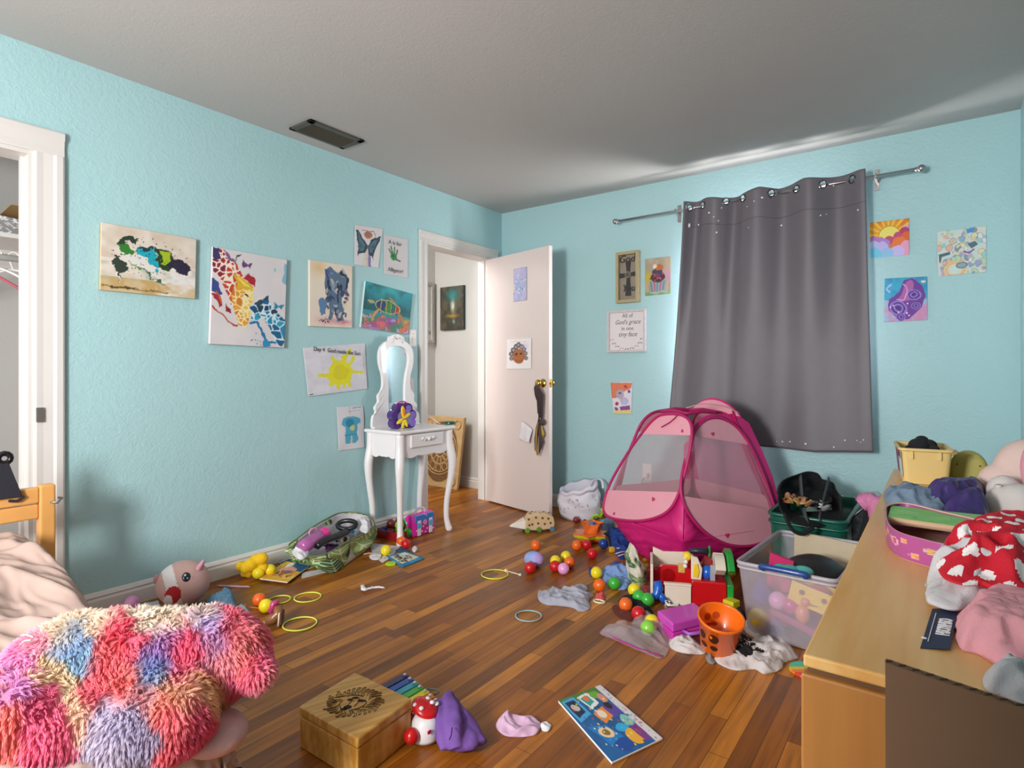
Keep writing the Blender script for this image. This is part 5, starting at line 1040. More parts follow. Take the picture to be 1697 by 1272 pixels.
for x,y,c,l in ((888,903,'orange','orange ball standing alone behind the lavender plush ball'),(878.5,940,'red','red ball in front of the lavender plush ball'),
 (920.5,929,'yellow','yellow ball half behind the red one in the middle cluster of five'),(938,921.5,'yellow','yellow ball at the back right of the middle cluster of five'),(920,938,'red','red ball of the middle cluster of five'),(944,931.5,'orange','orange ball of the middle cluster of five'),(934,942,'pink','light pink ball of the middle cluster of five'),
 (956,903,'orange','orange ball under the orange star toy, left'),(972,902,'red','red ball under the orange star toy, beside the orange ball'),(981.5,917,'red','red ball just in front of the orange star toy cluster'),(1000,900.5,'blue','dark blue ball right of the orange star toy'),
 (988.5,948.5,'yellow','yellow ball left of the blue plush'),(993.5,969,'orange','orange ball touching the yellow one left of the blue plush'),(1018,966,'green','green ball in front of the blue plush'),(1023,939,'blue','dark blue ball on the far side of the blue plush'),
 (1051,977,'yellow','yellow ball at the foot of the small leaf print bag'),(1073,993,'green','green ball before the red toy barn'),(1059,988,'green','green ball half hidden behind another green one'),(1037,1001,'orange','orange ball on the dark cloth left of the zip bag'),
 (1071,981,'dark','dark red ball behind the two green balls'),(1058,1016,'red','red ball behind the clear zip bag'),(1080,1030,'yellow','yellow ball inside the top of the clear zip bag'),(1074,1040,'lime','light green ball inside the clear zip bag')): ball(x,y,COLS and c,l)
for x,y,c,l in ((447,944,'yellow','right yellow ball beside the yellow plush'),(428,949,'yellow','left yellow ball beside the yellow plush'),(429.5,993.5,'orange','orange ball beside the yellow one near the brown toy boot'),(440.5,1003.5,'yellow','yellow ball behind the brown toy boot'),
 (639.5,911.5,'yellow','yellow ball beside the vanity front leg'),(673,901,'red','red ball right of the vanity front leg'),(665,896,'orange','orange ball tucked behind the red ball by the vanity leg')): ball(x,y,c,l)
for x,y,c,l in ((981,847.5,'red','bright red ball beside the white fabric basket'),(968,858,'dark','dark red ball under the edge of the white fabric basket'),(955,861,'dark','dark red ball farthest left under the fabric basket')): ball(x,y,c,l,.024)
ball(219,999,'pink','dusty pink ball against the left baseboard, near the bed',.032)
# red tray full of balls under the vanity
tr=empty('toy_tray',(.19,2.72,0),'dark red plastic tray full of balls under the vanity table','tray')
MR=plas('dark_red_plastic','#9c1c24',.3); T0,T1=(.06,2.55),(.265,2.83); t=MB()
for a,b in (((T0[0],T0[1],0),(T1[0],T1[1],.006)),((T0[0],T0[1],.006),(T0[0]+.005,T1[1],.055)),((T1[0]-.005,T0[1],.006),(T1[0],T1[1],.055)),((T0[0]+.005,T0[1],.006),(T1[0]-.005,T0[1]+.005,.055)),((T0[0]+.005,T1[1]-.005,.006),(T1[0]-.005,T1[1],.055))): t.box(a,b)
t.build('body',MR,tr,bevel=.001)
for i,(x,y,c,z) in enumerate(((.095,2.585,'blue',.007),(.162,2.588,'dark',.007),(.245,2.59,'orange',.007),(.10,2.652,'dark',.007),(.17,2.655,'lime',.007),(.25,2.655,'green',.007),(.10,2.72,'dark',.007),(.17,2.72,'red',.007),(.25,2.72,'dark',.007),(.11,2.79,'blue',.007),(.18,2.79,'dark',.007),(.25,2.79,'blue',.007),(.13,2.62,'dark',.053),(.205,2.625,'lime',.055),(.135,2.69,'dark',.055),(.21,2.69,'green',.055))):
    o=ball(640,880,c,'x',.0298,0,'balls in the red tray under the vanity'); o.location=(x,y,z+.0300); o['label']='%s ball lying in the dark red tray under the vanity table'%{'blue':'dark blue','dark':'dark red','lime':'light green'}.get(c,c); o['group']='%s balls in the red tray'%c
# ---------------------------------------------------------------- rings
for (x,y,a_,c,l) in ((463,993,.062,'#d8e84a','yellow green ring half behind the yellow ball, by the bed'),(510,989,.066,'#e0ee58','yellow green ring farthest from the bed, left floor'),(497,1033,.075,'#e0ee58','yellow green ring nearest the camera beside the brown toy boot'),(820,951,.075,'#d8e84a','yellow green ring alone in the middle of the floor'),(876,1020,.065,'#9ac0c8','pale blue ring in the middle of the floor')):
    p=onZ(x,y,.004); R_=a_*.92; 
    # size from the ring's width in the photo
    wpx={463:35,510:42,497:53,820:44,876:43}[x]; R_=wpx/2*dep(p)/FPX
    tag(MB().tube([p+Vector((R_*math.cos(k*.1309),R_*math.sin(k*.1309),0)) for k in range(48)],.0032,8,True).build('toss_ring',plas('ring_'+c[1:],c,.35),smooth=True),l,'ring','plastic toss rings')
p=onZ(436,998,.01); tag(MB().tube([p+Vector((-.05+.0,-.06,0)),p+Vector((-.02,-.075,0)),p+Vector((.04,-.05,0)),p+Vector((.075,0,0)),p+Vector((.05,.05,0))],.003,8).build('broken_ring',M_OR,smooth=True),'orange broken ring around the orange and yellow balls near the bed','ring')
p=onZ(820,951,0); q_=onZ(838,945,.01); q2=onZ(862,952,.01)
tag(MB().tube([q_,q_.lerp(q2,.5),q2],.003,6).sphere(q2,.008).sphere(q_,.009).build('maraca_stick',mat('cream_plastic','#e4dcc0',.4),smooth=True),'small cream stick with a round end beside the lone yellow ring','toy')
# ---------------------------------------------------------------- helpers for toys
LEAFDARK,LEAFMID,LEAFLT='#33502c','#5f8440','#93a869'
def leaf_art(w,h,seed,n=12,rs=1.0):
    a=Art(w,h,'#cdc6b8',seed); q=random.Random(seed)
    for k in range(n):
        cx,cy,r,t=q.random(),q.random(),q.uniform(.10,.17)*rs,q.uniform(0,6.28); c=q.choice([LEAFDARK,LEAFDARK,LEAFMID,LEAFLT]); ln='#d6dcb8' if c!=LEAFDARK else '#9fb58a'
        a.ell(cx,cy,r,r*.72,t,c); ca,sa=math.cos(t),math.sin(t); f=lambda u,v:(cx+u*ca-v*sa,cy+(u*sa+v*ca)/a.a)
        a.line([f(-r*.95,0),f(r*.8,0)],.012*max(rs,.5),ln)
        for j in range(-2,4):
            for s in (-1,1): a.line([f(j*r*.25,0),f(j*r*.25+r*.35,s*r*.6)],.011*max(rs,.45),ln)
    return a
def loft(name,loops,art,m=None,parent=None,smooth=True,solid=.003,plain=None):
    """cloth wall through several loops of points, its print taken from art (wraps round)"""
    n=len(loops[0]); k=len(loops); vs=[p for l in loops for p in l]; fs=[(j*n+i,j*n+(i+1)%n,(j+1)*n+(i+1)%n,(j+1)*n+i) for j in range(k-1) for i in range(n)]
    b=MB(); cols=[]
    if art is not None:
        I=art.out(); h,w,_=I.shape
        b.v=vs
        for j in range(k-1):
            for i in range(n): b.f.append((j*n+i,j*n+(i+1)%n,(j+1)*n+(i+1)%n,(j+1)*n+i)); b.c.append(tuple(I[min(h-1,int((j+.5)/(k-1)*h)),min(w-1,int((i+.5)/n*w))]))
        return b.build(name,m or vcol('print_fabric',.8),parent,smooth=smooth,solid=solid)
    return b.add(vs,fs).build(name,m,parent,smooth=smooth,solid=solid)
def ringpts(loop,n):
    sp=smooth_path([tuple(p) for p in loop],8,True); acc=[0]
    for a,b in zip(sp,sp[1:]): acc.append(acc[-1]+math.dist(a,b))
    return [Vector([float(np.interp(acc[-1]*i/n,acc,[p[c] for p in sp])) for c in range(3)]) for i in range(n)]
def loops_between(top,bot,k,bulge=.0,wr=.0,seed=1):
    out=[]; c=sum(bot,Vector())/len(bot)
    for j in range(k+1):
        t=j/k; r=[]
        for i,(a,b) in enumerate(zip(top,bot)):
            p=a.lerp(b,t); d=(p-c); d.z=0; d=d.normalized() if d.length>0 else d; r.append(p+d*(bulge*math.sin(math.pi*t)+wr*nz((i/len(top)*9,t*2,0),1.3,seed)*math.sin(math.pi*min(1,t*1.0+.1))))
        out.append(r)
    return out
def frame(px,py,z=0.0,ang=0.0):
    o=onZ(px,py,z); return Matrix.Translation(o)@Matrix.Rotation(YAW+math.radians(ang),4,'Z')      # local x = photo right, y = away
# ---------------------------------------------------------------- white fabric basket beside the door
M_BW=fab('white_canvas','#d9d5e2',.85,.2,300)
bc=onZ(957,845,0); bc=Vector((.875,3.80,0)); bk=empty('fabric_basket',bc,'white cloth storage basket printed with tiny animals, between the door and the tent','basket')
a=Art(200,60,'#d8d4de',4); q=random.Random(8)
for k in range(90): x,y=q.random(),q.uniform(.12,.95); a.line([(x,y),(x+q.uniform(-.012,.012),y+q.uniform(.02,.09))],.004,'#8d8a96'); (a.ell(x,y,.008,.010,0,q.choice(['#8d8a96','#c0aebc','#a8a4b0'])) if k%2 else None)
r0=[Vector((bc.x+.135*math.cos(t*.0314*2),bc.y+.135*math.sin(t*.0314*2),.004)) for t in range(100)]
r1=[Vector((bc.x+.150*math.cos(t*.0314*2),bc.y+.150*math.sin(t*.0314*2),.035+.01*math.sin(t*.12))) for t in range(100)]
r2=[Vector((bc.x+.140*math.cos(t*.0314*2)-.01,bc.y+.140*math.sin(t*.0314*2),.20+.025*math.sin(t*.0628+.8)+.006*math.sin(t*.5))) for t in range(100)]
loft('printed_wall',loops_between(r2,r1,60,.010,.02,5),a,parent=bk)
MB().add(r0+r1,[(i,(i+1)%100,100+(i+1)%100,100+i) for i in range(100)]+[tuple(range(100))]).build('base',M_BW,bk,smooth=True,solid=.004)
r3=[p+Vector((0,0,.035+.012*math.sin(i*.0628+.6))) for i,p in enumerate(r2)]; r4=[bc+(p-bc)*.93+Vector((0,0,.004)) for p in r3]
loft('cuff',[[bc+Vector(((p-bc).x*1.02,(p-bc).y*1.02,(p-bc).z)) for p in r2],r3,r4,[Vector((bc.x+(p.x-bc.x)*.9,bc.y+(p.y-bc.y)*.9,p.z-.10)) for p in r2]],None,M_BW,bk,solid=.004)
h=bc+Vector((.10,.085,.25)); MB().tube(smooth_path([tuple(h+Vector((-.06,0,-.03))),tuple(h+Vector((-.03,.01,.02))),tuple(h+Vector((.03,.01,.025))),tuple(h+Vector((.06,-.02,-.03)))],6),.010,8,flat=.35).build('handle',M_BW,bk,smooth=True)
# ---------------------------------------------------------------- wooden hedgehog pull toy
F=frame(884,881); F=F@Matrix.Rotation(math.radians(8),4,'Z'); hg=empty('pull_toy',F.translation,'pale wooden hedgehog pull toy full of peg holes, in front of the door','pull toy')
M_WD=mat('pale_beech','#d9bc92',.5,vary=.12,scale=18)
M2=F
b=MB(M2); b.prism([(-.06,.03),(-.055,.075),(-.03,.115),(.03,.125),(.09,.12),(.135,.10),(.145,.06),(.14,.02),(.02,.012),(-.05,.018)],(0,0,0),(1,0,0),(0,0,1),(0,1,0),-.015,.085); b.build('body',M_WD,hg,bevel=.006)
MB(M2).hexa([(-.16,.02,.035),(-.055,-.01,.02),(-.055,.08,.02),(-.16,.035,.035),(-.155,.02,.045),(-.055,-.01,.085),(-.055,.08,.085),(-.155,.035,.045)]).build('snout',mat('whitewashed_beech','#e6dfd4',.5),hg,bevel=.004)
hl=MB(M2); M_HOL=mat('peg_hole','#6b4c34',.9)
for x,z in ((-.035,.09),(-.01,.055),(.015,.1),(.03,.06),(.06,.095),(.075,.055),(.10,.09),(.115,.06),(-.03,.05)): hl.cyl((x,-.0165,z),(x,-.0145,z),.008,n=12)
for x,y in ((-.02,.02),(.02,.045),(.05,.015),(.08,.05),(.11,.02),(-.0,.065)): hl.sphere((x,y,.1225-.0*x),.009,(1,1,.25),10,5)
hl.build('peg_holes',M_HOL,hg)
for x,z,m in ((-.045,.014,'#6f9a3a'),(.035,.018,'#5f8f34'),(.125,.018,'#4f7f9a')):
    for y in (-.025,.088): MB(M2).cyl((x,y,z+.002),(x,y+.010,z+.002),.0175,n=20).build('wheel',plas('wheel'+m[1:],m),hg,bevel=.002)
# ---------------------------------------------------------------- orange star toy
F=frame(978,896); sc_=empty('star_toy',F.translation,'orange star shaped toy boat with a lime green band among the balls','toy')
def star(r1,r2,n,ph=0): return [((r1 if k%2==0 else r2)*math.cos(ph+k*math.pi/n),(r1 if k%2==0 else r2)*math.sin(ph+k*math.pi/n)) for k in range(2*n)]
b=MB(F); lo_=star(.075,.055,6,.3); hi_=star(.125,.085,6,.3); n=len(lo_)
b.add([(x,y,.004) for x,y in lo_]+[(x,y,.055) for x,y in hi_],[(i,(i+1)%n,n+(i+1)%n,n+i) for i in range(n)]+[tuple(range(n))]+[tuple(n+i for i in range(n))]); b.build('hull',M_OR,sc_,bevel=.004)
MB(F).add([(x*1.02,y*1.02,.03) for x,y in star(.1,.072,6,.3)]+[(x*1.03,y*1.03,.045) for x,y in star(.112,.08,6,.3)],[(i,(i+1)%12,12+(i+1)%12,12+i) for i in range(12)]).build('lime_band',plas('lime_plastic','#c8dc22'),sc_,solid=.004)
b=MB(F); lo_=star(.05,.045,5,.1); hi_=star(.085,.055,5,.1); n=10
b.add([(x+.015,y+.02,.055) for x,y in lo_]+[(x+.015,y+.02,.115) for x,y in hi_]+[(x*.8+.015,y*.8+.02,.10) for x,y in hi_],[(i,(i+1)%n,n+(i+1)%n,n+i) for i in range(n)]+[(n+i,n+(i+1)%n,2*n+(i+1)%n,2*n+i) for i in range(n)]+[tuple(2*n+i for i in range(n))]); b.build('star_cup',M_OR,sc_,bevel=.004)
MB(F).cyl((.015,.02,.10),(.015,.02,.118),.02,.016).build('blue_cap',plas('blue_cap_plastic','#3a6ab8'),sc_,bevel=.002)
# small things round it
def blk(name,px,py,s,col,label,cat='toy',ang=20,h=None):
    F=frame(px,py,0,ang); return tag(MB(F).box((-s/2,-s/2,.0005),(s/2,s/2,h or s)).build(name,plas('c'+col[1:],col),bevel=s*.1),label,cat)
blk('toy_block',1014,914,.028,'#e8b41c','small amber toy block right of the dark blue ball','block'); blk('toy_block',1003,873,.05,'#1ea0d0','cyan toy block tucked beside the left corner of the tent','block',40)
F=frame(990,866); tag(MB(F).tube([(-.05,0,.01),(-.03,.0,.05),(0,.0,.055),(.02,.02,.03),(.04,.02,.08)],[.008,.01,.011,.010,.014],8).sphere((.04,.02,.085),.018).build('toy_crane',plas('lime_green_toy','#8fc41e'),smooth=True),'curved lime green toy piece between the star toy and the tent','toy')
M_NAVY=fab('navy_cloth','#1c3f8c'); heap('cloth',[(1008,874),(1022,872),(1040,890),(1043,912),(1030,922),(1018,910),(1010,895)],.0,.05,M_NAVY,'navy blue cloth with striped hem lying against the tent','clothing',3,18)
st_=MB()
for (x0,y0,x1,y1) in ((1022,908,1040,910),(1020,917,1042,914),(1024,921,1040,919)):
    p,q_=onZ(x0,y0,.025),onZ(x1,y1,.025); st_.tube([p,p.lerp(q_,.5)+Vector((0,0,.006)),q_],.0035,6)
tag(st_.build('lace',fab('pale_pink_lace','#d8b8c4'),smooth=True),'pale pink laces hanging off the navy cloth by the tent','laces')
heap('cloth',[(1000,869),(1012,866),(1020,875),(1010,882),(1002,880)],.0,.05,fab('steel_blue_cloth','#5d7a94'),'steel blue rag between the star toy and the navy cloth','clothing',5,20)
# lavender plush ball, blue plush
p=onZ(885,926,.042); pb2=empty('plush_ball',(p.x,p.y,0),'lavender and blue tie dyed plush ball behind a red ball','plush toy')
b=MB(); R_=.055
b.sphere(p,R_,(1.05,.9,.78),n=40,m=26); 
def tint(v,cols,s,seed): t=.5+.5*nz(v,s,seed)*1.6; t=max(0,min(.999,t))*(len(cols)-1); i=int(t); f=t-i; return tuple(a*(1-f)+b_*f for a,b_ in zip(np.array(Art.k(None,cols[i])),np.array(Art.k(None,cols[i+1]))))
def tinted(mb,cols,s,seed):
    for i,f in enumerate(mb.f):
        c=sum((mb.v[j] for j in f),Vector())/len(f); mb.c[i]=tint(c,cols,s,seed)
    return mb
tinted(b,['#8fa8e0','#a8b0ea','#c49ae0','#b0bcf0'],14,2).build('body',vcol('plush_print',.9,.6),pb2,smooth=True)
b=MB(); [b.tube([p+Vector((.01+.005*k,-.053,.005)),p+Vector((.012+.005*k,-.056,-.004))],.0022,5) for k in range(3)]; b.build('stitched_mark',INK,pb2)
heap('doll_clothes',[(997,946),(1010,938),(1028,936),(1042,944),(1046,962),(1036,972),(1018,970),(1004,962)],0,.045,fab('periwinkle_fleece','#7d9ad0'),'crumpled light blue doll clothes among the balls beside the leaf print bag','doll clothes',7,20)
heap('cloth',[(976,941),(980,940),(984,948),(981,955),(977,950)],0,.012,M_NAVY,'tiny navy scrap with a white corner left of the yellow ball','cloth scrap',7,40,k=40,rings=8)
# small leaf print bag standing by the tent
lb=empty('leaf_print_bag',onZ(1055,965),'small leaf print cloth sack leaning on the tent base','bag')
c_=[(1042,962),(1058,974),(1072,962),(1060,950)]; base=[onZ(*p) for p in c_]; base=ringpts(base,60); top=ringpts([onD(1043,899,3.02),onD(1050,903,2.98),onD(1056,915,2.98),onD(1048,908,3.05)],60)
loft('body',loops_between(top,base,66,.012,.03,3),leaf_art(60,66,5,12),parent=lb); MB().add(base,[tuple(range(60))]).build('base',M_BW,lb,solid=.002)
F=frame(1068,955); tag(MB(F).sphere((0,0,.025),.017).sphere((.004,0,.055),.019).sphere((.002,0,.085),.013).cyl((0,0,0),(0,0,.02),.014).build('toy_figure',M_YEL,smooth=True),'small yellow toy figure between the leaf print bag and the red barn','toy figure')
# grey shirt
M_GS=fab('heather_grey_jersey','#a9a9b8'); g=heap('shirt',[(891,982),(895,977),(906,985),(922,986),(932,976),(948,978),(962,966),(974,972),(971,980),(984,984),(976,992),(978,1006),(962,1010),(948,1004),(928,1001),(905,999),(893,992)],0,.028,M_GS,'crumpled small grey shirt lying in the middle of the floor','shirt',4,22,(1,.6))
heap('hair_clip',[(986,986),(990,982),(999,983),(1004,988),(1000,993),(990,992)],0,.02,plas('strawberry_red','#d84450'),'strawberry red hair clip beside the grey shirt','hair clip',3,10,k=40,rings=8)
p=onZ(993,996,.004); tag(MB().tube([p+Vector((.028*math.cos(k*.52),.018*math.sin(k*.52),0)) for k in range(12)],.004,8,True).build('clip_ring',plas('cream_green','#d8e0c0'),smooth=True),'cream and green oval clip in front of the strawberry clip','hair clip')
heap('cloth',[(1026,992),(1044,984),(1060,998),(1078,1008),(1086,1022),(1074,1020),(1050,1008),(1030,1004)],0,.02,fab('black_cloth','#17161a'),'black cloth under the balls in front of the red barn','clothing',4,20)
heap('net_pouch',[(1014,1006),(1024,1002),(1036,1010),(1050,1020),(1044,1028),(1026,1022)],0,.012,sheer('brown_net','#7a3a34',.6),'dark brown netting lump left of the zip bag','netting',6,20)
# ---------------------------------------------------------------- red toy barn
F=frame(1146,1003,0,-13); barn=empty('toy_barn',F.translation,'open red and green plastic toy barn playset in front of the pink tent','toy playset')
M_RED=plas('barn_red','#c81018',.3); M_CRM=plas('barn_cream','#e6d8c8',.4); M_GRN=plas('barn_green','#1e9a3c',.3); M_BLU=plas('toy_blue','#1560c8',.3); M_WHT=plas('toy_white','#e8e6e8',.3)
b=MB(F); b.box((.0,.0,.0),(.155,.17,.115)); b.box((-.17,.03,0),(0,.19,.05)); b.build('base',M_RED,barn,bevel=.006)
b=MB(F); b.prism([(-.17,.05),(-.17,.13),(-.13,.15),(-.06,.15),(-.03,.13),(-.01,.19),(.03,.20),(.05,.15),(.06,.115),(0,.05)],(0,.10,0),(1,0,0),(0,0,1),(0,1,0),-.01,.01); b.build('red_gable',M_RED,barn,bevel=.004)
b=MB(F); b.box((-.185,.01,0),(-.172,.20,.175)); b.prism([(-.172,.05),(-.172,.205),(-.12,.185),(.02,.19),(.02,.05)],(0,.19,0),(1,0,0),(0,0,1),(0,1,0),0,.012); b.box((-.12,-.01,0),(-.002,.002,.095)); b.box((-.125,-.014,.090),(.0,.012,.100)); b.build('cream_walls',M_CRM,barn,bevel=.003)
arc=lambda r0,r1,x0,x1,cz,cy,t0,t1:[((cy+r*math.cos(t)),(cz+r*math.sin(t))) for r,ts in ((r0,[t0+(t1-t0)*k/14 for k in range(15)]),(r1,[t1+(t0-t1)*k/14 for k in range(15)])) for t in ts]
b=MB(F); b.prism(arc(.125,.150,0,0,.10,.07,-.35,math.pi*.8),(0,0,0),(0,1,0),(0,0,1),(1,0,0),.155,.185); b.box((.157,-.005,0),(.185,.18,.11)); b.build('green_arch',M_GRN,barn,bevel=.004)
b=MB(F); b.prism(arc(.055,.118,0,0,.11,.07,.5,1.45),(0,0,0),(0,1,0),(0,0,1),(1,0,0),.105,.150); b.prism(arc(.055,.118,0,0,.11,.07,1.55,2.5),(0,0,0),(0,1,0),(0,0,1),(1,0,0),.105,.150); b.build('keys',M_CRM,barn,bevel=.003)
b=MB(F); b.prism([(.0,.115),(.045,.115),(.05,.165),(.03,.215),(.0,.225)],(0,.03,0),(1,0,0),(0,0,1),(0,1,0),-.01,.012); b.build('chute',M_CRM,barn,bevel=.003)
MB(F).prism([(.008,.13),(.03,.125),(.036,.155),(.03,.19),(.012,.19)],(0,.018,0),(1,0,0),(0,0,1),(0,1,0),-.004,.001).build('yellow_arch',M_YEL,barn,bevel=.003)
MB(F).box((-.055,.088,.12),(-.025,.0899,.165)).build('picture_sticker',mat('sticker_gold','#d0b05c',.5,vary=.4,scale=120),barn)
for x,y,z,r,m in ((-.015,.06,.21,.022,M_YEL),(-.025,.05,.165,.010,M_WHT),(-.022,.05,.185,.010,M_WHT),(-.025,.05,.205,.009,M_WHT)): MB(F).sphere((x,y,z),r).build('knob',m,barn,smooth=True)
MB(F).sphere((.075,.06,.14),.030,(1,1,1.1)).build('blue_drum',M_BLU,barn,smooth=True); MB(F).cyl((.06,.13,.12),(.095,.13,.185),.028).build('dark_roller',MR,barn,smooth=True)
b=MB(F).box((.085,.02,.115),(.107,.035,.185)); b.build('switch_plate',mat('toy_grey','#a0a4ac',.4),barn,bevel=.002)
MB(F).cyl((-.10,.09,.10),(-.10,.115,.10),.038).build('red_wheel',M_RED,barn,bevel=.004)
MB(F).cyl((.0,.16,.205),(.09,.165,.21),.014).build('roller_bar',mat('dim_navy_plastic','#28303c',.4),barn,smooth=True); MB(F).box((.09,.155,.15),(.10,.175,.235)).build('green_post',M_GRN,barn,bevel=.003)
# blue fork toy with bell
F=frame(1093,1000,0,0); bt=empty('bell_toy',F.translation,'blue plastic rattle with a silver bell and white clip before the barn','rattle')
MB(F).tube([(-.005,.02,.10),(0,.01,.07),(-.012,.0,.045),(-.035,-.0,.02)],[.018,.022,.02,.015],10).tube([(-.005,.005,.05),(.015,-.005,.025),(.02,-.01,.012)],[.018,.017,.012],10).build('fork',M_BLU,bt,smooth=True)
MB(F).lathe([(0,.04),(.010,.038),(.014,.02),(.022,.004),(.026,0),(.0,.001)],(.045,-.01,.012),24,R=Matrix.Rotation(1.1,3,'Y')@Matrix.Rotation(math.pi,3,'X')).build('bell',mat('silver_bell','#c8c4c0',.2,.95),bt,smooth=True)
MB(F).tube([(.02,-.02,.02),(.03,-.03,.006),(.075,-.035,.006),(.085,-.01,.008),(.07,.0,.01)],.005,8,True).build('clip',M_WHT,bt,smooth=True)
# magenta case
tl,bkx,fl=onZ(1088,1011,.075),onZ(1150,997,.075),onZ(1114,1033,.075); rr4=bkx+(fl-tl); Z=Vector((0,0,1))
mc=empty('plastic_case',(tl+rr4)/2-Z*.075,'magenta plastic carry case with a lilac handle, behind the orange bucket','case')
def quadbox(q,z0,z1,inset=0):
    c=sum(q,Vector())/4; return MB().hexa([Vector((c.x+(p.x-c.x)*(1-inset),c.y+(p.y-c.y)*(1-inset),z0)) for p in q]+[Vector((c.x+(p.x-c.x)*(1-inset*.5),c.y+(p.y-c.y)*(1-inset*.5),z1)) for p in q])
Q=[fl,rr4,bkx,tl]; quadbox(Q,0,.034,.04).build('lower_shell',plas('magenta_plastic','#d438b0',.35),mc,bevel=.006,seg=3); quadbox(Q,.036,.075,.03).build('lid',plas('orchid_plastic','#cf4cc0',.4),mc,bevel=.007,seg=3)
u=(rr4-fl).normalized(); nn=Vector((u.y,-u.x,0)); m0=fl.lerp(rr4,.28)-Z*.04; m1=fl.lerp(rr4,.80)-Z*.04
MB().tube([m0,m0+nn*.03,m0.lerp(m1,.3)+nn*.04,m0.lerp(m1,.7)+nn*.04,m1+nn*.03,m1],.007,8).build('handle',plas('lilac_plastic','#a868cc',.35),mc,smooth=True)
b=MB(); [b.box(p+Vector((-.01,-.012,-.045)),p+Vector((.01,.012,-.02))) for p in (m0,m1)]; b.build('latches',plas('lilac_plastic','#a868cc'),mc,bevel=.002)
# orange bucket, tipped toward the camera
bp0=onZ(1189,1078,.012); T_=Matrix.Translation(bp0+Vector((0,0,.016)))@Matrix.Rotation(YAW,4,'Z')@Matrix.Rotation(math.radians(17),4,'X')
bu=empty('bucket',bp0,'orange jack o lantern bucket standing on white clothes','bucket'); M_BO=plas('pumpkin_orange','#f0700e',.35)
MB(T_).lathe([(0,0),(.060,0),(.064,.004),(.080,.125),(.085,.127),(.086,.137),(.080,.139),(.077,.132),(.060,.008),(0,.006)],(0,0,0),64).build('pail',M_BO,bu,smooth=False)
bpy.data.objects[bu.children[0].name].data.polygons.foreach_set('use_smooth',[True]*len(bu.children[0].data.polygons))
M_BK=mat('printed_brown_black','#3a1408',.5)
def prn(th,z,w,h,inn=False,m=None):
    r=.0605+.0185*(z/.13)+(.0012 if not inn else -.0035); pts=[];b=MB(T_)
    K_=20; r=(.0645+.0165*(z/.125)) if not inn else (.0585+.0168*(z/.13)); vs=[(r*math.cos(th),r*math.sin(th),z)]; fs=[(0,1+k,1+(k+1)%K_) for k in range(K_)]
    for j in (1,2,3,4):
        for k in range(K_):
            f=j/4; zz=z+h*f*math.sin(k*6.283/K_); r_=(.0645+.0165*(zz/.125)) if not inn else (.0585+.0168*(zz/.13)); tt=th+w/r*f*math.cos(k*6.283/K_); vs.append((r_*math.cos(tt),r_*math.sin(tt),zz))
    fs+=[(1+(j-1)*K_+k,1+(j-1)*K_+(k+1)%K_,1+j*K_+(k+1)%K_,1+j*K_+k) for j in (1,2,3) for k in range(K_)]
    return b.add(vs,fs).build('printed_face',m or M_BK,bu,solid=.0006)
for th,z,w,h in ((-2.2,.088,.019,.020),(-2.15,.044,.014,.011),(-2.85,.08,.015,.018),(-.70,.090,.015,.020),(-.75,.048,.013,.014),(-.15,.09,.013,.018),(-2.75,.04,.016,.010)): prn(th,z,w,h)
for th,z,w,h in ((-2.33,.092,.006,.007),(-.78,.094,.005,.007)): prn(th,z,w,h,False,M_BO).scale=(1.004,1.004,1)
M_GH=mat('print_showing_through','#b8480c',.6)
for th,z,w,h in ((1.95,.085,.014,.015),(1.45,.088,.014,.015),(1.9,.05,.015,.008),(1.55,.052,.016,.008)): prn(th,z,w,h,True,M_GH)
# zip bag
ZB=sheer('zip_bag_film','#cfc4cc',.30,.15)
o=heap('zip_bag',[(994,1045),(1022,1037),(1044,1034),(1058,1008),(1080,1020),(1108,1040),(1110,1062),(1098,1086),(1060,1074),(1024,1058)],0,.035,ZB,'clear zip bag with a pink purple seal lying on the floor, balls inside','plastic bag',5,12)
MB().tube([onZ(994,1046,.006),onZ(1024,1059,.008),onZ(1060,1075,.008),onZ(1098,1087,.006)],.0055,8,flat=.5).build('seal',plas('magenta_seal','#b03080'),o,smooth=True)
# clothes round the bucket
M_WC=fab('off_white_cotton','#cfc8c8')
heap('shirt',[(1108,1058),(1118,1052),(1130,1058),(1146,1058),(1160,1066),(1170,1078),(1150,1080),(1128,1077),(1112,1070)],0,.03,M_WC,'white baby clothes left of the orange bucket','clothing',2,22)
heap('shirt',[(1182,1086),(1205,1078),(1226,1072),(1238,1076),(1256,1082),(1275,1066),(1290,1052),(1304,1050),(1308,1062),(1318,1078),(1322,1086),(1300,1094),(1296,1104),(1268,1112),(1250,1104),(1222,1106),(1196,1098)],0,.035,M_WC,'large white baby garment right of the bucket, before the clear bin','clothing',9,16,(1,.8))
heap('sock',[(1229,1030),(1238,1027),(1248,1034),(1264,1044),(1265,1056),(1252,1054),(1236,1044)],0,.03,M_WC,'small white sock between the bucket and the clear bin','sock',4,18)
a=Art(60,50,'#141214',3)
o=heap('polka_dot_cloth',[(1214,1058),(1224,1052),(1240,1056),(1258,1068),(1266,1078),(1252,1088),(1232,1084),(1214,1078)],0.024,.028,fab('black_jersey','#151316'),'black cloth with tiny white dots under the white clothes by the bucket','clothing',6,14)
b=MB(); q=random.Random(3)
for f in [v for v in o.data.vertices if v.co.z>.028]:
    if q.random()<.016: b.sphere(f.co,.0026,(1,1,.5),8,5)
if b.v: b.build('printed_dots',mat('white_dots','#e8e6ea'),o)
heap('shirt',[(1245,1058),(1262,1060),(1284,1058),(1300,1070),(1290,1080),(1268,1076),(1250,1066)],.0,.03,M_WC,'grey white sleeve behind the large white garment, before the bin','clothing',12,20)
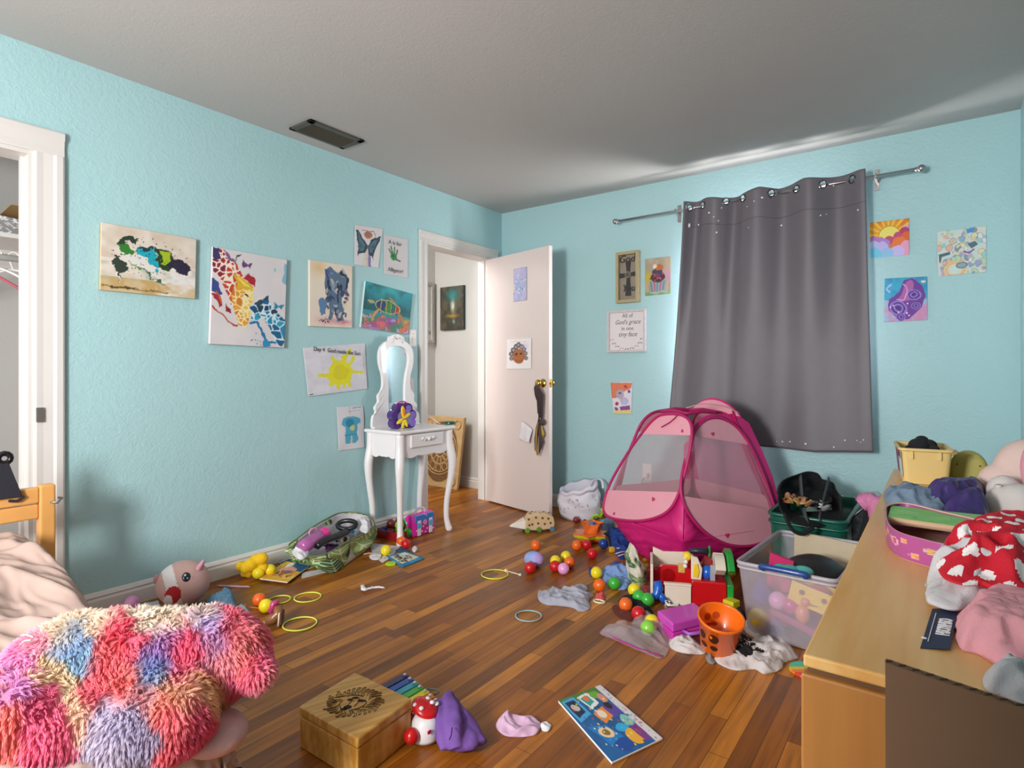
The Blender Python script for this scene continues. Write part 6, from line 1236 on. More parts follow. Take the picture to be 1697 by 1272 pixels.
heap('tissue',[(1169,1084),(1178,1082),(1187,1092),(1182,1098),(1172,1094)],0,.02,fab('grey_lint','#84807e'),'small grey crumpled scrap in front of the orange bucket','scrap',3,30,k=40,rings=8)
heap('cloth',[(1215,1010),(1226,1006),(1236,1020),(1232,1034),(1220,1034)],0,.02,fab('black_cloth','#17161a'),'black cloth between the bucket and the clear bin','clothing',5,20)
blk('toy_block',1212,1013,.055,'#d8cc20','yellow green toy block behind the orange bucket','block',35)
F=frame(1211,965); tag(MB(F).sphere((0,0,.035),.014).sphere((.014,0,.045),.012).sphere((-.014,0,.045),.012).sphere((0,0,.06),.012).sphere((0,-.01,.045),.01).build('toy_flower',plas('pale_yellow','#e0cc3c'),smooth=True),'yellow plastic flower toy between the barn and the clear bin','toy')
ball(1201,985,'green','green ball right of the red barn, before the clear bin')
# rainbow popper disc
F=frame(1338,1113); rp=empty('rainbow_popper',F.translation,'rainbow striped round silicone popper half behind the dresser','toy'); b=MB(F)
import itertools
bands=['#2cc4b8','#3cc8a0','#f0c428','#f08020','#e03c20','#e880a8']; R_=.06
for k,c in enumerate(bands):
    y1=R_-2*R_*k/6; y0=R_-2*R_*(k+1)/6; pts=[(math.sqrt(max(0,R_*R_-y*y)),y) for y in [y1+(y0-y1)*j/6 for j in range(7)]]; pts=pts+[(-x,y) for x,y in reversed(pts)]
    MB(F).prism(pts,(0,0,0),(1,0,0),(0,1,0),(0,0,1),.0005,.010).build('stripe',plas('pop'+c[1:],c,.45),rp,bevel=.001)
# ---------------------------------------------------------------- clear storage bin and what is in it
M_CLR=sheer('frosted_plastic','#d6cfda',.40,.25); M_CLR2=sheer('frosted_rim','#cfcad4',.62,.3)
cbx=empty('storage_bin',(2.55,2.79,0),'large clear plastic storage bin full of toys beside the dresser','storage bin')
c0,c1,c2,c3=onZ(1220,931,.30),None,None,onZ(1293,879,.30); u=Vector((1,-.03,0)).normalized(); v=(c3-c0); v.z=0; dl=v.length; v.normalize()
c1=c0+u*.37; c2=c3+u*.37; RIM=[c0,c1,c2,c3]; ctr=sum(RIM,Vector())/4; BOT=[Vector((ctr.x+(p.x-ctr.x)*.86,ctr.y+(p.y-ctr.y)*.90,.004)) for p in RIM]
def rq(q,r,k=6):
    out=[]; n=4
    for i in range(4):
        a,b_,c_=q[i-1],q[i],q[(i+1)%4]; p0=b_+(a-b_).normalized()*r; p2=b_+(c_-b_).normalized()*r
        for j in range(k+1): t=j/k; out.append(p0.lerp(b_,t).lerp(b_.lerp(p2,t),t))
    return out
rt=rq(RIM,.035); rb=rq(BOT,.045); n=len(rt)
MB().add(rt+rb,[(i,(i+1)%n,n+(i+1)%n,n+i) for i in range(n)]+[tuple(n+i for i in range(n))]).build('body',M_CLR,cbx,smooth=False)
MB().tube([p for p in rt],.008,8,True).tube([p-Z*.018 for p in rt],.006,6,True).build('rim',M_CLR2,cbx,smooth=True)
fm0,fm1=c0.lerp(c1,.30),c0.lerp(c1,.70); nn=Vector((u.y,-u.x,0)); MB().tube(smooth_path([tuple(fm0+nn*.010),tuple(fm0+nn*.022+Z*.01),tuple(fm1+nn*.022+Z*.01),tuple(fm1+nn*.010)],5),.012,10).build('handle',plas('handle_blue','#1c4890',.3),cbx,smooth=True)
def inb(a,b_,z): p=BOT[0].lerp(BOT[1],a).lerp(BOT[3].lerp(BOT[2],a),b_); return Vector((p.x,p.y,z))
# contents: each its own thing
tag(MB().hexa([inb(.15,.95,.01),inb(.98,.95,.01),inb(.98,.97,.01),inb(.15,.97,.01)]+[inb(.15,1.0,.318),inb(.98,1.0,.30),inb(.98,1.02,.30),inb(.15,1.02,.318)]).build('cream_board',mat('cream_board','#c9b89c',.7)),'cream board standing at the far end inside the clear bin','board')
p=inb(.60,.60,.17); tag(MB().sphere(p,.15,(1.0,.9,.75),32,16).build('helmet',plas('satin_black','#1e1b20',.4),smooth=True),'black dome shaped helmet inside the clear bin','helmet')
cl=MB(); p=inb(.16,.10,.16); tag(cl.sphere(p,.045,n=24).sphere(p+Vector((0,-.02,.055)),.016,(1.3,.6,1)).build('plush_ball',fab('deep_purple_plush','#5a3a8c'),smooth=True),'purple ball with a yellow crescent, top left inside the clear bin','toy')
p=inb(.13,.06,.065); tag(MB().sphere(p,.042,n=24).build('plastic_ball',plas('ball_gold','#e8c832'),smooth=True),'yellow ball at the bottom left inside the clear bin','ball',)
p=inb(.36,.07,.155); tag(MB().sphere(p,.036,n=24).build('plastic_ball',plas('ball_pink','#eaa0d8'),smooth=True),'pink ball inside the clear bin below its blue handle','ball')
p=inb(.50,.10,.145); tag(MB().sphere(p,.038,n=24).build('plastic_ball',plas('ball_rose','#d0488c'),smooth=True),'rose coloured ball inside the clear bin right of the pink ball','ball')
p=inb(.65,.07,.125); tag(MB().sphere(p,.028,(1,1,1.4),20).sphere(p+Vector((.01,0,.05)),.02).build('toy_figure',plas('peach_plastic','#e89878'),smooth=True),'peach coloured toy figure inside the clear bin','toy figure')
p=inb(.34,.06,.06); b=MB().sphere(p,.026); q=random.Random(2)
for k in range(60):
    d=Vector((q.gauss(0,1),q.gauss(0,1),q.gauss(0,1))).normalized(); b.cyl(p+d*.02,p+d*.045,.0028,.001,4,col=('#e05060' if d.z>.1 else '#4090d0'))
for i in range(len(b.c)): b.c[i]=b.c[i] or '#8068a0'
tag(b.build('spiky_ball',vcol('spiky_rubber',.5)),'red and blue spiky rubber ball at the bottom of the clear bin','toy')
tag(MB().hexa([inb(.28,.04,.10),inb(.97,.04,.03),inb(.97,.5,.03),inb(.28,.5,.10)]+[inb(.28,.04,.125),inb(.97,.04,.06),inb(.97,.5,.06),inb(.28,.5,.125)]).build('book',mat('dusty_rose_cover','#b0487c',.5),bevel=.003),'flat magenta box lid slanting across the inside of the clear bin','box lid')
yb=empty('toy_box',inb(.82,.10,.17),'yellow toy box with a smiling face inside the clear bin','toy box'); Fy=Matrix.Translation(inb(.73,.13,.15))@Matrix.Rotation(-.03,4,'Z')@Matrix.Rotation(math.radians(12),4,'Y')
MB(Fy).box((-.085,-.04,0),(.085,-.032,.085)).box((-.085,.05,0),(.085,.058,.085)).box((-.085,-.032,0),(-.077,.05,.085)).box((.077,-.032,0),(.085,.05,.085)).box((-.077,-.032,0),(.077,.05,.01)).build('body',plas('buttery_yellow','#f0cc30',.35),yb,bevel=.003)
b=MB(Fy); [b.cyl((x,-.041,.055),(x,-.0432,.055),.010,n=16) for x in (-.04,.04)]; b.tube([(.028*math.sin(t*.35),-.042,.032-.012*math.cos(t*.35)) for t in range(-3,4)],.002,6); b.build('smiling_face',mat('face_brown','#7a5a1c',.6),yb)
MB(Fy).sphere((.01,.01,.07),.028,(1.3,1,.7)).build('red_piece',M_RED,yb,smooth=True)
p=inb(.42,.25,.25); tag(MB().sphere(p,.035,(1.3,1,.8)).sphere(p+Vector((.05,.01,.01)),.03,(1.3,.8,.7)).sphere(p+Vector((-.04,.03,0)),.022,(1.4,1,.7)).build('plush_toy',fab('teal_plush','#58b4b0'),smooth=True),'teal plush toy on top of the toys in the clear bin','plush toy')
tag(MB().hexa([inb(.10,.30,.15),inb(.38,.30,.15),inb(.38,.33,.15),inb(.10,.33,.15)]+[inb(.10,.40,.29),inb(.38,.45,.26),inb(.38,.48,.26),inb(.10,.43,.29)]).build('box_lid',mat('hot_pink_board','#d02a6c',.4)),'hot pink board standing behind the teal plush in the clear bin','board')
tag(MB().sphere(inb(.2,.75,.1),.085,(1,1,1)).build('dark_toy',fab('dim_mauve_cloth','#6a5560'),smooth=True),'dark mauve bundle at the far left inside the clear bin','clothing')
# ---------------------------------------------------------------- green tote, black carry bag, black handbag, pink towel
M_TG=plas('tote_green','#0e5a4a',.35); gt=empty('storage_tote',(2.65,3.5,0),'dark green plastic storage tote by the back wall, behind the clear bin','storage tote')
gx0,gx1,gy0,gy1,gz=2.33,2.68,3.175,3.84,.36; ci=lambda k,z:[Vector(((gx0+gx1)/2+(x-(gx0+gx1)/2)*k,(gy0+gy1)/2+(y-(gy0+gy1)/2)*k,z)) for x,y in ((gx0,gy0),(gx1,gy0),(gx1,gy1),(gx0,gy1))]
o1,o2,i1_,i2_=rq(ci(1,gz),.05),rq(ci(.88,.004),.05),rq(ci(.97,gz),.05),rq(ci(.85,.01),.05); n=len(o1)
MB().add(o1+o2+i1_+i2_,[(i,(i+1)%n,n+(i+1)%n,n+i) for i in range(n)]+[(2*n+i,2*n+(i+1)%n,3*n+(i+1)%n,3*n+i) for i in range(n)]+[(i,(i+1)%n,2*n+(i+1)%n,2*n+i) for i in range(n)]+[tuple(n+i for i in range(n)),tuple(3*n+i for i in range(n))]).build('body',M_TG,gt)
MB().tube(o1,.010,8,True).tube([p-Z*.04 for p in rq(ci(1.0,gz),.05)],.008,6,True).build('rim',M_TG,gt,smooth=True)
M_BLK2=fab('black_canvas','#121215',.8); bb=empty('carry_bag',(2.55,3.3,.37),'open black carry bag with grey straps resting on the green tote','bag')
top=[(1291,810,2.95),(1300,796,3.1),(1322,786,3.2),(1340,781,3.25),(1356,784,3.25),(1362,793,3.25),(1380,800,3.2),(1388,818,3.05),(1392,845,2.9),(1380,868,2.85),(1345,872,2.80),(1310,862,2.78),(1292,840,2.82)]
tp=ringpts([onD(*p) for p in top],72); cbt=sum(tp,Vector())/72; bt_=[Vector((cbt.x+(p.x-cbt.x)*.75-.01,cbt.y+(p.y-cbt.y)*.45+.08,.375+.03*(p.y-cbt.y))) for p in tp]
loft('body',loops_between(tp,bt_,16,.03,.03,2),None,M_BLK2,bb,solid=.006); MB().add([p+Z*.05 for p in bt_],[tuple(range(72))]).build('bottom',M_BLK2,bb,solid=.004)
for (xa,ya),(xb,yb2) in (((1326,788),(1338,872)),((1374,793),(1358,860))):
    p0,p1=onD(xa,ya,3.18),onD(xb,yb2,2.81); mm_=p0.lerp(p1,.5)+Vector((-.0,-.03,-.01)); MB().tube(smooth_path([tuple(p0),tuple(mm_),tuple(p1)],8),.016,6,flat=.18,up=(0,1,.3)).build('strap',fab('grey_webbing','#55555c'),bb,smooth=True)
MB().tube(smooth_path([tuple(onD(1300,850,2.79)),tuple(onD(1312,876,2.75)),tuple(onD(1330,884,2.74)),tuple(onD(1348,874,2.77))],6),.012,6,flat=.3).build('strap',M_BLK2,bb,smooth=True)
def strew(name,px,py,d,n,cols,lab,s=.035,seed=1,cat='clutter'):
    q=random.Random(seed); b=MB(); c=onD(px,py,d)
    for k in range(n):
        p=c+Vector((q.gauss(0,1)*s,q.gauss(0,1)*s*.6,abs(q.gauss(0,1))*s*.45)); R=Matrix.Rotation(q.uniform(0,6),3,(q.random(),q.random(),q.random()+.1)); b.sphere(p,q.uniform(.010,.022),(1.4,.8,.35),9,6,col=q.choice(cols),R=R)
    return tag(b.build(name,vcol('mixed_bits',.5),kind='' if 0 else None) if 0 else b.build(name,vcol('mixed_bits',.5),smooth=True),lab,cat,None,'stuff')
strew('scarf_bits',1316,832,2.90,30,['#b08a4c','#8a5a3c','#caa870','#6e4430','#a06a44'],'brown and gold crumpled scarves inside the black carry bag',.028,2)
strew('glossy_bits',1352,838,2.92,26,['#2a2a30','#8c8c90','#c8c6c8','#18181c','#18181c'],'shiny black and clear bits inside the black carry bag',.026,3)
tag(bpy.data.objects['storage_tote'],None)
# black handbag standing between the tote and the dresser
hb_=empty('handbag',onZ(1420,940,0),'black leather handbag standing between the green tote and the dresser','handbag')
M_LEA=mat('black_leather','#1c1d22',.35,vary=.2,scale=12,bump=.3,bscale=60)
pts=[onD(1409,860,2.92),onD(1436,836,2.92),onD(1444,862,2.90),onD(1446,905,2.84),onD(1432,930,2.80),onD(1412,918,2.84)]
pts2=[p+Vector((.03,.10,0)) for p in pts]; k=len(pts)
low=[Vector((p.x,p.y,.003)) for p in (pts[5],pts[3],pts2[3],pts2[5])]
MB().add(pts+pts2,[tuple(range(k)),tuple(reversed(range(k,2*k)))]+[(i,(i+1)%k,k+(i+1)%k,k+i) for i in range(k)]).build('body',M_LEA,hb_,bevel=.006)
MB().hexa(low+[pts[5]+Z*.02,pts[3]+Z*.0,pts2[3],pts2[5]+Z*.02]).build('base',M_LEA,hb_,bevel=.004)
MB().tube([pts[0],pts[1],pts[2]],.006,8).build('frame_edge',mat('dark_nickel','#5a595b',.3,.9),hb_,smooth=True)
def hang(name,pp,m,label,cat,thick=.03,seed=2):
    b=MB(); P=[onD(*p) for p in pp]; b.tube(smooth_path([tuple(p) for p in P],6),thick,10); 
    for i,vv in enumerate(b.v): b.v[i]=vv+Vector((nz(vv,40,seed),nz(vv,40,seed+1),nz(vv,40,seed+2)))*.016
    return tag(b.build(name,m,smooth=True),label,cat)
M_TW=fab('pink_patterned_towel','#d87cae'); 
o=hang('towel',[(1427,836,2.95),(1440,830,2.93),(1452,838,2.9),(1455,862,2.88),(1450,885,2.86)],mat('pink_print_towel','#dd86b2',.85,vary=.35,scale=70),'pink patterned towel hanging over the black handbag','towel',.042)
hang('towel',[(1432,826,3.0),(1448,824,2.97),(1462,836,2.95)],fab('grey_white_towel','#b8c0c8'),'grey white towel behind the pink one, beside the dresser','towel',.030,5)
p=onD(1459,829,2.95); tag(MB().sphere(p,.032,(1.2,1,.8)).build('black_shoe_heel',fab('black_cloth','#17161a'),smooth=True),'small black cap on top of the towels behind the dresser','cap')
o=tag(MB().prism([(0,0),(.05,0),(.06,.17),(.03,.24),(.0,.12)],onZ(1402,975,0),RT,(0,0,1),FW,0,.03).build('cloth',mat('floral_white_cloth','#ddd4dc',.85,vary=.2,scale=60),bevel=.008),'white floral cloth below the black handbag, beside the bin','clothing')
# ---------------------------------------------------------------- left floor: leaf print bin and what is in it
lf_=empty('fabric_bin',onZ(550,930),'collapsed leaf print fabric bin full of toys against the left baseboard','fabric bin')
rimp=[(479,903,.10),(492,892,.15),(515,875,.19),(540,860,.21),(562,850,.215),(585,849,.20),(603,852,.19),(618,861,.17),(619,872,.15),(603,883,.14),(585,893,.13),(562,905,.125),(545,915,.12),(528,921,.115),(510,921,.10),(492,914,.095)]
top=ringpts([onZ(x,y,z) for x,y,z in rimp],300)
botp=[(483,921),(500,905),(540,900),(580,900),(612,893),(617,901),(606,912),(580,930),(553,949),(530,943),(505,936),(486,932)]
bot=ringpts([onZ(x,y,.003) for x,y in botp],300)
k0=min(range(300),key=lambda i:(bot[i]-top[0]).length); bot=bot[k0:]+bot[:k0]
for p in top+bot: p.x=max(p.x,.022)
loft('printed_wall',loops_between(top,bot,40,.008,.05,3),leaf_art(300,40,9,30,.55),parent=lf_)
M_LIN=fab('pale_lining','#d0ccd2'); inn=[Vector((max(.024,p.x),p.y,p.z)) for p in top]; cen=sum(bot,Vector())/300
flo=[Vector((cen.x+(p.x-cen.x)*.85,cen.y+(p.y-cen.y)*.85,.03)) for p in bot]
loft('lining',loops_between([cen+(p-cen)*.975+Vector((0,0,.002)) for p in inn],flo,12,-.01,.02,4),None,M_LIN,lf_); MB().add(flo,[tuple(range(300))]).build('bottom',M_LIN,lf_,solid=.004)
MB().tube(top,.004,6,True).build('rim_piping',fab('olive_piping','#6a7a4c'),lf_,smooth=True)
M_BP=mat('pink_purple_bottle','#b060a0',.25,vary=.35,scale=14,coat=.4)
bo=empty('water_bottle',onZ(517,905,.12),'pink and purple drink bottle lying in the leaf print bin','bottle')
p0,p1=onZ(508,902,.14),onZ(530,888,.16); d=(p1-p0).normalized(); MB().tube([p0-d*.045,p0-d*.04,p0,p1,p1+d*.01],[.02,.034,.037,.037,.03],20).build('body',M_BP,bo,smooth=True); MB().tube([p1+d*.008,p1+d*.05],[.034,.034],20).build('pink_lid',plas('hot_pink_plastic','#e83c9c',.3),bo,bevel=.003)
pz_=onZ(519,881,.185); MB().tube([pz_+Vector((.0,.025*math.cos(k*.524),.02*math.sin(k*.524))) for k in range(12)],.006,8,True).build('carry_loop',plas('clear_pink','#d890b8'),bo,smooth=True)
M_BS=plas('black_shoe','#17151a',.35)
p=onZ(575,872,.17); tag(MB().tube([p+RT*(.055*math.cos(k*.45))+Vector((0,0,.02*math.sin(k*.45)+.01))+FW*(.02*math.sin(k*.45)) for k in range(14)],.014,10,True).build('headband',M_BS,smooth=True),'thick black padded headband on top of the leaf print bin','headband')
p0,p1=onZ(525,905,.13),onZ(575,880,.15); tag(MB().tube(smooth_path([tuple(p0),tuple(p0.lerp(p1,.3)+Z*.01),tuple(p0.lerp(p1,.7)),tuple(p1)],5),[.022]*5+[.026]*5+[.024]*6,12,flat=.8).build('shoe',M_BS,smooth=True),'long black child shoe lying in the leaf print bin','shoe')
strew('bead_bits',562,893,3.50,22,['#e0c890','#c8a050','#f0e8d0','#2a2024'],'gold and black beads beside the shoe in the leaf print bin',.028,4)
strew('teal_bits',588,880,3.58,14,['#1890b0','#30b0c8','#105070','#e4e8f0'],'teal and white toy bits at the right of the leaf print bin',.022,6)
strew('blue_bits',545,885,3.60,12,['#3a90c8','#e0e4f0','#2a60a0','#e860b0'],'small blue and white toy pieces in the middle of the leaf print bin',.018,8)
strew('purple_bits',545,910,3.38,16,['#6a3a78','#8a4a90','#402848'],'dark purple trinkets along the near lining of the leaf print bin',.026,9)
heap('sock',[onZ(x,y,.125) for x,y in ((484,905),(494,899),(508,902),(512,910),(500,918),(489,914))],.095,.03,fab('white_sock','#e2dfe4'),'white crumpled sock at the left corner of the leaf print bin','sock',3,20)
heap('cloth',[onZ(x,y,.18) for x,y in ((590,855),(604,854),(615,862),(608,872),(596,868))],.14,.04,fab('white_sock','#e2dfe4'),'white cloth at the right corner of the leaf print bin','clothing',7,20)
# books and papers
def flat_book(name,q,z,art,label,cat='book',th=.006,edge='#e8e4dc',wav=0):
    cor=[onZ(x,y,z+th) for x,y in q]; o=sheet(name,art,cor,th,(0,0,1),edge=edge,wav=wav); return tag(o,label,cat)
a=Art(60,40,'#e8c440',5); a.warp(.05,7); a.wash('#e8c440','#e0a030',4); a.wash('#3a6a8c','#1c5a8a',3,y0=0,y1=.4,x0=.45); a.ell(.5,.4,.3,.12,-.1,'#e8a090'); a.ell(.55,.5,.22,.06,0,'#7a6a80'); a.splat(.5,.62,.4,26,['#7a4a2c','#c8783c','#8a3028'],.02,.05,4,.12); a.ell(.35,.15,.1,c='#f0e8e0')
flat_book('book',[(474,929),(512,937),(476,964),(430,958)],.012,a,'yellow, pink and blue picture book sticking out from under the leaf print bin')
a=Art(50,34,'#2c4a6a',6); a.wash('#24425e','#5a7a94',4); a.line([(.02,.1),(.98,.1)],.03,'#e8e8ee'); a.splat(.5,.5,.4,14,['#c8d0d8','#8a5a4a','#3a6a9c'],.03,.07,3,.2)
flat_book('book',[(462,929),(482,921),(520,938),(480,952)],.002,a,'dark blue book lying beneath the yellow picture book')
a=Art(50,30,'#d8d4dc',6); a.wash(None,'#c0bcc4',4)
flat_book('paper',[(500,948),(530,943),(548,946),(500,958)],.001,a,'edge of a white page under the corner of the leaf print bin','paper',.001)
flat_book('paper',[(612,900),(664,905),(650,921),(617,918)],.002,a,'blank white page on the floor under the vanity front leg','paper',.001,wav=.004)
a=Art(60,40,'#2a86b8',8); a.wash('#2078a8','#3a9ac8',4); a.warp(.03,9); a.poly([(.08,.1),(.9,.06),(.94,.8),(.1,.85)],'#d8d0b0'); a.splat(.45,.45,.35,40,['#3a4a5c','#8a5a3c','#2c6a8c','#e0e0e0','#6a8a4a','#28303c'],.02,.06,5,.22); a.poly([(.62,.12),(.88,.12),(.88,.3),(.62,.3)],'#d4e8ec')
flat_book('book',[(641,921),(672,913),(703,924),(667,938)],.001,a,'small blue bordered picture book on the floor in front of the vanity',th=.008,edge='#2a86b8')
flat_book('book',[(655,912),(664,906),(680,911),(672,917)],.001,Art(20,14,'#1c5a78',3),'dark teal booklet corner behind the blue picture book',th=.004,edge='#1c5a78')
a=Art(30,24,'#e0d4c8',3); a.splat(.5,.4,.4,16,['#8a9aa8','#c8a48a','#c05050','#6a8ab0'],.04,.08,2)
flat_book('trading_card',[(618,920),(632,914),(645,925),(634,932)],.001,a,'small printed card left of the blue picture book','card',.002)
heap('tissue',[(612,920),(622,916),(632,918),(628,926),(616,926)],.003,.012,fab('white_sock','#e2dfe4'),'torn white and pink scraps beside the printed card','scrap',7,30,k=40,rings=8)
g=onZ(648,935,0); tag(MB().lathe([(0,0),(.032,0),(.034,.005),(.03,.011),(0,.012)],g,6).build('lid',plas('lime_lid','#a8d020'),bevel=.001),'small lime green lid just in front of the blue picture book','lid')
heap('scrap',[(684,906),(689,905),(692,910),(687,914),(683,911)],0,.012,fab('white_sock','#e2dfe4'),'tiny white crumb of paper right of the red ball by the vanity','scrap',4,40,k=30,rings=6)
tag(MB().tube([onZ(602,918,.004),onZ(612,916,.004),onZ(618,917,.004)],.004,6).build('stick',mat('pale_pink_stick','#d8a898',.5),smooth=True),'thin pink stick poking out beside the leaf print bin','stick')
o=tag(MB().tube(smooth_path([tuple(onZ(x,y,.012)) for x,y in ((601,971),(604,977),(612,975),(626,973),(637,974))],5),[.012]*5+[.009]*8+[.007]*8,8,flat=.6).build('paper_twist',fab('white_sock','#e2dfe4'),smooth=True),'twisted white strip lying alone on the open floor','scrap')
for i,v in enumerate(o.data.vertices): v.co+=Vector((nz(v.co,60,1),nz(v.co,60,2),abs(nz(v.co,60,3))))*.006
F=frame(387,973,0,-6); tag(MB(F).prism([(-.085,-.004),(-.08,.008),(.07,.010),(.085,.002),(.0,-.004),(-.005,-.010),(-.02,-.004)],(0,0,.002),(1,0,0),(0,1,0),(0,0,1),0,.006).build('comb',plas('pale_lilac_plastic','#d0a8c8'),bevel=.001),'pale lilac plastic strip on the floor right of the pink plush head','plastic strip')
# pink toy case
q=[onZ(x,y,0) for x,y in ((684,892),(721,880))]; u=(q[1]-q[0]).normalized(); back=Vector((-u.y,u.x,0)); back=back if back.dot(FW)>0 else -back
tc_=empty('toy_case',(q[0]+q[1])/2,'bright pink and blue toy suitcase with white buckles beside the vanity','toy case'); ln=(q[1]-q[0]).length; Hc=.145; Dp=.075
prof=[(0,.004),(Dp,.004),(Dp,.09)]+[(Dp/2+Dp/2*math.cos(t),.10+.045*math.sin(t)) for t in [math.pi*k/10 for k in range(11)]]+[(0,.09)]
M_HP=plas('neon_pink','#f028b8',.35); pts=[(a_,b_) for a_,b_ in prof]
MB().prism(pts,q[0],back,Z,u,0,ln).build('shell',M_HP,tc_,bevel=.008,seg=3)
fp_=lambda x,z,o=.0:q[0]+u*(ln*x)+Z*z-back*o
b=MB(); b.prism([(.10*ln,.09),(.95*ln,.09),(.93*ln,.138),(.12*ln,.138)],q[0]-back*.004,u,Z,back,0,.03).build('blue_flap',plas('toy_bright_blue','#3a78c8'),tc_,bevel=.004)
b=MB(); b.prism([(.14*ln,.008),(.93*ln,.008),(.93*ln,.10),(.14*ln,.10)],q[0]-back*.0025,u,Z,back,0,.005).build('rose_front',plas('deep_rose_plastic','#b82890'),tc_,bevel=.002)
for x in (.27,.78): MB().prism([((x-.075)*ln,.006),((x+.075)*ln,.006),((x+.075)*ln,.105),((x-.075)*ln,.105)],q[0]-back*.005,u,Z,back,0,.004).build('strap',plas('strap_white','#e4dce8'),tc_,bevel=.001); MB().prism([((x-.10)*ln,.055),((x+.10)*ln,.055),((x+.10)*ln,.09),((x-.10)*ln,.09)],q[0]-back*.009,u,Z,back,0,.005).build('buckle',plas('sky_blue_plastic','#5ab0dc'),tc_,bevel=.002)
b=MB(); [b.sphere(fp_(x,z,.003),.006,(1,1,1),10,6) for x,z in ((.4,.03),(.55,.02),(.62,.04),(.45,.06),(.9,.03),(.17,.04),(.58,.13),(.5,.14))]; b.build('pale_dots',plas('pale_pink_plastic','#f0a0d0'),tc_,smooth=True)
MB().cyl(fp_(.53,.085,.0),fp_(.53,.085,.008),.018).build('round_clasp',plas('rose_clasp','#d888b0'),tc_,bevel=.002)
c=(q[0]+q[1])/2+back*Dp/2; b=MB(); hp=[c+u*(.045*math.cos(math.pi*k/10))+Z*(.14+.035*math.sin(math.pi*k/10)) for k in range(11)]; b.tube(hp,.008,8); [b.sphere(p,.0105,n=10,m=6) for p in hp]; b.build('handle',plas('pearl_pink','#ecd4e4'),tc_,smooth=True)
# yellow plush and its neighbours
yp=empty('plush_toy',onZ(418,948),'bright yellow plush animal slumped against the left baseboard','plush toy')
b=MB()
for x,y,z,r in ((400,938,.05,.028),(408,940,.06,.032),(416,935,.075,.035),(424,928,.09,.033),(434,925,.10,.032),(428,938,.05,.036),(412,948,.03,.026),(436,940,.05,.028),(404,950,.025,.018),(413,954,.012,.012),(398,935,.055,.022)):
    p=onZ(x,y,z); p.x=max(p.x,.02+r); b.sphere(p,r,n=16,m=10)
M_YP=bpy.data.materials.new('yellow_plush_fabric'); M_YP=fab('yellow_plush','#efc21a',.9,.5,160); remesh(b,'body',M_YP,yp,.006,3)
p=onZ(398,934,.055); 
# plush unicorn style head lying on the floor
uc=onZ(304,1001,.0); uc=Vector((max(uc.x,.14),uc.y,0)); pl_=empty('animal_plush',uc,'round beige pink plush head with a white stripe and a big eye, by the baseboard','plush toy')
R_=.108; cc=uc+Vector((0,0,R_*.93)); Vd=(CAM-cc).normalized(); rt_=Vector((0,0,1)).cross(Vd).normalized(); up_=Vd.cross(rt_)
b=MB().sphere(cc,R_,(1.04,1.04,.93),n=110,m=80)
for i,f in enumerate(b.f):
    c=(sum((b.v[j] for j in f),Vector())/len(f)-cc)/R_; x,y=c.dot(rt_),c.dot(up_)
    col='#cfa8a2'
    k=x+.30+.25*(y-.2)
    if -.42<k<.02: col='#e9e4e6'
    if (x+.38)**2/.09+(y+.42)**2/.12<1: col='#b8242c'
    if (x+.56)**2/.03+(y+.62)**2/.05<1: col='#e9e4e6'
    b.c[i]=col
b.build('head',vcol('plush_print',.9,.6),pl_,smooth=True)
def onball(x,y,s=1.0): z=math.sqrt(max(.01,1-x*x-y*y)); return cc+(rt_*x+up_*y*.96+Vd*z)*R_*s
e=onball(.10,.22); nrm=(e-cc).normalized(); b=MB().sphere(e,.022,(1,1,1),20,12); Rr=nrm.to_track_quat('Z','Y').to_matrix(); b=MB().sphere(e,1,(.018,.022,.006),20,12,R=Rr); b.build('eye',plas('eye_black','#1a2430',.2),pl_,smooth=True)
MB().sphere(onball(.06,.29,1.045),.005).sphere(onball(.14,.16,1.045),.003).build('eye_glint',M_WHT,pl_,smooth=True)
e=onball(.62,.58,1.02); MB().lathe([(.001,.034),(.012,.030),(.024,.008),(.03,-.01)],e,20,R=((e-cc).normalized()+up_*.5).normalized().to_track_quat('Z','Y').to_matrix(),sx=1,sy=.5).build('ear',fab('ear_pink','#d8a0b0'),pl_,smooth=True)
e=onball(-.96,.30,1.0); MB().sphere(e,.020,(.8,.8,1.2)).build('ear',fab('ear_rose','#c08890'),pl_,smooth=True)
b=MB()
for k in range(3): b.tube([onball(.30+.06*k,-.05-.03*k,1.005),onball(.34+.06*k,.12-.03*k,1.008),onball(.36+.07*k,.20-.04*k,1.004)],.0022,5)
b.build('stitching',fab('ear_rose','#c08890'),pl_,smooth=True)
heap('doll_clothes',[(343,990),(355,983),(368,984),(384,985),(390,998),(396,1012),(380,1014),(360,1008)],0,.05,mat('blue_floral_cloth','#5f86a4',.85,vary=.5,scale=90),'blue floral doll clothes behind the rainbow plush','doll clothes',6,20)
heap('doll_clothes',[(390,1010),(402,1006),(414,1012),(418,1020),(404,1026),(392,1024)],0,.03,fab('pale_teal_cloth','#8aa8ac'),'pale teal doll cloth right of the blue floral one','doll clothes',8,26)
a=Art(30,20,'#cfd4d8',3); flat_book('paper',[(232,1001),(262,995),(268,1010),(236,1014)],.001,a,'white page on the floor between the pink ball and the plush head','paper',.0015,wav=.004)
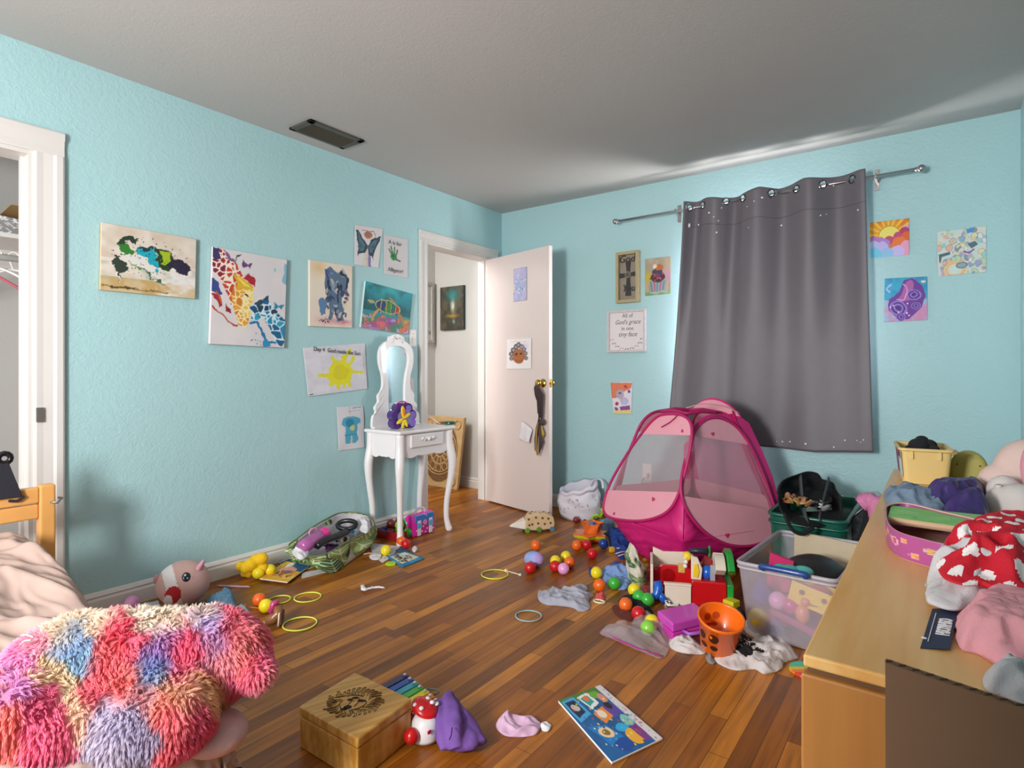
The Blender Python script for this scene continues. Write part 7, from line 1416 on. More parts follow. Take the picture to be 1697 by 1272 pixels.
# brown toy boot
F=frame(452,1036,0,10); bt2=empty('toy_boot',F.translation,'small brown and pink toy boot with a dark sole beside the rings','toy boot')
MB(F).tube([(-.03,0,.02),(0,.005,.026),(.02,.01,.045),(.012,.02,.075)],[.018,.024,.024,.020],14).build('upper',plas('boot_brown','#8a5a34',.5),bt2,smooth=True)
MB(F).prism([(-.03,-.02),(.0,-.026),(.035,-.02),(.045,.02),(.02,.03),(-.02,.022)],(.03,.0,.03),(0,1,0),(0,0,1),(1,0,0),.0,.010).build('sole',plas('boot_dark_brown','#4a2414',.5),bt2,bevel=.002)
MB(F).tube([(.028,-.028,.008),(.030,.0,.004),(.030,.028,.015),(.030,.022,.05),(.03,-.02,.055)],.004,6,True).sphere((-.045,-.005,.014),.014,(1.4,1,.7)).build('cream_trim',plas('cream_trim','#e8d0b0'),bt2,smooth=True)
MB(F).tube([(-.01,.0,.055),(.0,.01,.09),(.02,.015,.095)],.012,8).build('pink_laces',plas('deep_pink_lace','#c03878'),bt2,smooth=True)
# red book by the plush
a=Art(30,26,'#c81c30',3); a.poly([(0,0),(.3,0),(.2,.5),(0,.6)],'#d8c0d0'); flat_book('book',[(408,1044),(425,1042),(450,1050),(424,1068)],.001,a,'red book with pale pages beside the rainbow plush head','book',.022,'#e4dcd0')
# ---------------------------------------------------------------- foreground: bamboo box
H_=.12; bl,bk_,br_c=onZ(495,1169,H_),onZ(588,1113,H_),onZ(683,1157,H_); fr_=bl+(br_c-bk_); Q=[fr_,br_c,bk_,bl]
bx=empty('bamboo_box',sum(Q,Vector())/4-Z*H_,'square bamboo box with a black line engraving of a lion on its lid','box')
M_BAM=bpy.data.materials.new('bamboo'); M_BAM.use_nodes=True; nt=M_BAM.node_tree; b_=nt.nodes['Principled BSDF']; b_.inputs['Roughness'].default_value=.35
tcn=nd(nt,'ShaderNodeTexCoord'); mpn=nd(nt,'ShaderNodeMapping'); mpn.inputs['Rotation'].default_value=(0,0,-YAW-.55); nt.links.new(tcn.outputs['Object'],mpn.inputs[0]); wv=nd(nt,'ShaderNodeTexNoise'); wv.inputs['Scale'].default_value=1; mp3=nd(nt,'ShaderNodeMapping'); mp3.inputs['Scale'].default_value=(3,55,20); nt.links.new(mpn.outputs[0],mp3.inputs[0]); nt.links.new(mp3.outputs[0],wv.inputs['Vector'])
crn=nd(nt,'ShaderNodeValToRGB'); crn.color_ramp.elements[0].position=.35; crn.color_ramp.elements[0].color=(*L('#bd8636'),1); crn.color_ramp.elements[1].position=.7; crn.color_ramp.elements[1].color=(*L('#e0b066'),1); nt.links.new(wv.outputs['Fac'],crn.inputs[0]); nt.links.new(crn.outputs[0],b_.inputs['Base Color'])
def qb(z0,z1,k=1.0,off=0):
    c=sum(Q,Vector())/4; f=lambda z:[Vector((c.x+(p.x-c.x)*k,c.y+(p.y-c.y)*k,z)) for p in Q]; return MB().hexa(f(z0)+f(z1))
qb(0.001,H_-.03,.985).build('body',M_BAM,bx,bevel=.004); qb(H_-.028,H_,1.0).build('lid',M_BAM,bx,bevel=.006,seg=3)
uu=(br_c-fr_).normalized(); ww=(br_c-bk_).normalized(); cc2=onZ(587,1163,H_); X_=RT; Y_=FW
en=MB(); q=random.Random(12); zf=Vector((0,0,.0008))
def P2(a_,b_): return cc2+RT*a_+FW*b_+zf
def stroke(pts,r=.0009): en.tube([P2(*p) for p in smooth_path(pts,5)],r,4)
for k in range(34):                                        # mane of zigzag locks
    t=k/34*6.283; r0=.036+.012*q.random(); r1=.066+.014*q.random(); t2=t+.25
    stroke([(r0*1.15*math.cos(t),r0*math.sin(t)),((r0+r1)/2*1.15*math.cos(t+.16),(r0+r1)/2*math.sin(t+.16)),(r1*1.15*math.cos(t+.1),r1*math.sin(t+.1))]); stroke([(r1*1.15*math.cos(t+.1),r1*math.sin(t+.1)),(r1*.95*1.15*math.cos(t+.2),r1*.95*math.sin(t+.2)),(r0*1.25*1.15*math.cos(t2),r0*1.25*math.sin(t2))])
for pts in ([(-.03,.03),(-.01,.036),(.02,.03)],[(-.036,.01),(-.04,-.01),(-.03,-.03),(-.014,-.04)],[(.03,.012),(.036,-.01),(.02,-.032),(-.0,-.042)],[(-.012,.02),(-.01,0),(-.016,-.02)],[(.01,.02),(.012,0),(.006,-.022)],[(-.02,.008),(-.01,.012),(-.004,.006)],[(.008,.006),(.016,.012),(.026,.008)]): stroke(pts,.0012)
en.build('engraving',mat('burnt_line','#2a1c10',.8),bx)
b=MB()
for x,y,rx,ry in ((-.012,-.026,.012,.010),(-.02,-.036,.010,.007),(-.002,.022,.010,.006),(.02,.006,.012,.006),(-.016,.012,.008,.006)): b.prism([(x+rx*math.cos(k*.524),y+ry*math.sin(k*.524)) for k in range(12)],cc2,RT,FW,Z,.0003,.0009)
b.build('engraving',mat('burnt_line','#2a1c10',.8),bx)
# xylophone with mushroom knobs
xa,xb=onZ(664,1117,.05),onZ(720,1163,.05); dv=(xb-xa); dv.z=0; dl_=dv.length; dv.normalize(); sd=(onZ(632,1132,.05)-onZ(658,1118,.05)); sd.z=0; sd.normalize()
xy=empty('xylophone',(xa+xb)/2-Z*.05,'rainbow toy xylophone with white pegs beside the bamboo box','xylophone')
XC=['#2a1c5a','#1c4aa8','#18a0b0','#3cb030','#f0dc20','#f08020','#c81420']
for i,c in enumerate(XC):
    o=xa+dv*(dl_*(i+.05)/6.6); w_=dl_/7.6; lnk=.11-.004*i
    MB().hexa([o+sd*a_+dv*b_+Z*z for z in (-.008,0) for a_,b_ in ((0.01,0),(0.01,w_),(-lnk+.06,w_),(-lnk+.06,0))] if 0 else [o+dv*0-sd*.02-Z*.008,o+dv*w_-sd*.02-Z*.008,o+dv*w_+sd*lnk-Z*.008,o+sd*lnk-Z*.008,o-sd*.02,o+dv*w_-sd*.02,o+dv*w_+sd*lnk,o+sd*lnk]).build('bar',plas('bar'+c[1:],c,.3),xy,bevel=.002)
    [MB().sphere(o+dv*w_*.5+sd*s_+Z*.003,.006,(1,1,.7),12,8).build('peg',M_WHT,xy,smooth=True) for s_ in (-.008,lnk-.012)]
MB().hexa([xa-sd*.01-Z*.049,xb-sd*.01-Z*.049,xb+sd*.09-Z*.049,xa+sd*.09-Z*.049,xa-sd*.01-Z*.009,xb-sd*.01-Z*.009,xb+sd*.09-Z*.009,xa+sd*.09-Z*.009]).build('body',M_RED,xy,bevel=.006)
mr=empty('mushroom_toy',onZ(706,1200,0),'red and white toad stool shaped toy at the end of the xylophone','toy')
p=onZ(704,1172,.085); MB().sphere(p,.042,(1.05,.85,.42),28,16,R=Matrix.Rotation(.3,3,'Y')).build('red_cap',M_RED,mr,smooth=True)
b=MB(); [b.sphere(p+RT*x+FW*y+Z*z,.0075,(1,1,.7),12,8) for x,y,z in ((-.028,-.008,.013),(-.006,-.026,.013),(.022,.0,.016),(.006,.02,.016),(.034,.010,.006),(-.015,.018,.013))]; b.build('white_spots',M_WHT,mr,smooth=True)
p2=p-Z*.05+RT*.004-FW*.012; MB().lathe([(0,-.03),(.040,-.03),(.044,-.02),(.040,.02),(.030,.035),(0,.04)],p2,28).build('stem',plas('toy_white','#e8e6e8'),mr,smooth=True); MB().box(p2+Vector((.0,0,0))+RT*.018-FW*.046+Z*.01-Vector((.004,.004,.003)),p2+RT*.022-FW*.040+Z*.016).build('label_mark',M_RED,mr)
MB().sphere(p-RT*.03-FW*.055-Z*.05,.022).build('red_foot',M_RED,mr,smooth=True)
p=onZ(712,1146,.04); tag(MB().tube([p+RT*(.03*math.cos(k*.45))+FW*(.02*math.sin(k*.45)) for k in range(14)],.003,6,True).build('wire_ring',mat('grey_green_metal','#7a8a84',.4,.6),smooth=True),'grey green metal ring between the mushroom toy and the purple cloth','ring')
# purple trousers
M_PT=fab('purple_corduroy','#6f4a98'); 
def drape(name,cols,m,label,cat,seed=1,n=40):
    """cloth standing in folds: columns of (px,py,height) foot points and crest heights"""
    b=MB(); rows=[]
    return b
o=empty('trousers',onZ(755,1200),'purple child trousers crumpled on the floor beside the mushroom toy','clothing')
b=MB()
for pts,rr in (([(728,1160,.075),(731,1178,.07),(737,1215,.05),(742,1240,.03)],[.016,.022,.026,.022]),([(742,1152,.085),(748,1172,.08),(752,1210,.06),(756,1240,.03)],[.016,.024,.028,.024]),([(748,1158,.07),(762,1182,.06),(780,1206,.04),(796,1232,.025)],[.018,.024,.026,.022]),([(735,1150,.088),(745,1150,.088),(752,1160,.07)],[.012,.012,.012])):
    b.tube(smooth_path([tuple(onZ(*p)) for p in pts],5),[float(np.interp(i/(5*(len(pts)-1)),np.linspace(0,1,len(pts)),rr)) for i in range(5*(len(pts)-1)+1)],12,flat=.62)
b.sphere(onZ(765,1222,.03),.045,(1.3,1,.6)); b.sphere(onZ(742,1225,.03),.035,(1.2,1,.7))
for i,vv in enumerate(b.v): b.v[i]=Vector((vv.x+.006*nz(vv,35,1),vv.y+.006*nz(vv,35,2),max(.002,vv.z+.008*nz(vv,30,3))))
remesh(b,'cloth',M_PT,o,.0045,2)
MB().tube([onZ(742+7*math.cos(t*.6),1205+22*math.sin(t*.6),.082) for t in range(0,3)],.002,4).build('seam',fab('purple_seam','#5a3a80'),o)
heap('underwear',[(822,1196),(836,1186),(856,1183),(880,1186),(896,1194),(888,1212),(850,1216),(830,1210)],0,.03,mat('pink_grey_ruffle','#c9a4c0',.85,vary=.2,scale=40),'pink and grey ruffled cloth at the bottom edge, left of the picture book','clothing',5,30)
heap('scrap',[(896,1199),(906,1197),(914,1201),(908,1210),(898,1208)],0,.012,fab('white_sock','#e2dfe4'),'small white scrap right of the ruffled cloth','scrap',6,40,k=30,rings=6)
# picture book
a=Art(110,96,'#2468a8',15); a.wash('#2468a8','#1c5890',3); a.poly([(.0,.0),(1.0,-.05),(1.0,.1),(0,.12)],'#4a7a34'); a.poly([(.86,0),(1,0),(1,1),(.86,1)],'#d8d0d4')
a.warp(.02,8); a.poly([(.02,.03),(.32,.04),(.33,.36),(.06,.42)],'#48a0d4'); a.poly([(.07,.08),(.27,.08),(.28,.3),(.1,.36)],'#1c2c48'); a.ell(.18,.2,.07,.05,.3,'#c8b8a8'); a.poly([(.36,.05),(.62,.03),(.64,.26),(.42,.32)],'#e4e8e4'); a.poly([(.40,.09),(.56,.08),(.58,.22),(.44,.27)],'#3a9a98'); a.ell(.5,.12,.05,c='#d87848')
a.ell(.7,.12,.1,.06,0,'#6aa83c'); a.ell(.78,.2,.07,.07,0,'#d89070'); a.poly([(.36,.36),(.64,.32),(.66,.5),(.42,.56)],'#e8843c'); a.ell(.5,.42,.08,.06,0,'#e8d8c0'); a.poly([(.62,.34),(.84,.30),(.85,.5),(.66,.54)],'#5a48a0'); a.ell(.74,.34,.06,c='#2c2024')
a.poly([(.08,.5),(.4,.58),(.5,.8),(.2,.84)],'#2478c0'); a.ell(.3,.66,.12,.07,.2,'#e8c8a0'); a.ell(.3,.66,.06,.04,.2,'#8a6a2c'); a.ell(.6,.68,.11,.06,0,'#30a8dc'); a.ell(.66,.84,.13,.1,0,'#e8a838'); a.ell(.78,.62,.09,.08,0,'#88c0b8'); a.poly([(.7,.72),(.86,.7),(.86,.95),(.74,.95)],'#7a3a88'); a.ell(.4,.88,.14,.08,0,'#1c4a98')
a.splat(.5,.5,.45,60,['#f0e8d8','#c85040','#48c0c8','#203050','#e8d040'],.006,.016,9); a.warp(0); a.splat(.93,.5,.05,26,['#a08ab0','#c06a6a','#6a9ab0'],.006,.014,3,.45)
flat_book('book',[(925,1160),(995,1134),(1098,1222),(1014,1262)],.001,a,'glossy picture book with many colourful cartoon scenes, front of the floor','book',.008,'#e8e4e0')
# ---------------------------------------------------------------- on the dresser
D_=DZT
q4=[onZ(1497,800,D_),onZ(1573,806,D_)]; u=(q4[1]-q4[0]); wl_=u.length; u.normalize(); bk2=Vector((-u.y,u.x,0)); bk2=bk2 if bk2.y>0 else -bk2
tb=empty('storage_box',q4[0]+u*wl_/2,'small tan plastic storage box holding black items, on the far end of the dresser','storage box')
M_TAN2=plas('tan_plastic','#d8bc7c',.4); hh=.112; dd=.19; B_=[q4[0],q4[1],q4[1]+bk2*dd,q4[0]+bk2*dd]; cB=sum(B_,Vector())/4
T4=[cB+(p-cB)*1.14+Z*hh for p in B_]; o1,o2=rq(T4,.018),rq(B_,.02); n=len(o1); i1_=[cB+Z*hh+(p-cB-Z*hh)*.95 for p in o1]; i2_=[cB+(p-cB)*.93+Z*.005 for p in o2]; o2=[p+Z*.001 for p in o2]
MB().add(o1+o2+i1_+i2_,[(i,(i+1)%n,n+(i+1)%n,n+i) for i in range(n)]+[(2*n+i,2*n+(i+1)%n,3*n+(i+1)%n,3*n+i) for i in range(n)]+[(i,(i+1)%n,2*n+(i+1)%n,2*n+i) for i in range(n)]+[tuple(n+i for i in range(n)),tuple(3*n+i for i in range(n))]).build('body',M_TAN2,tb)
MB().tube([cB+Z*hh+(p-cB-Z*hh)*1.03 for p in o1],.0052,8,True).build('rim',M_TAN2,tb,smooth=True)
for t in (.22,.76): c=T4[0].lerp(T4[1],t)-bk2*.004; MB().hexa([c-u*.004-Z*.03,c+u*.004-Z*.03,c+u*.004-Z*.03+bk2*.01,c-u*.004-Z*.03+bk2*.01,c-u*.004,c+u*.004,c+u*.004+bk2*.01,c-u*.004+bk2*.01]).build('rib',M_TAN2,tb,bevel=.001)
MB().sphere(T4[1]+bk2*.03-Z*.004,.018,(1,1.5,.6)).build('handle',M_TAN2,tb,smooth=True)
L0=[T4[0]-u*.001-Z*.008,T4[3]-u*.001-Z*.008,B_[3]-u*.002+Z*.02,B_[0]-u*.002+Z*.02]; a=Art(30,20,'#6a4a58',4); a.wash('#584058','#9c5a64',3); a.poly([(.5,.3),(1,.3),(1,1),(.5,1)],'#b8d8e0')
sheet('side_label',a,[L0[1],L0[0],L0[3],L0[2]],.001,-u,tb)
p=cB+Z*.115; b=MB(); 
for dx,dy,dz,r in ((-.01,0,0,.028),(.018,.01,.002,.022),(-.0,.02,.016,.018),(-.035,0,-.012,.014),(.03,-.01,-.01,.016)): b.sphere(p+u*dx+bk2*dy+Z*dz,r,(1.1,1,.9),16,10)
tag(b.build('fur_hat',fab('black_fluff','#1c1c24',.95,.8,200),smooth=True),'black fluffy thing heaped inside the tan box on the dresser','hat'); b=MB().tube([p-u*.02-Z*.015,p-u*.055-Z*.008,p-u*.062],.005,6)
# olive dome lid standing on edge behind
g0,g1=onZ(1573,795,D_),onZ(1638,801,D_); g0.y+=0; gm=(g0+g1)/2; uu=(g1-g0).normalized(); wn=(g1-g0).length/2*1.06; nb=Vector((-uu.y,uu.x,0)); pts=[(-wn,0)]+[(wn*math.cos(math.pi-k*math.pi/20),.015+.085*math.sin(k*math.pi/20)**.8) for k in range(21)]+[(wn,0)]
gl=empty('dome_lid',gm,'olive green plastic dome lid standing upright behind the tan box','lid'); MB().prism(pts,gm+Z*.001,uu,Z,nb,.0,.05).build('shell',plas('olive_plastic','#a9a254',.4),gl,bevel=.014,seg=4)
b=MB(); [b.sphere(gm+uu*x+Z*.055-nb*.001,.0028) for x in (-.03,.03)]; b.build('holes',mat('peg_hole','#6b4c34',.9),gl)
# jeans and purple jacket
heap('jeans',[(1467,812),(1476,808),(1500,812),(1530,820),(1560,826),(1578,834),(1580,846),(1560,850),(1530,842),(1500,835),(1476,832),(1467,824)],D_,.035,fab('faded_denim','#6f8298',.85,.35,600),'faded blue denim leg folded behind the flowered tray','clothing',4,40,(.4,1))
heap('jacket',[(1530,818),(1545,806),(1575,803),(1600,807),(1634,808),(1632,826),(1638,850),(1610,852),(1580,846),(1556,834)],D_,.055,mat('dark_purple_satin','#3c2c68',.35,vary=.15,scale=12),'dark purple satin jacket heaped behind the green game box','clothing',7,30,(1,.5),plane=.03)
# flowered tray with the green box in it
rim=[onZ(x,y,D_+.05) for x,y in ((1467,848),(1470,836),(1500,832),(1560,846),(1640,866),(1660,892),(1625,910),(1570,902),(1530,893),(1490,881),(1471,866))]
rim=ringpts(rim,120); cT=sum(rim,Vector())/120; bas=[Vector((cT.x+(p.x-cT.x)*.97,cT.y+(p.y-cT.y)*.97,D_+.001)) for p in rim]
a=Art(240,24,'#a8508c',5); q=random.Random(6)
for k in range(34):
    x,y,r=k/34+q.uniform(-.008,.008),q.uniform(.25,.8),q.uniform(.008,.015); c=q.choice(['#e8a8b8','#e0b060','#d8708c','#c8b8a0']); 
    for j in range(7): a.ell(x+r*math.cos(j*.9)*.8,y+r*math.sin(j*.9)*.8/a.a,r*.45,c=c)
    a.ell(x,y,r*.7,c=q.choice(['#b02868','#8a3a6a','#d0902c'])); a.ell(x,y,r*.3,c='#e8d8b0')
ft=empty('flowered_tray',cT-Z*.05,'purple paper box base printed with flowers, open on the dresser','box')
loft('printed_wall',loops_between(rim,bas,24,0,0),a,vcol('tray_print',.4),ft,solid=.002); MB().add(bas,[tuple(range(120))]).build('base',mat('pale_pink_card','#dcb4a8',.6),ft,solid=.002)
loft('lip',[rim,[p-Z*.002 for p in [cT+(p-cT)*.965 for p in rim]]],None,mat('pale_pink_card','#dcb4a8',.6),ft,solid=.001)
a=Art(90,34,'#7cc45c',4); a.wash('#78c058','#8ccc6c',5); a.splat(.5,.5,.6,40,['#b0a070','#98b860','#c08a70','#68a850'],.01,.03,5,.5)
gq=[(1480,838),(1632,856),(1618,876),(1472,853)]
for i,(x,y) in enumerate(gq): pass
cor=[onZ(x,y,D_+.045) for x,y in ((1477,837),(1632,853),(1612,875),(1471,856))]
flb=sheet('game_board',a,cor,.014,(0,0,1),edge='#c8a484',rough=.45); tag(flb,'bright green printed game box lying in the flowered tray','game box')
# dress, shirts
a_cols=('#c80c28','#efe9ea')
def dotted(name,px,zb,H,label,seed,fs,dirv,dots=16,plane=None):
    o=heap(name,px,zb,H,M_RD,label,'clothing',seed,fs*.75,dirv,k=280,rings=100,plane=plane); me=o.data; q=random.Random(seed)
    xs=[v.co.x for v in me.vertices]; ys=[v.co.y for v in me.vertices]; at_=me.color_attributes.new('Col','FLOAT_COLOR','CORNER'); buf=[]
    C_=[]; R2=.0105
    gx=min(xs)
    j=0; y=min(ys)
    while y<max(ys):
        x=gx+(j%2)*.021
        while x<max(xs): C_.append((x+q.uniform(-.006,.006),y+q.uniform(-.006,.006))); x+=.042
        y+=.036; j+=1
    for p in me.polygons:
        c=p.center; w_=any((c.x-a)**2+(c.y-b)**2<R2*R2 for a,b in C_); buf+=[*L(a_cols[1] if w_ else a_cols[0]),1]*p.loop_total
    at_.data.foreach_set('color',buf); return o
M_RD=vcol('polka_fabric',.75,.3)
dotted('dress',[(1553,884),(1580,874),(1620,862),(1660,846),(1700,838),(1760,850),(1780,900),(1740,940),(1697,932),(1660,930),(1625,922),(1590,920),(1560,908)],D_+.045,.05,'bright red dress with white polka dots heaped over the flowered tray',5,20,(1,.6),plane=.045)
dotted('dress_sleeve',[(1680,925),(1700,915),(1740,915),(1760,950),(1720,965),(1692,955)],D_+.02,.06,'red polka dot sleeve hanging down at the right edge above the white shirt',8,30,(1,.2),plane=.03)
M_WS=fab('bright_white_cotton','#c8c6ca'); 
heap('shirt',[(1534,968),(1542,940),(1560,920),(1600,916),(1640,922),(1680,920),(1720,930),(1730,975),(1697,990),(1660,985),(1620,982),(1580,985),(1550,978)],D_+.012,.06,M_WS,'white baby shirt bunched up in the middle of the dresser top','clothing',3,26,(.8,.7),plane=.025)
heap('cloth',[(1532,968),(1550,965),(1600,978),(1640,985),(1626,1000),(1606,1004),(1570,985)],D_,.012,fab('stone_grey_cloth','#aaa6a2'),'flat grey cloth under the white shirt on the dresser','clothing',6,26)
heap('shirt',[(1586,1012),(1600,1003),(1636,992),(1640,984),(1680,990),(1740,1000),(1750,1080),(1697,1104),(1660,1085),(1620,1062),(1590,1052)],D_,.04,fab('baby_pink_cotton','#dc9aa4'),'pale pink baby shirt with a white neck label, on the dresser','clothing',4,24,(.6,.9),plane=.018)
p=onZ(1672,1008,D_+.045); MB().hexa([p+Vector(v) for v in ((-.02,-.012,0),(.02,-.004,.002),(.016,.014,.002),(-.024,.006,0),(-.02,-.012,.0015),(.02,-.004,.0035),(.016,.014,.0035),(-.024,.006,.0015))]).build('neck_label',mat('label_lilac_grey','#b8a8b4',.6),bpy.data.objects.get('shirt.004') or None)
heap('sock',[(1629,1124),(1645,1112),(1680,1104),(1720,1100),(1740,1150),(1700,1168),(1670,1150),(1640,1138)],D_,.022,fab('light_grey_knit','#b4b6bc'),'light grey cloth at the near right corner of the dresser top','clothing',4,26)
# store tag
tq=[onZ(1545,1008,D_+.006),onZ(1588,1007,D_+.010),onZ(1574,1075,D_+.004),onZ(1525,1073,D_+.001)]
hg2=empty('hang_tag',sum(tq,Vector())/4,'navy blue cardboard clothing tag with white lettering on the dresser','tag')
tn=(tq[1]-tq[0]).cross(tq[3]-tq[0]).normalized(); tn=tn if tn.z>0 else -tn
MB().hexa([p-tn*.0008 for p in tq]+[p for p in tq]).build('card',mat('tag_navy','#1d2c4c',.5,vary=.04),hg2)
du=(tq[0]-tq[3]).normalized(); dv_=(tq[3]-tq[2]).normalized(); cT2=sum(tq,Vector())/4; wu=(tq[0]-tq[3]).length
tx=text('OSHKOSH',cT2+tn*.0006+(tq[1]-tq[0]).normalized()*.004,-du,du.cross(tn),tn,.0215,mat('tag_white','#e6e6ea',.5),hg2,bold=.0007,sx=.62)
MB().tube([cT2+tn*.001-(tq[1]-tq[0]).normalized()*.010+du*wu*s for s in (-.36,.36)],.0006,4).build('rule',mat('tag_white','#e6e6ea',.5),hg2)
MB().sphere(cT2+tn*.001-(tq[1]-tq[0]).normalized()*.016-du*wu*.28,.0035,(1,1,.2)).build('small_emblem',mat('tag_white','#e6e6ea',.5),hg2)
# padded pink and white thing at the right edge
pw_=empty('doll_carrier',onZ(1675,850,D_),'padded pale pink and white soft doll carrier at the far right of the dresser','doll carrier')
M_PP=fab('pale_blush_fabric','#dcc0b8',.8); M_PW=fab('warm_white_fabric','#d2cac8',.8)
c1=onZ(1672,835,D_); 
b=MB(); b.sphere(onD(1676,800,1.62),.075,(1,.8,.8),28,18); b.sphere(onD(1715,780,1.60),.09,(1,.8,1.0),28,18); remesh(b,'hood',M_PP,pw_,.006,3)
b=MB(); b.sphere(onD(1658,838,1.50),.045,(.8,.8,1.1),24,16); b.sphere(onD(1690,840,1.48),.06,(1,.9,1.0),24,16); b.sphere(onD(1665,815,1.54),.045,(.9,.8,1.0)); remesh(b,'lower_body',M_PW,pw_,.006,3)
MB().tube([onD(1643+6*math.cos(t),775+0*t,1.58) for t in (0,1)],.01,6) if 0 else None
MB().tube(smooth_path([tuple(onD(x,y,1.50)) for x,y in ((1654,803),(1657,812),(1668,825),(1690,832),(1720,828))],6),.008,8).build('piping',M_PW,pw_,smooth=True)
MB().sphere(onD(1716,775,1.50),.055,(.55,.5,1.25),24,16).build('pink_pad',fab('candy_pink_fabric','#dc98a8'),pw_,smooth=True)
# flattened carton leaning on the dresser
kq=[Vector((3.0,.735,.02)),Vector((3.34,.745,.02)),Vector((3.34,.722,.79)),Vector((3.0,.715,.79))]; p0=onY(1467,1098,.715); p1=onY(1697,1170,.722); z1_=p1.z+(3.34-p1.x)*(p1.z-p0.z)/(p1.x-p0.x)
kc=empty('cardboard_sheet',Vector((3.15,.72,0)),'brown corrugated cardboard sheet leaning on the near end of the dresser','cardboard')
A0,B0=Vector((p0.x,.74,.003)),Vector((3.34,.74,.003)); A1,B1=Vector((p0.x,.715,p0.z)),Vector((3.34,.715,z1_)); t_=Vector((0,.012,0))
M_KR=mat('brown_kraft','#80614a',.85,vary=.12,scale=5,bump=.15,bscale=12); MB().hexa([A0,B0,B0+t_,A0+t_,A1,B1,B1+t_,A1+t_]).build('board',M_KR,kc)
N_=60; b=MB(); b.tube([A1.lerp(B1,i/N_)+t_*(.5+.2*(1 if i%2 else -1))+Z*.0006 for i in range(N_+1)],.0012,4); b.build('corrugated_edge',mat('dark_kraft','#5a4330',.9),kc)
q=random.Random(5); b=MB()
for k in range(7):
    s,h_=q.uniform(.05,.8),q.uniform(.04,.3); p=A1.lerp(B1,s)-Z*h_-Vector((0,.001+.0,0)); p.y=A1.y+(A0.y-A1.y)*(h_/A1.z)-.0005; b.tube([p,p+Vector((q.uniform(.02,.06),0,-.008))],.0012,4)
b.build('scuff',mat('kraft_scuff','#b09880',.9),kc)
# ---------------------------------------------------------------- rainbow plush toy on the bed
pt=empty('plush_elephant',onD(200,1140,1.30),'big fluffy rainbow plush animal in pink, cream and blue lying on the bed','plush toy'); pt.location.z=.36
BL=[(40,1150,1.22,.085),(78,1122,1.25,.095),(125,1105,1.28,.108),(175,1098,1.30,.110),(225,1094,1.32,.106),(275,1090,1.34,.104),(320,1082,1.36,.098),(345,1078,1.38,.098),(380,1084,1.38,.088),(396,1100,1.37,.056),(335,1125,1.36,.065),(365,1125,1.36,.055),
    (20,1190,1.14,.085),(60,1195,1.16,.08),(120,1180,1.22,.095),(200,1170,1.24,.085),(262,1148,1.27,.085),(300,1158,1.27,.068),(285,1192,1.22,.075),(315,1192,1.24,.05),(150,1195,1.20,.085),(215,1200,1.20,.075),(90,1215,1.16,.08)]
b=MB()
for x,y,t,r in BL: b.sphere(onD(x,y,t),r,n=24,m=16)
b.sphere(onD(426,1112,1.34),.040,n=20,m=14)
b.sphere(onD(427,1126,1.34),.026,n=20,m=14)
PAT=[(100,1045,'#f0e0c8'),(60,1060,'#f0b8cc'),(160,1030,'#f2e2d0'),(115,1065,'#8fb0d8'),(125,1090,'#9cc4dc'),(85,1115,'#f0dcb8'),(110,1140,'#f0e2c4'),(35,1100,'#eaa0d0'),(20,1140,'#d890d0'),(60,1165,'#e8589c'),(80,1190,'#f06aa0'),(130,1165,'#f4dcc0'),
 (195,1050,'#f4507c'),(225,1060,'#f45a8c'),(180,1090,'#f2707c'),(165,1120,'#f26078'),(190,1140,'#f4807c'),(215,1115,'#f49a94'),(150,1155,'#ee4c84'),(240,1030,'#f0e6d8'),(275,1025,'#f4e6d6'),(330,1005,'#f4e4d8'),(265,1065,'#a878c8'),(260,1100,'#8a94d4'),(248,1130,'#8cb4dc'),(285,1060,'#d070b0'),
 (310,1060,'#fa3c84'),(318,1085,'#fa4080'),(295,1115,'#ec6ca4'),(345,1035,'#c4b4e4'),(365,1055,'#d8a0d0'),(350,1075,'#d89cc8'),(380,1030,'#f47898'),(400,1060,'#f68490'),(405,1090,'#f69484'),(372,1095,'#f2b0b4'),(335,1110,'#f0a0b8'),(340,1130,'#f0cc84'),(355,1145,'#ecd49c'),(375,1125,'#ee6aa8'),
 (425,1100,'#f0609c'),(432,1118,'#ee5898'),(442,1128,'#f0d4c4'),(285,1140,'#f4d4a8'),(310,1150,'#f6c8a4'),(265,1160,'#f2a896'),(300,1172,'#f29a94'),(290,1180,'#ee6c80'),(320,1190,'#ee4c8c'),(200,1180,'#c8c0dc'),(180,1190,'#d4ccde'),(235,1160,'#f0a0a0'),(10,1185,'#f08880'),(-20,1150,'#f4a084'),(230,1180,'#b0a4c4')]
PV=np.array([(x,y) for x,y,_ in PAT],float); PC=np.array([L(c) for _,_,c in PAT])
def fcol(p):                                   # dye patches of the pile, laid over the toy's visible flank
    w_=Vector((p.x+.02*nz(p,30,1),p.y+.02*nz(p,30,2),p.z+.02*nz(p,30,3)))-CAM; dz=w_.dot(FW)
    d=PV-np.array((CX+FPX*w_.dot(RT)/dz,HOR-FPX*w_.z/dz)); wt=np.exp(-(d**2).sum(1)/(2*13.5**2))+1e-12
    return tuple(np.minimum(.97,(wt[:,None]*PC).sum(0)/wt.sum()*.98+.11))
M_FUR=bpy.data.materials.new('rainbow_fur'); M_FUR.use_nodes=True; nt=M_FUR.node_tree; b_=nt.nodes['Principled BSDF']; b_.inputs['Roughness'].default_value=.85; b_.inputs['Sheen Weight'].default_value=.2
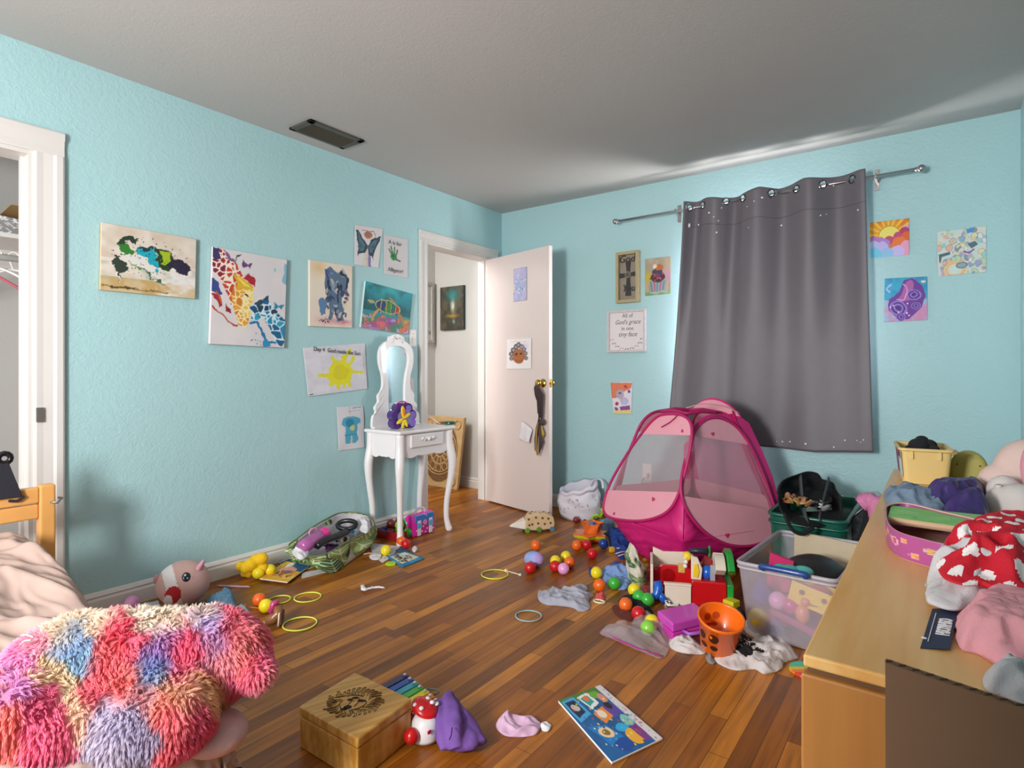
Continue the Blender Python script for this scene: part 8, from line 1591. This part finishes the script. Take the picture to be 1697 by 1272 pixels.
at_=nd(nt,'ShaderNodeAttribute',attribute_name='Col'); nt.links.new(at_.outputs['Color'],b_.inputs['Base Color']); tl_=nd(nt,'ShaderNodeBsdfTranslucent'); nt.links.new(at_.outputs['Color'],tl_.inputs[0]); mxs=nd(nt,'ShaderNodeMixShader'); mxs.inputs[0].default_value=.6; nt.links.new(b_.outputs[0],mxs.inputs[1]); nt.links.new(tl_.outputs[0],mxs.inputs[2]); nt.links.new(mxs.outputs[0],nt.nodes['Material Output'].inputs['Surface'])
body=remesh(b,'body',M_FUR,pt,.012,6)
Mi=wm(pt)
def paint(me,cf):
    a2=me.color_attributes.new('Col','FLOAT_COLOR','POINT'); buf=[]
    for v in me.vertices: buf+=[*cf(Mi@v.co),1]
    a2.data.foreach_set('color',buf)
paint(body.data,fcol)
def fur(body,n,ln,name,seed):
    me=body.data; q=random.Random(seed); ar=[p.area for p in me.polygons]; cum=np.cumsum(ar); tot=cum[-1]; vs=[];fs=[];cs=[]
    for k in range(n):
        pi=int(np.searchsorted(cum,q.random()*tot)); p=me.polygons[min(pi,len(me.polygons)-1)]; vv=[Mi@me.vertices[i].co for i in p.vertices]
        w_=[q.random() for _ in vv]; sw=sum(w_); pos=sum((v*x for v,x in zip(vv,w_)),Vector())/sw; nr=(Mi.to_3x3()@p.normal).normalized()
        cl=Vector((nz(pos,26,11),nz(pos,26,12),nz(pos,26,13)))*.9+Vector((nz(pos,90,14),nz(pos,90,15),nz(pos,90,16)))*.45+Vector((0,0,-.55)); d=(nr*1.0+cl).normalized()
        if d.dot(nr)<.25: d=(d+nr*.5).normalized()
        L_=ln*q.uniform(.6,1.15); s_=d.cross(Vector((q.uniform(-1,1),q.uniform(-1,1),q.uniform(-1,1)))).normalized()*.0009
        b0=len(vs); m_=pos+d*L_*.55; e_=pos+(d+Vector((0,0,-.35))+nr*.1).normalized()*L_
        vs+=[pos-s_*1.2-nr*.003,pos+s_*1.2-nr*.003,m_+s_,m_-s_,e_]; fs+=[(b0,b0+1,b0+2,b0+3),(b0+3,b0+2,b0+4)]
        c=fcol(pos); j=q.uniform(.92,1.1); c1_=tuple(min(1,x*j*.9+.08) for x in c); c2_=tuple(min(1,x*j*.86+.12) for x in c); cs+=[c1_,c1_,c1_,c1_,c2_]
    mi=Mi.inverted(); m2=bpy.data.meshes.new(name); m2.from_pydata([tuple(mi@v) for v in vs],[],fs); a2=m2.color_attributes.new('Col','FLOAT_COLOR','POINT'); a2.data.foreach_set('color',[x for c in cs for x in (*c,1)])
    o=bpy.data.objects.new(name,m2); C.objects.link(o); o.parent=pt; m2.materials.append(M_FUR); return o
fur(body,160000,.017,'fur',3)
MB().tube(smooth_path([tuple(onD(x,y,1.20)) for x,y in ((56,1055),(44,1051),(36,1052))],5),.003,6,flat=.4).tube(smooth_path([tuple(onD(x,y,1.19)) for x,y in ((52,1060),(42,1061),(33,1068))],5),.003,6,flat=.4).build('sewn_tag',M_WS,pt,smooth=True)
tag(MB().sphere(onD(352,1212,1.30),.07,(1.2,1.0,.55),28,18).build('cushion',fab('dusty_pink_cushion','#c9a3a0'),smooth=True),'dusty pink round cushion under the rainbow plush head','cushion')
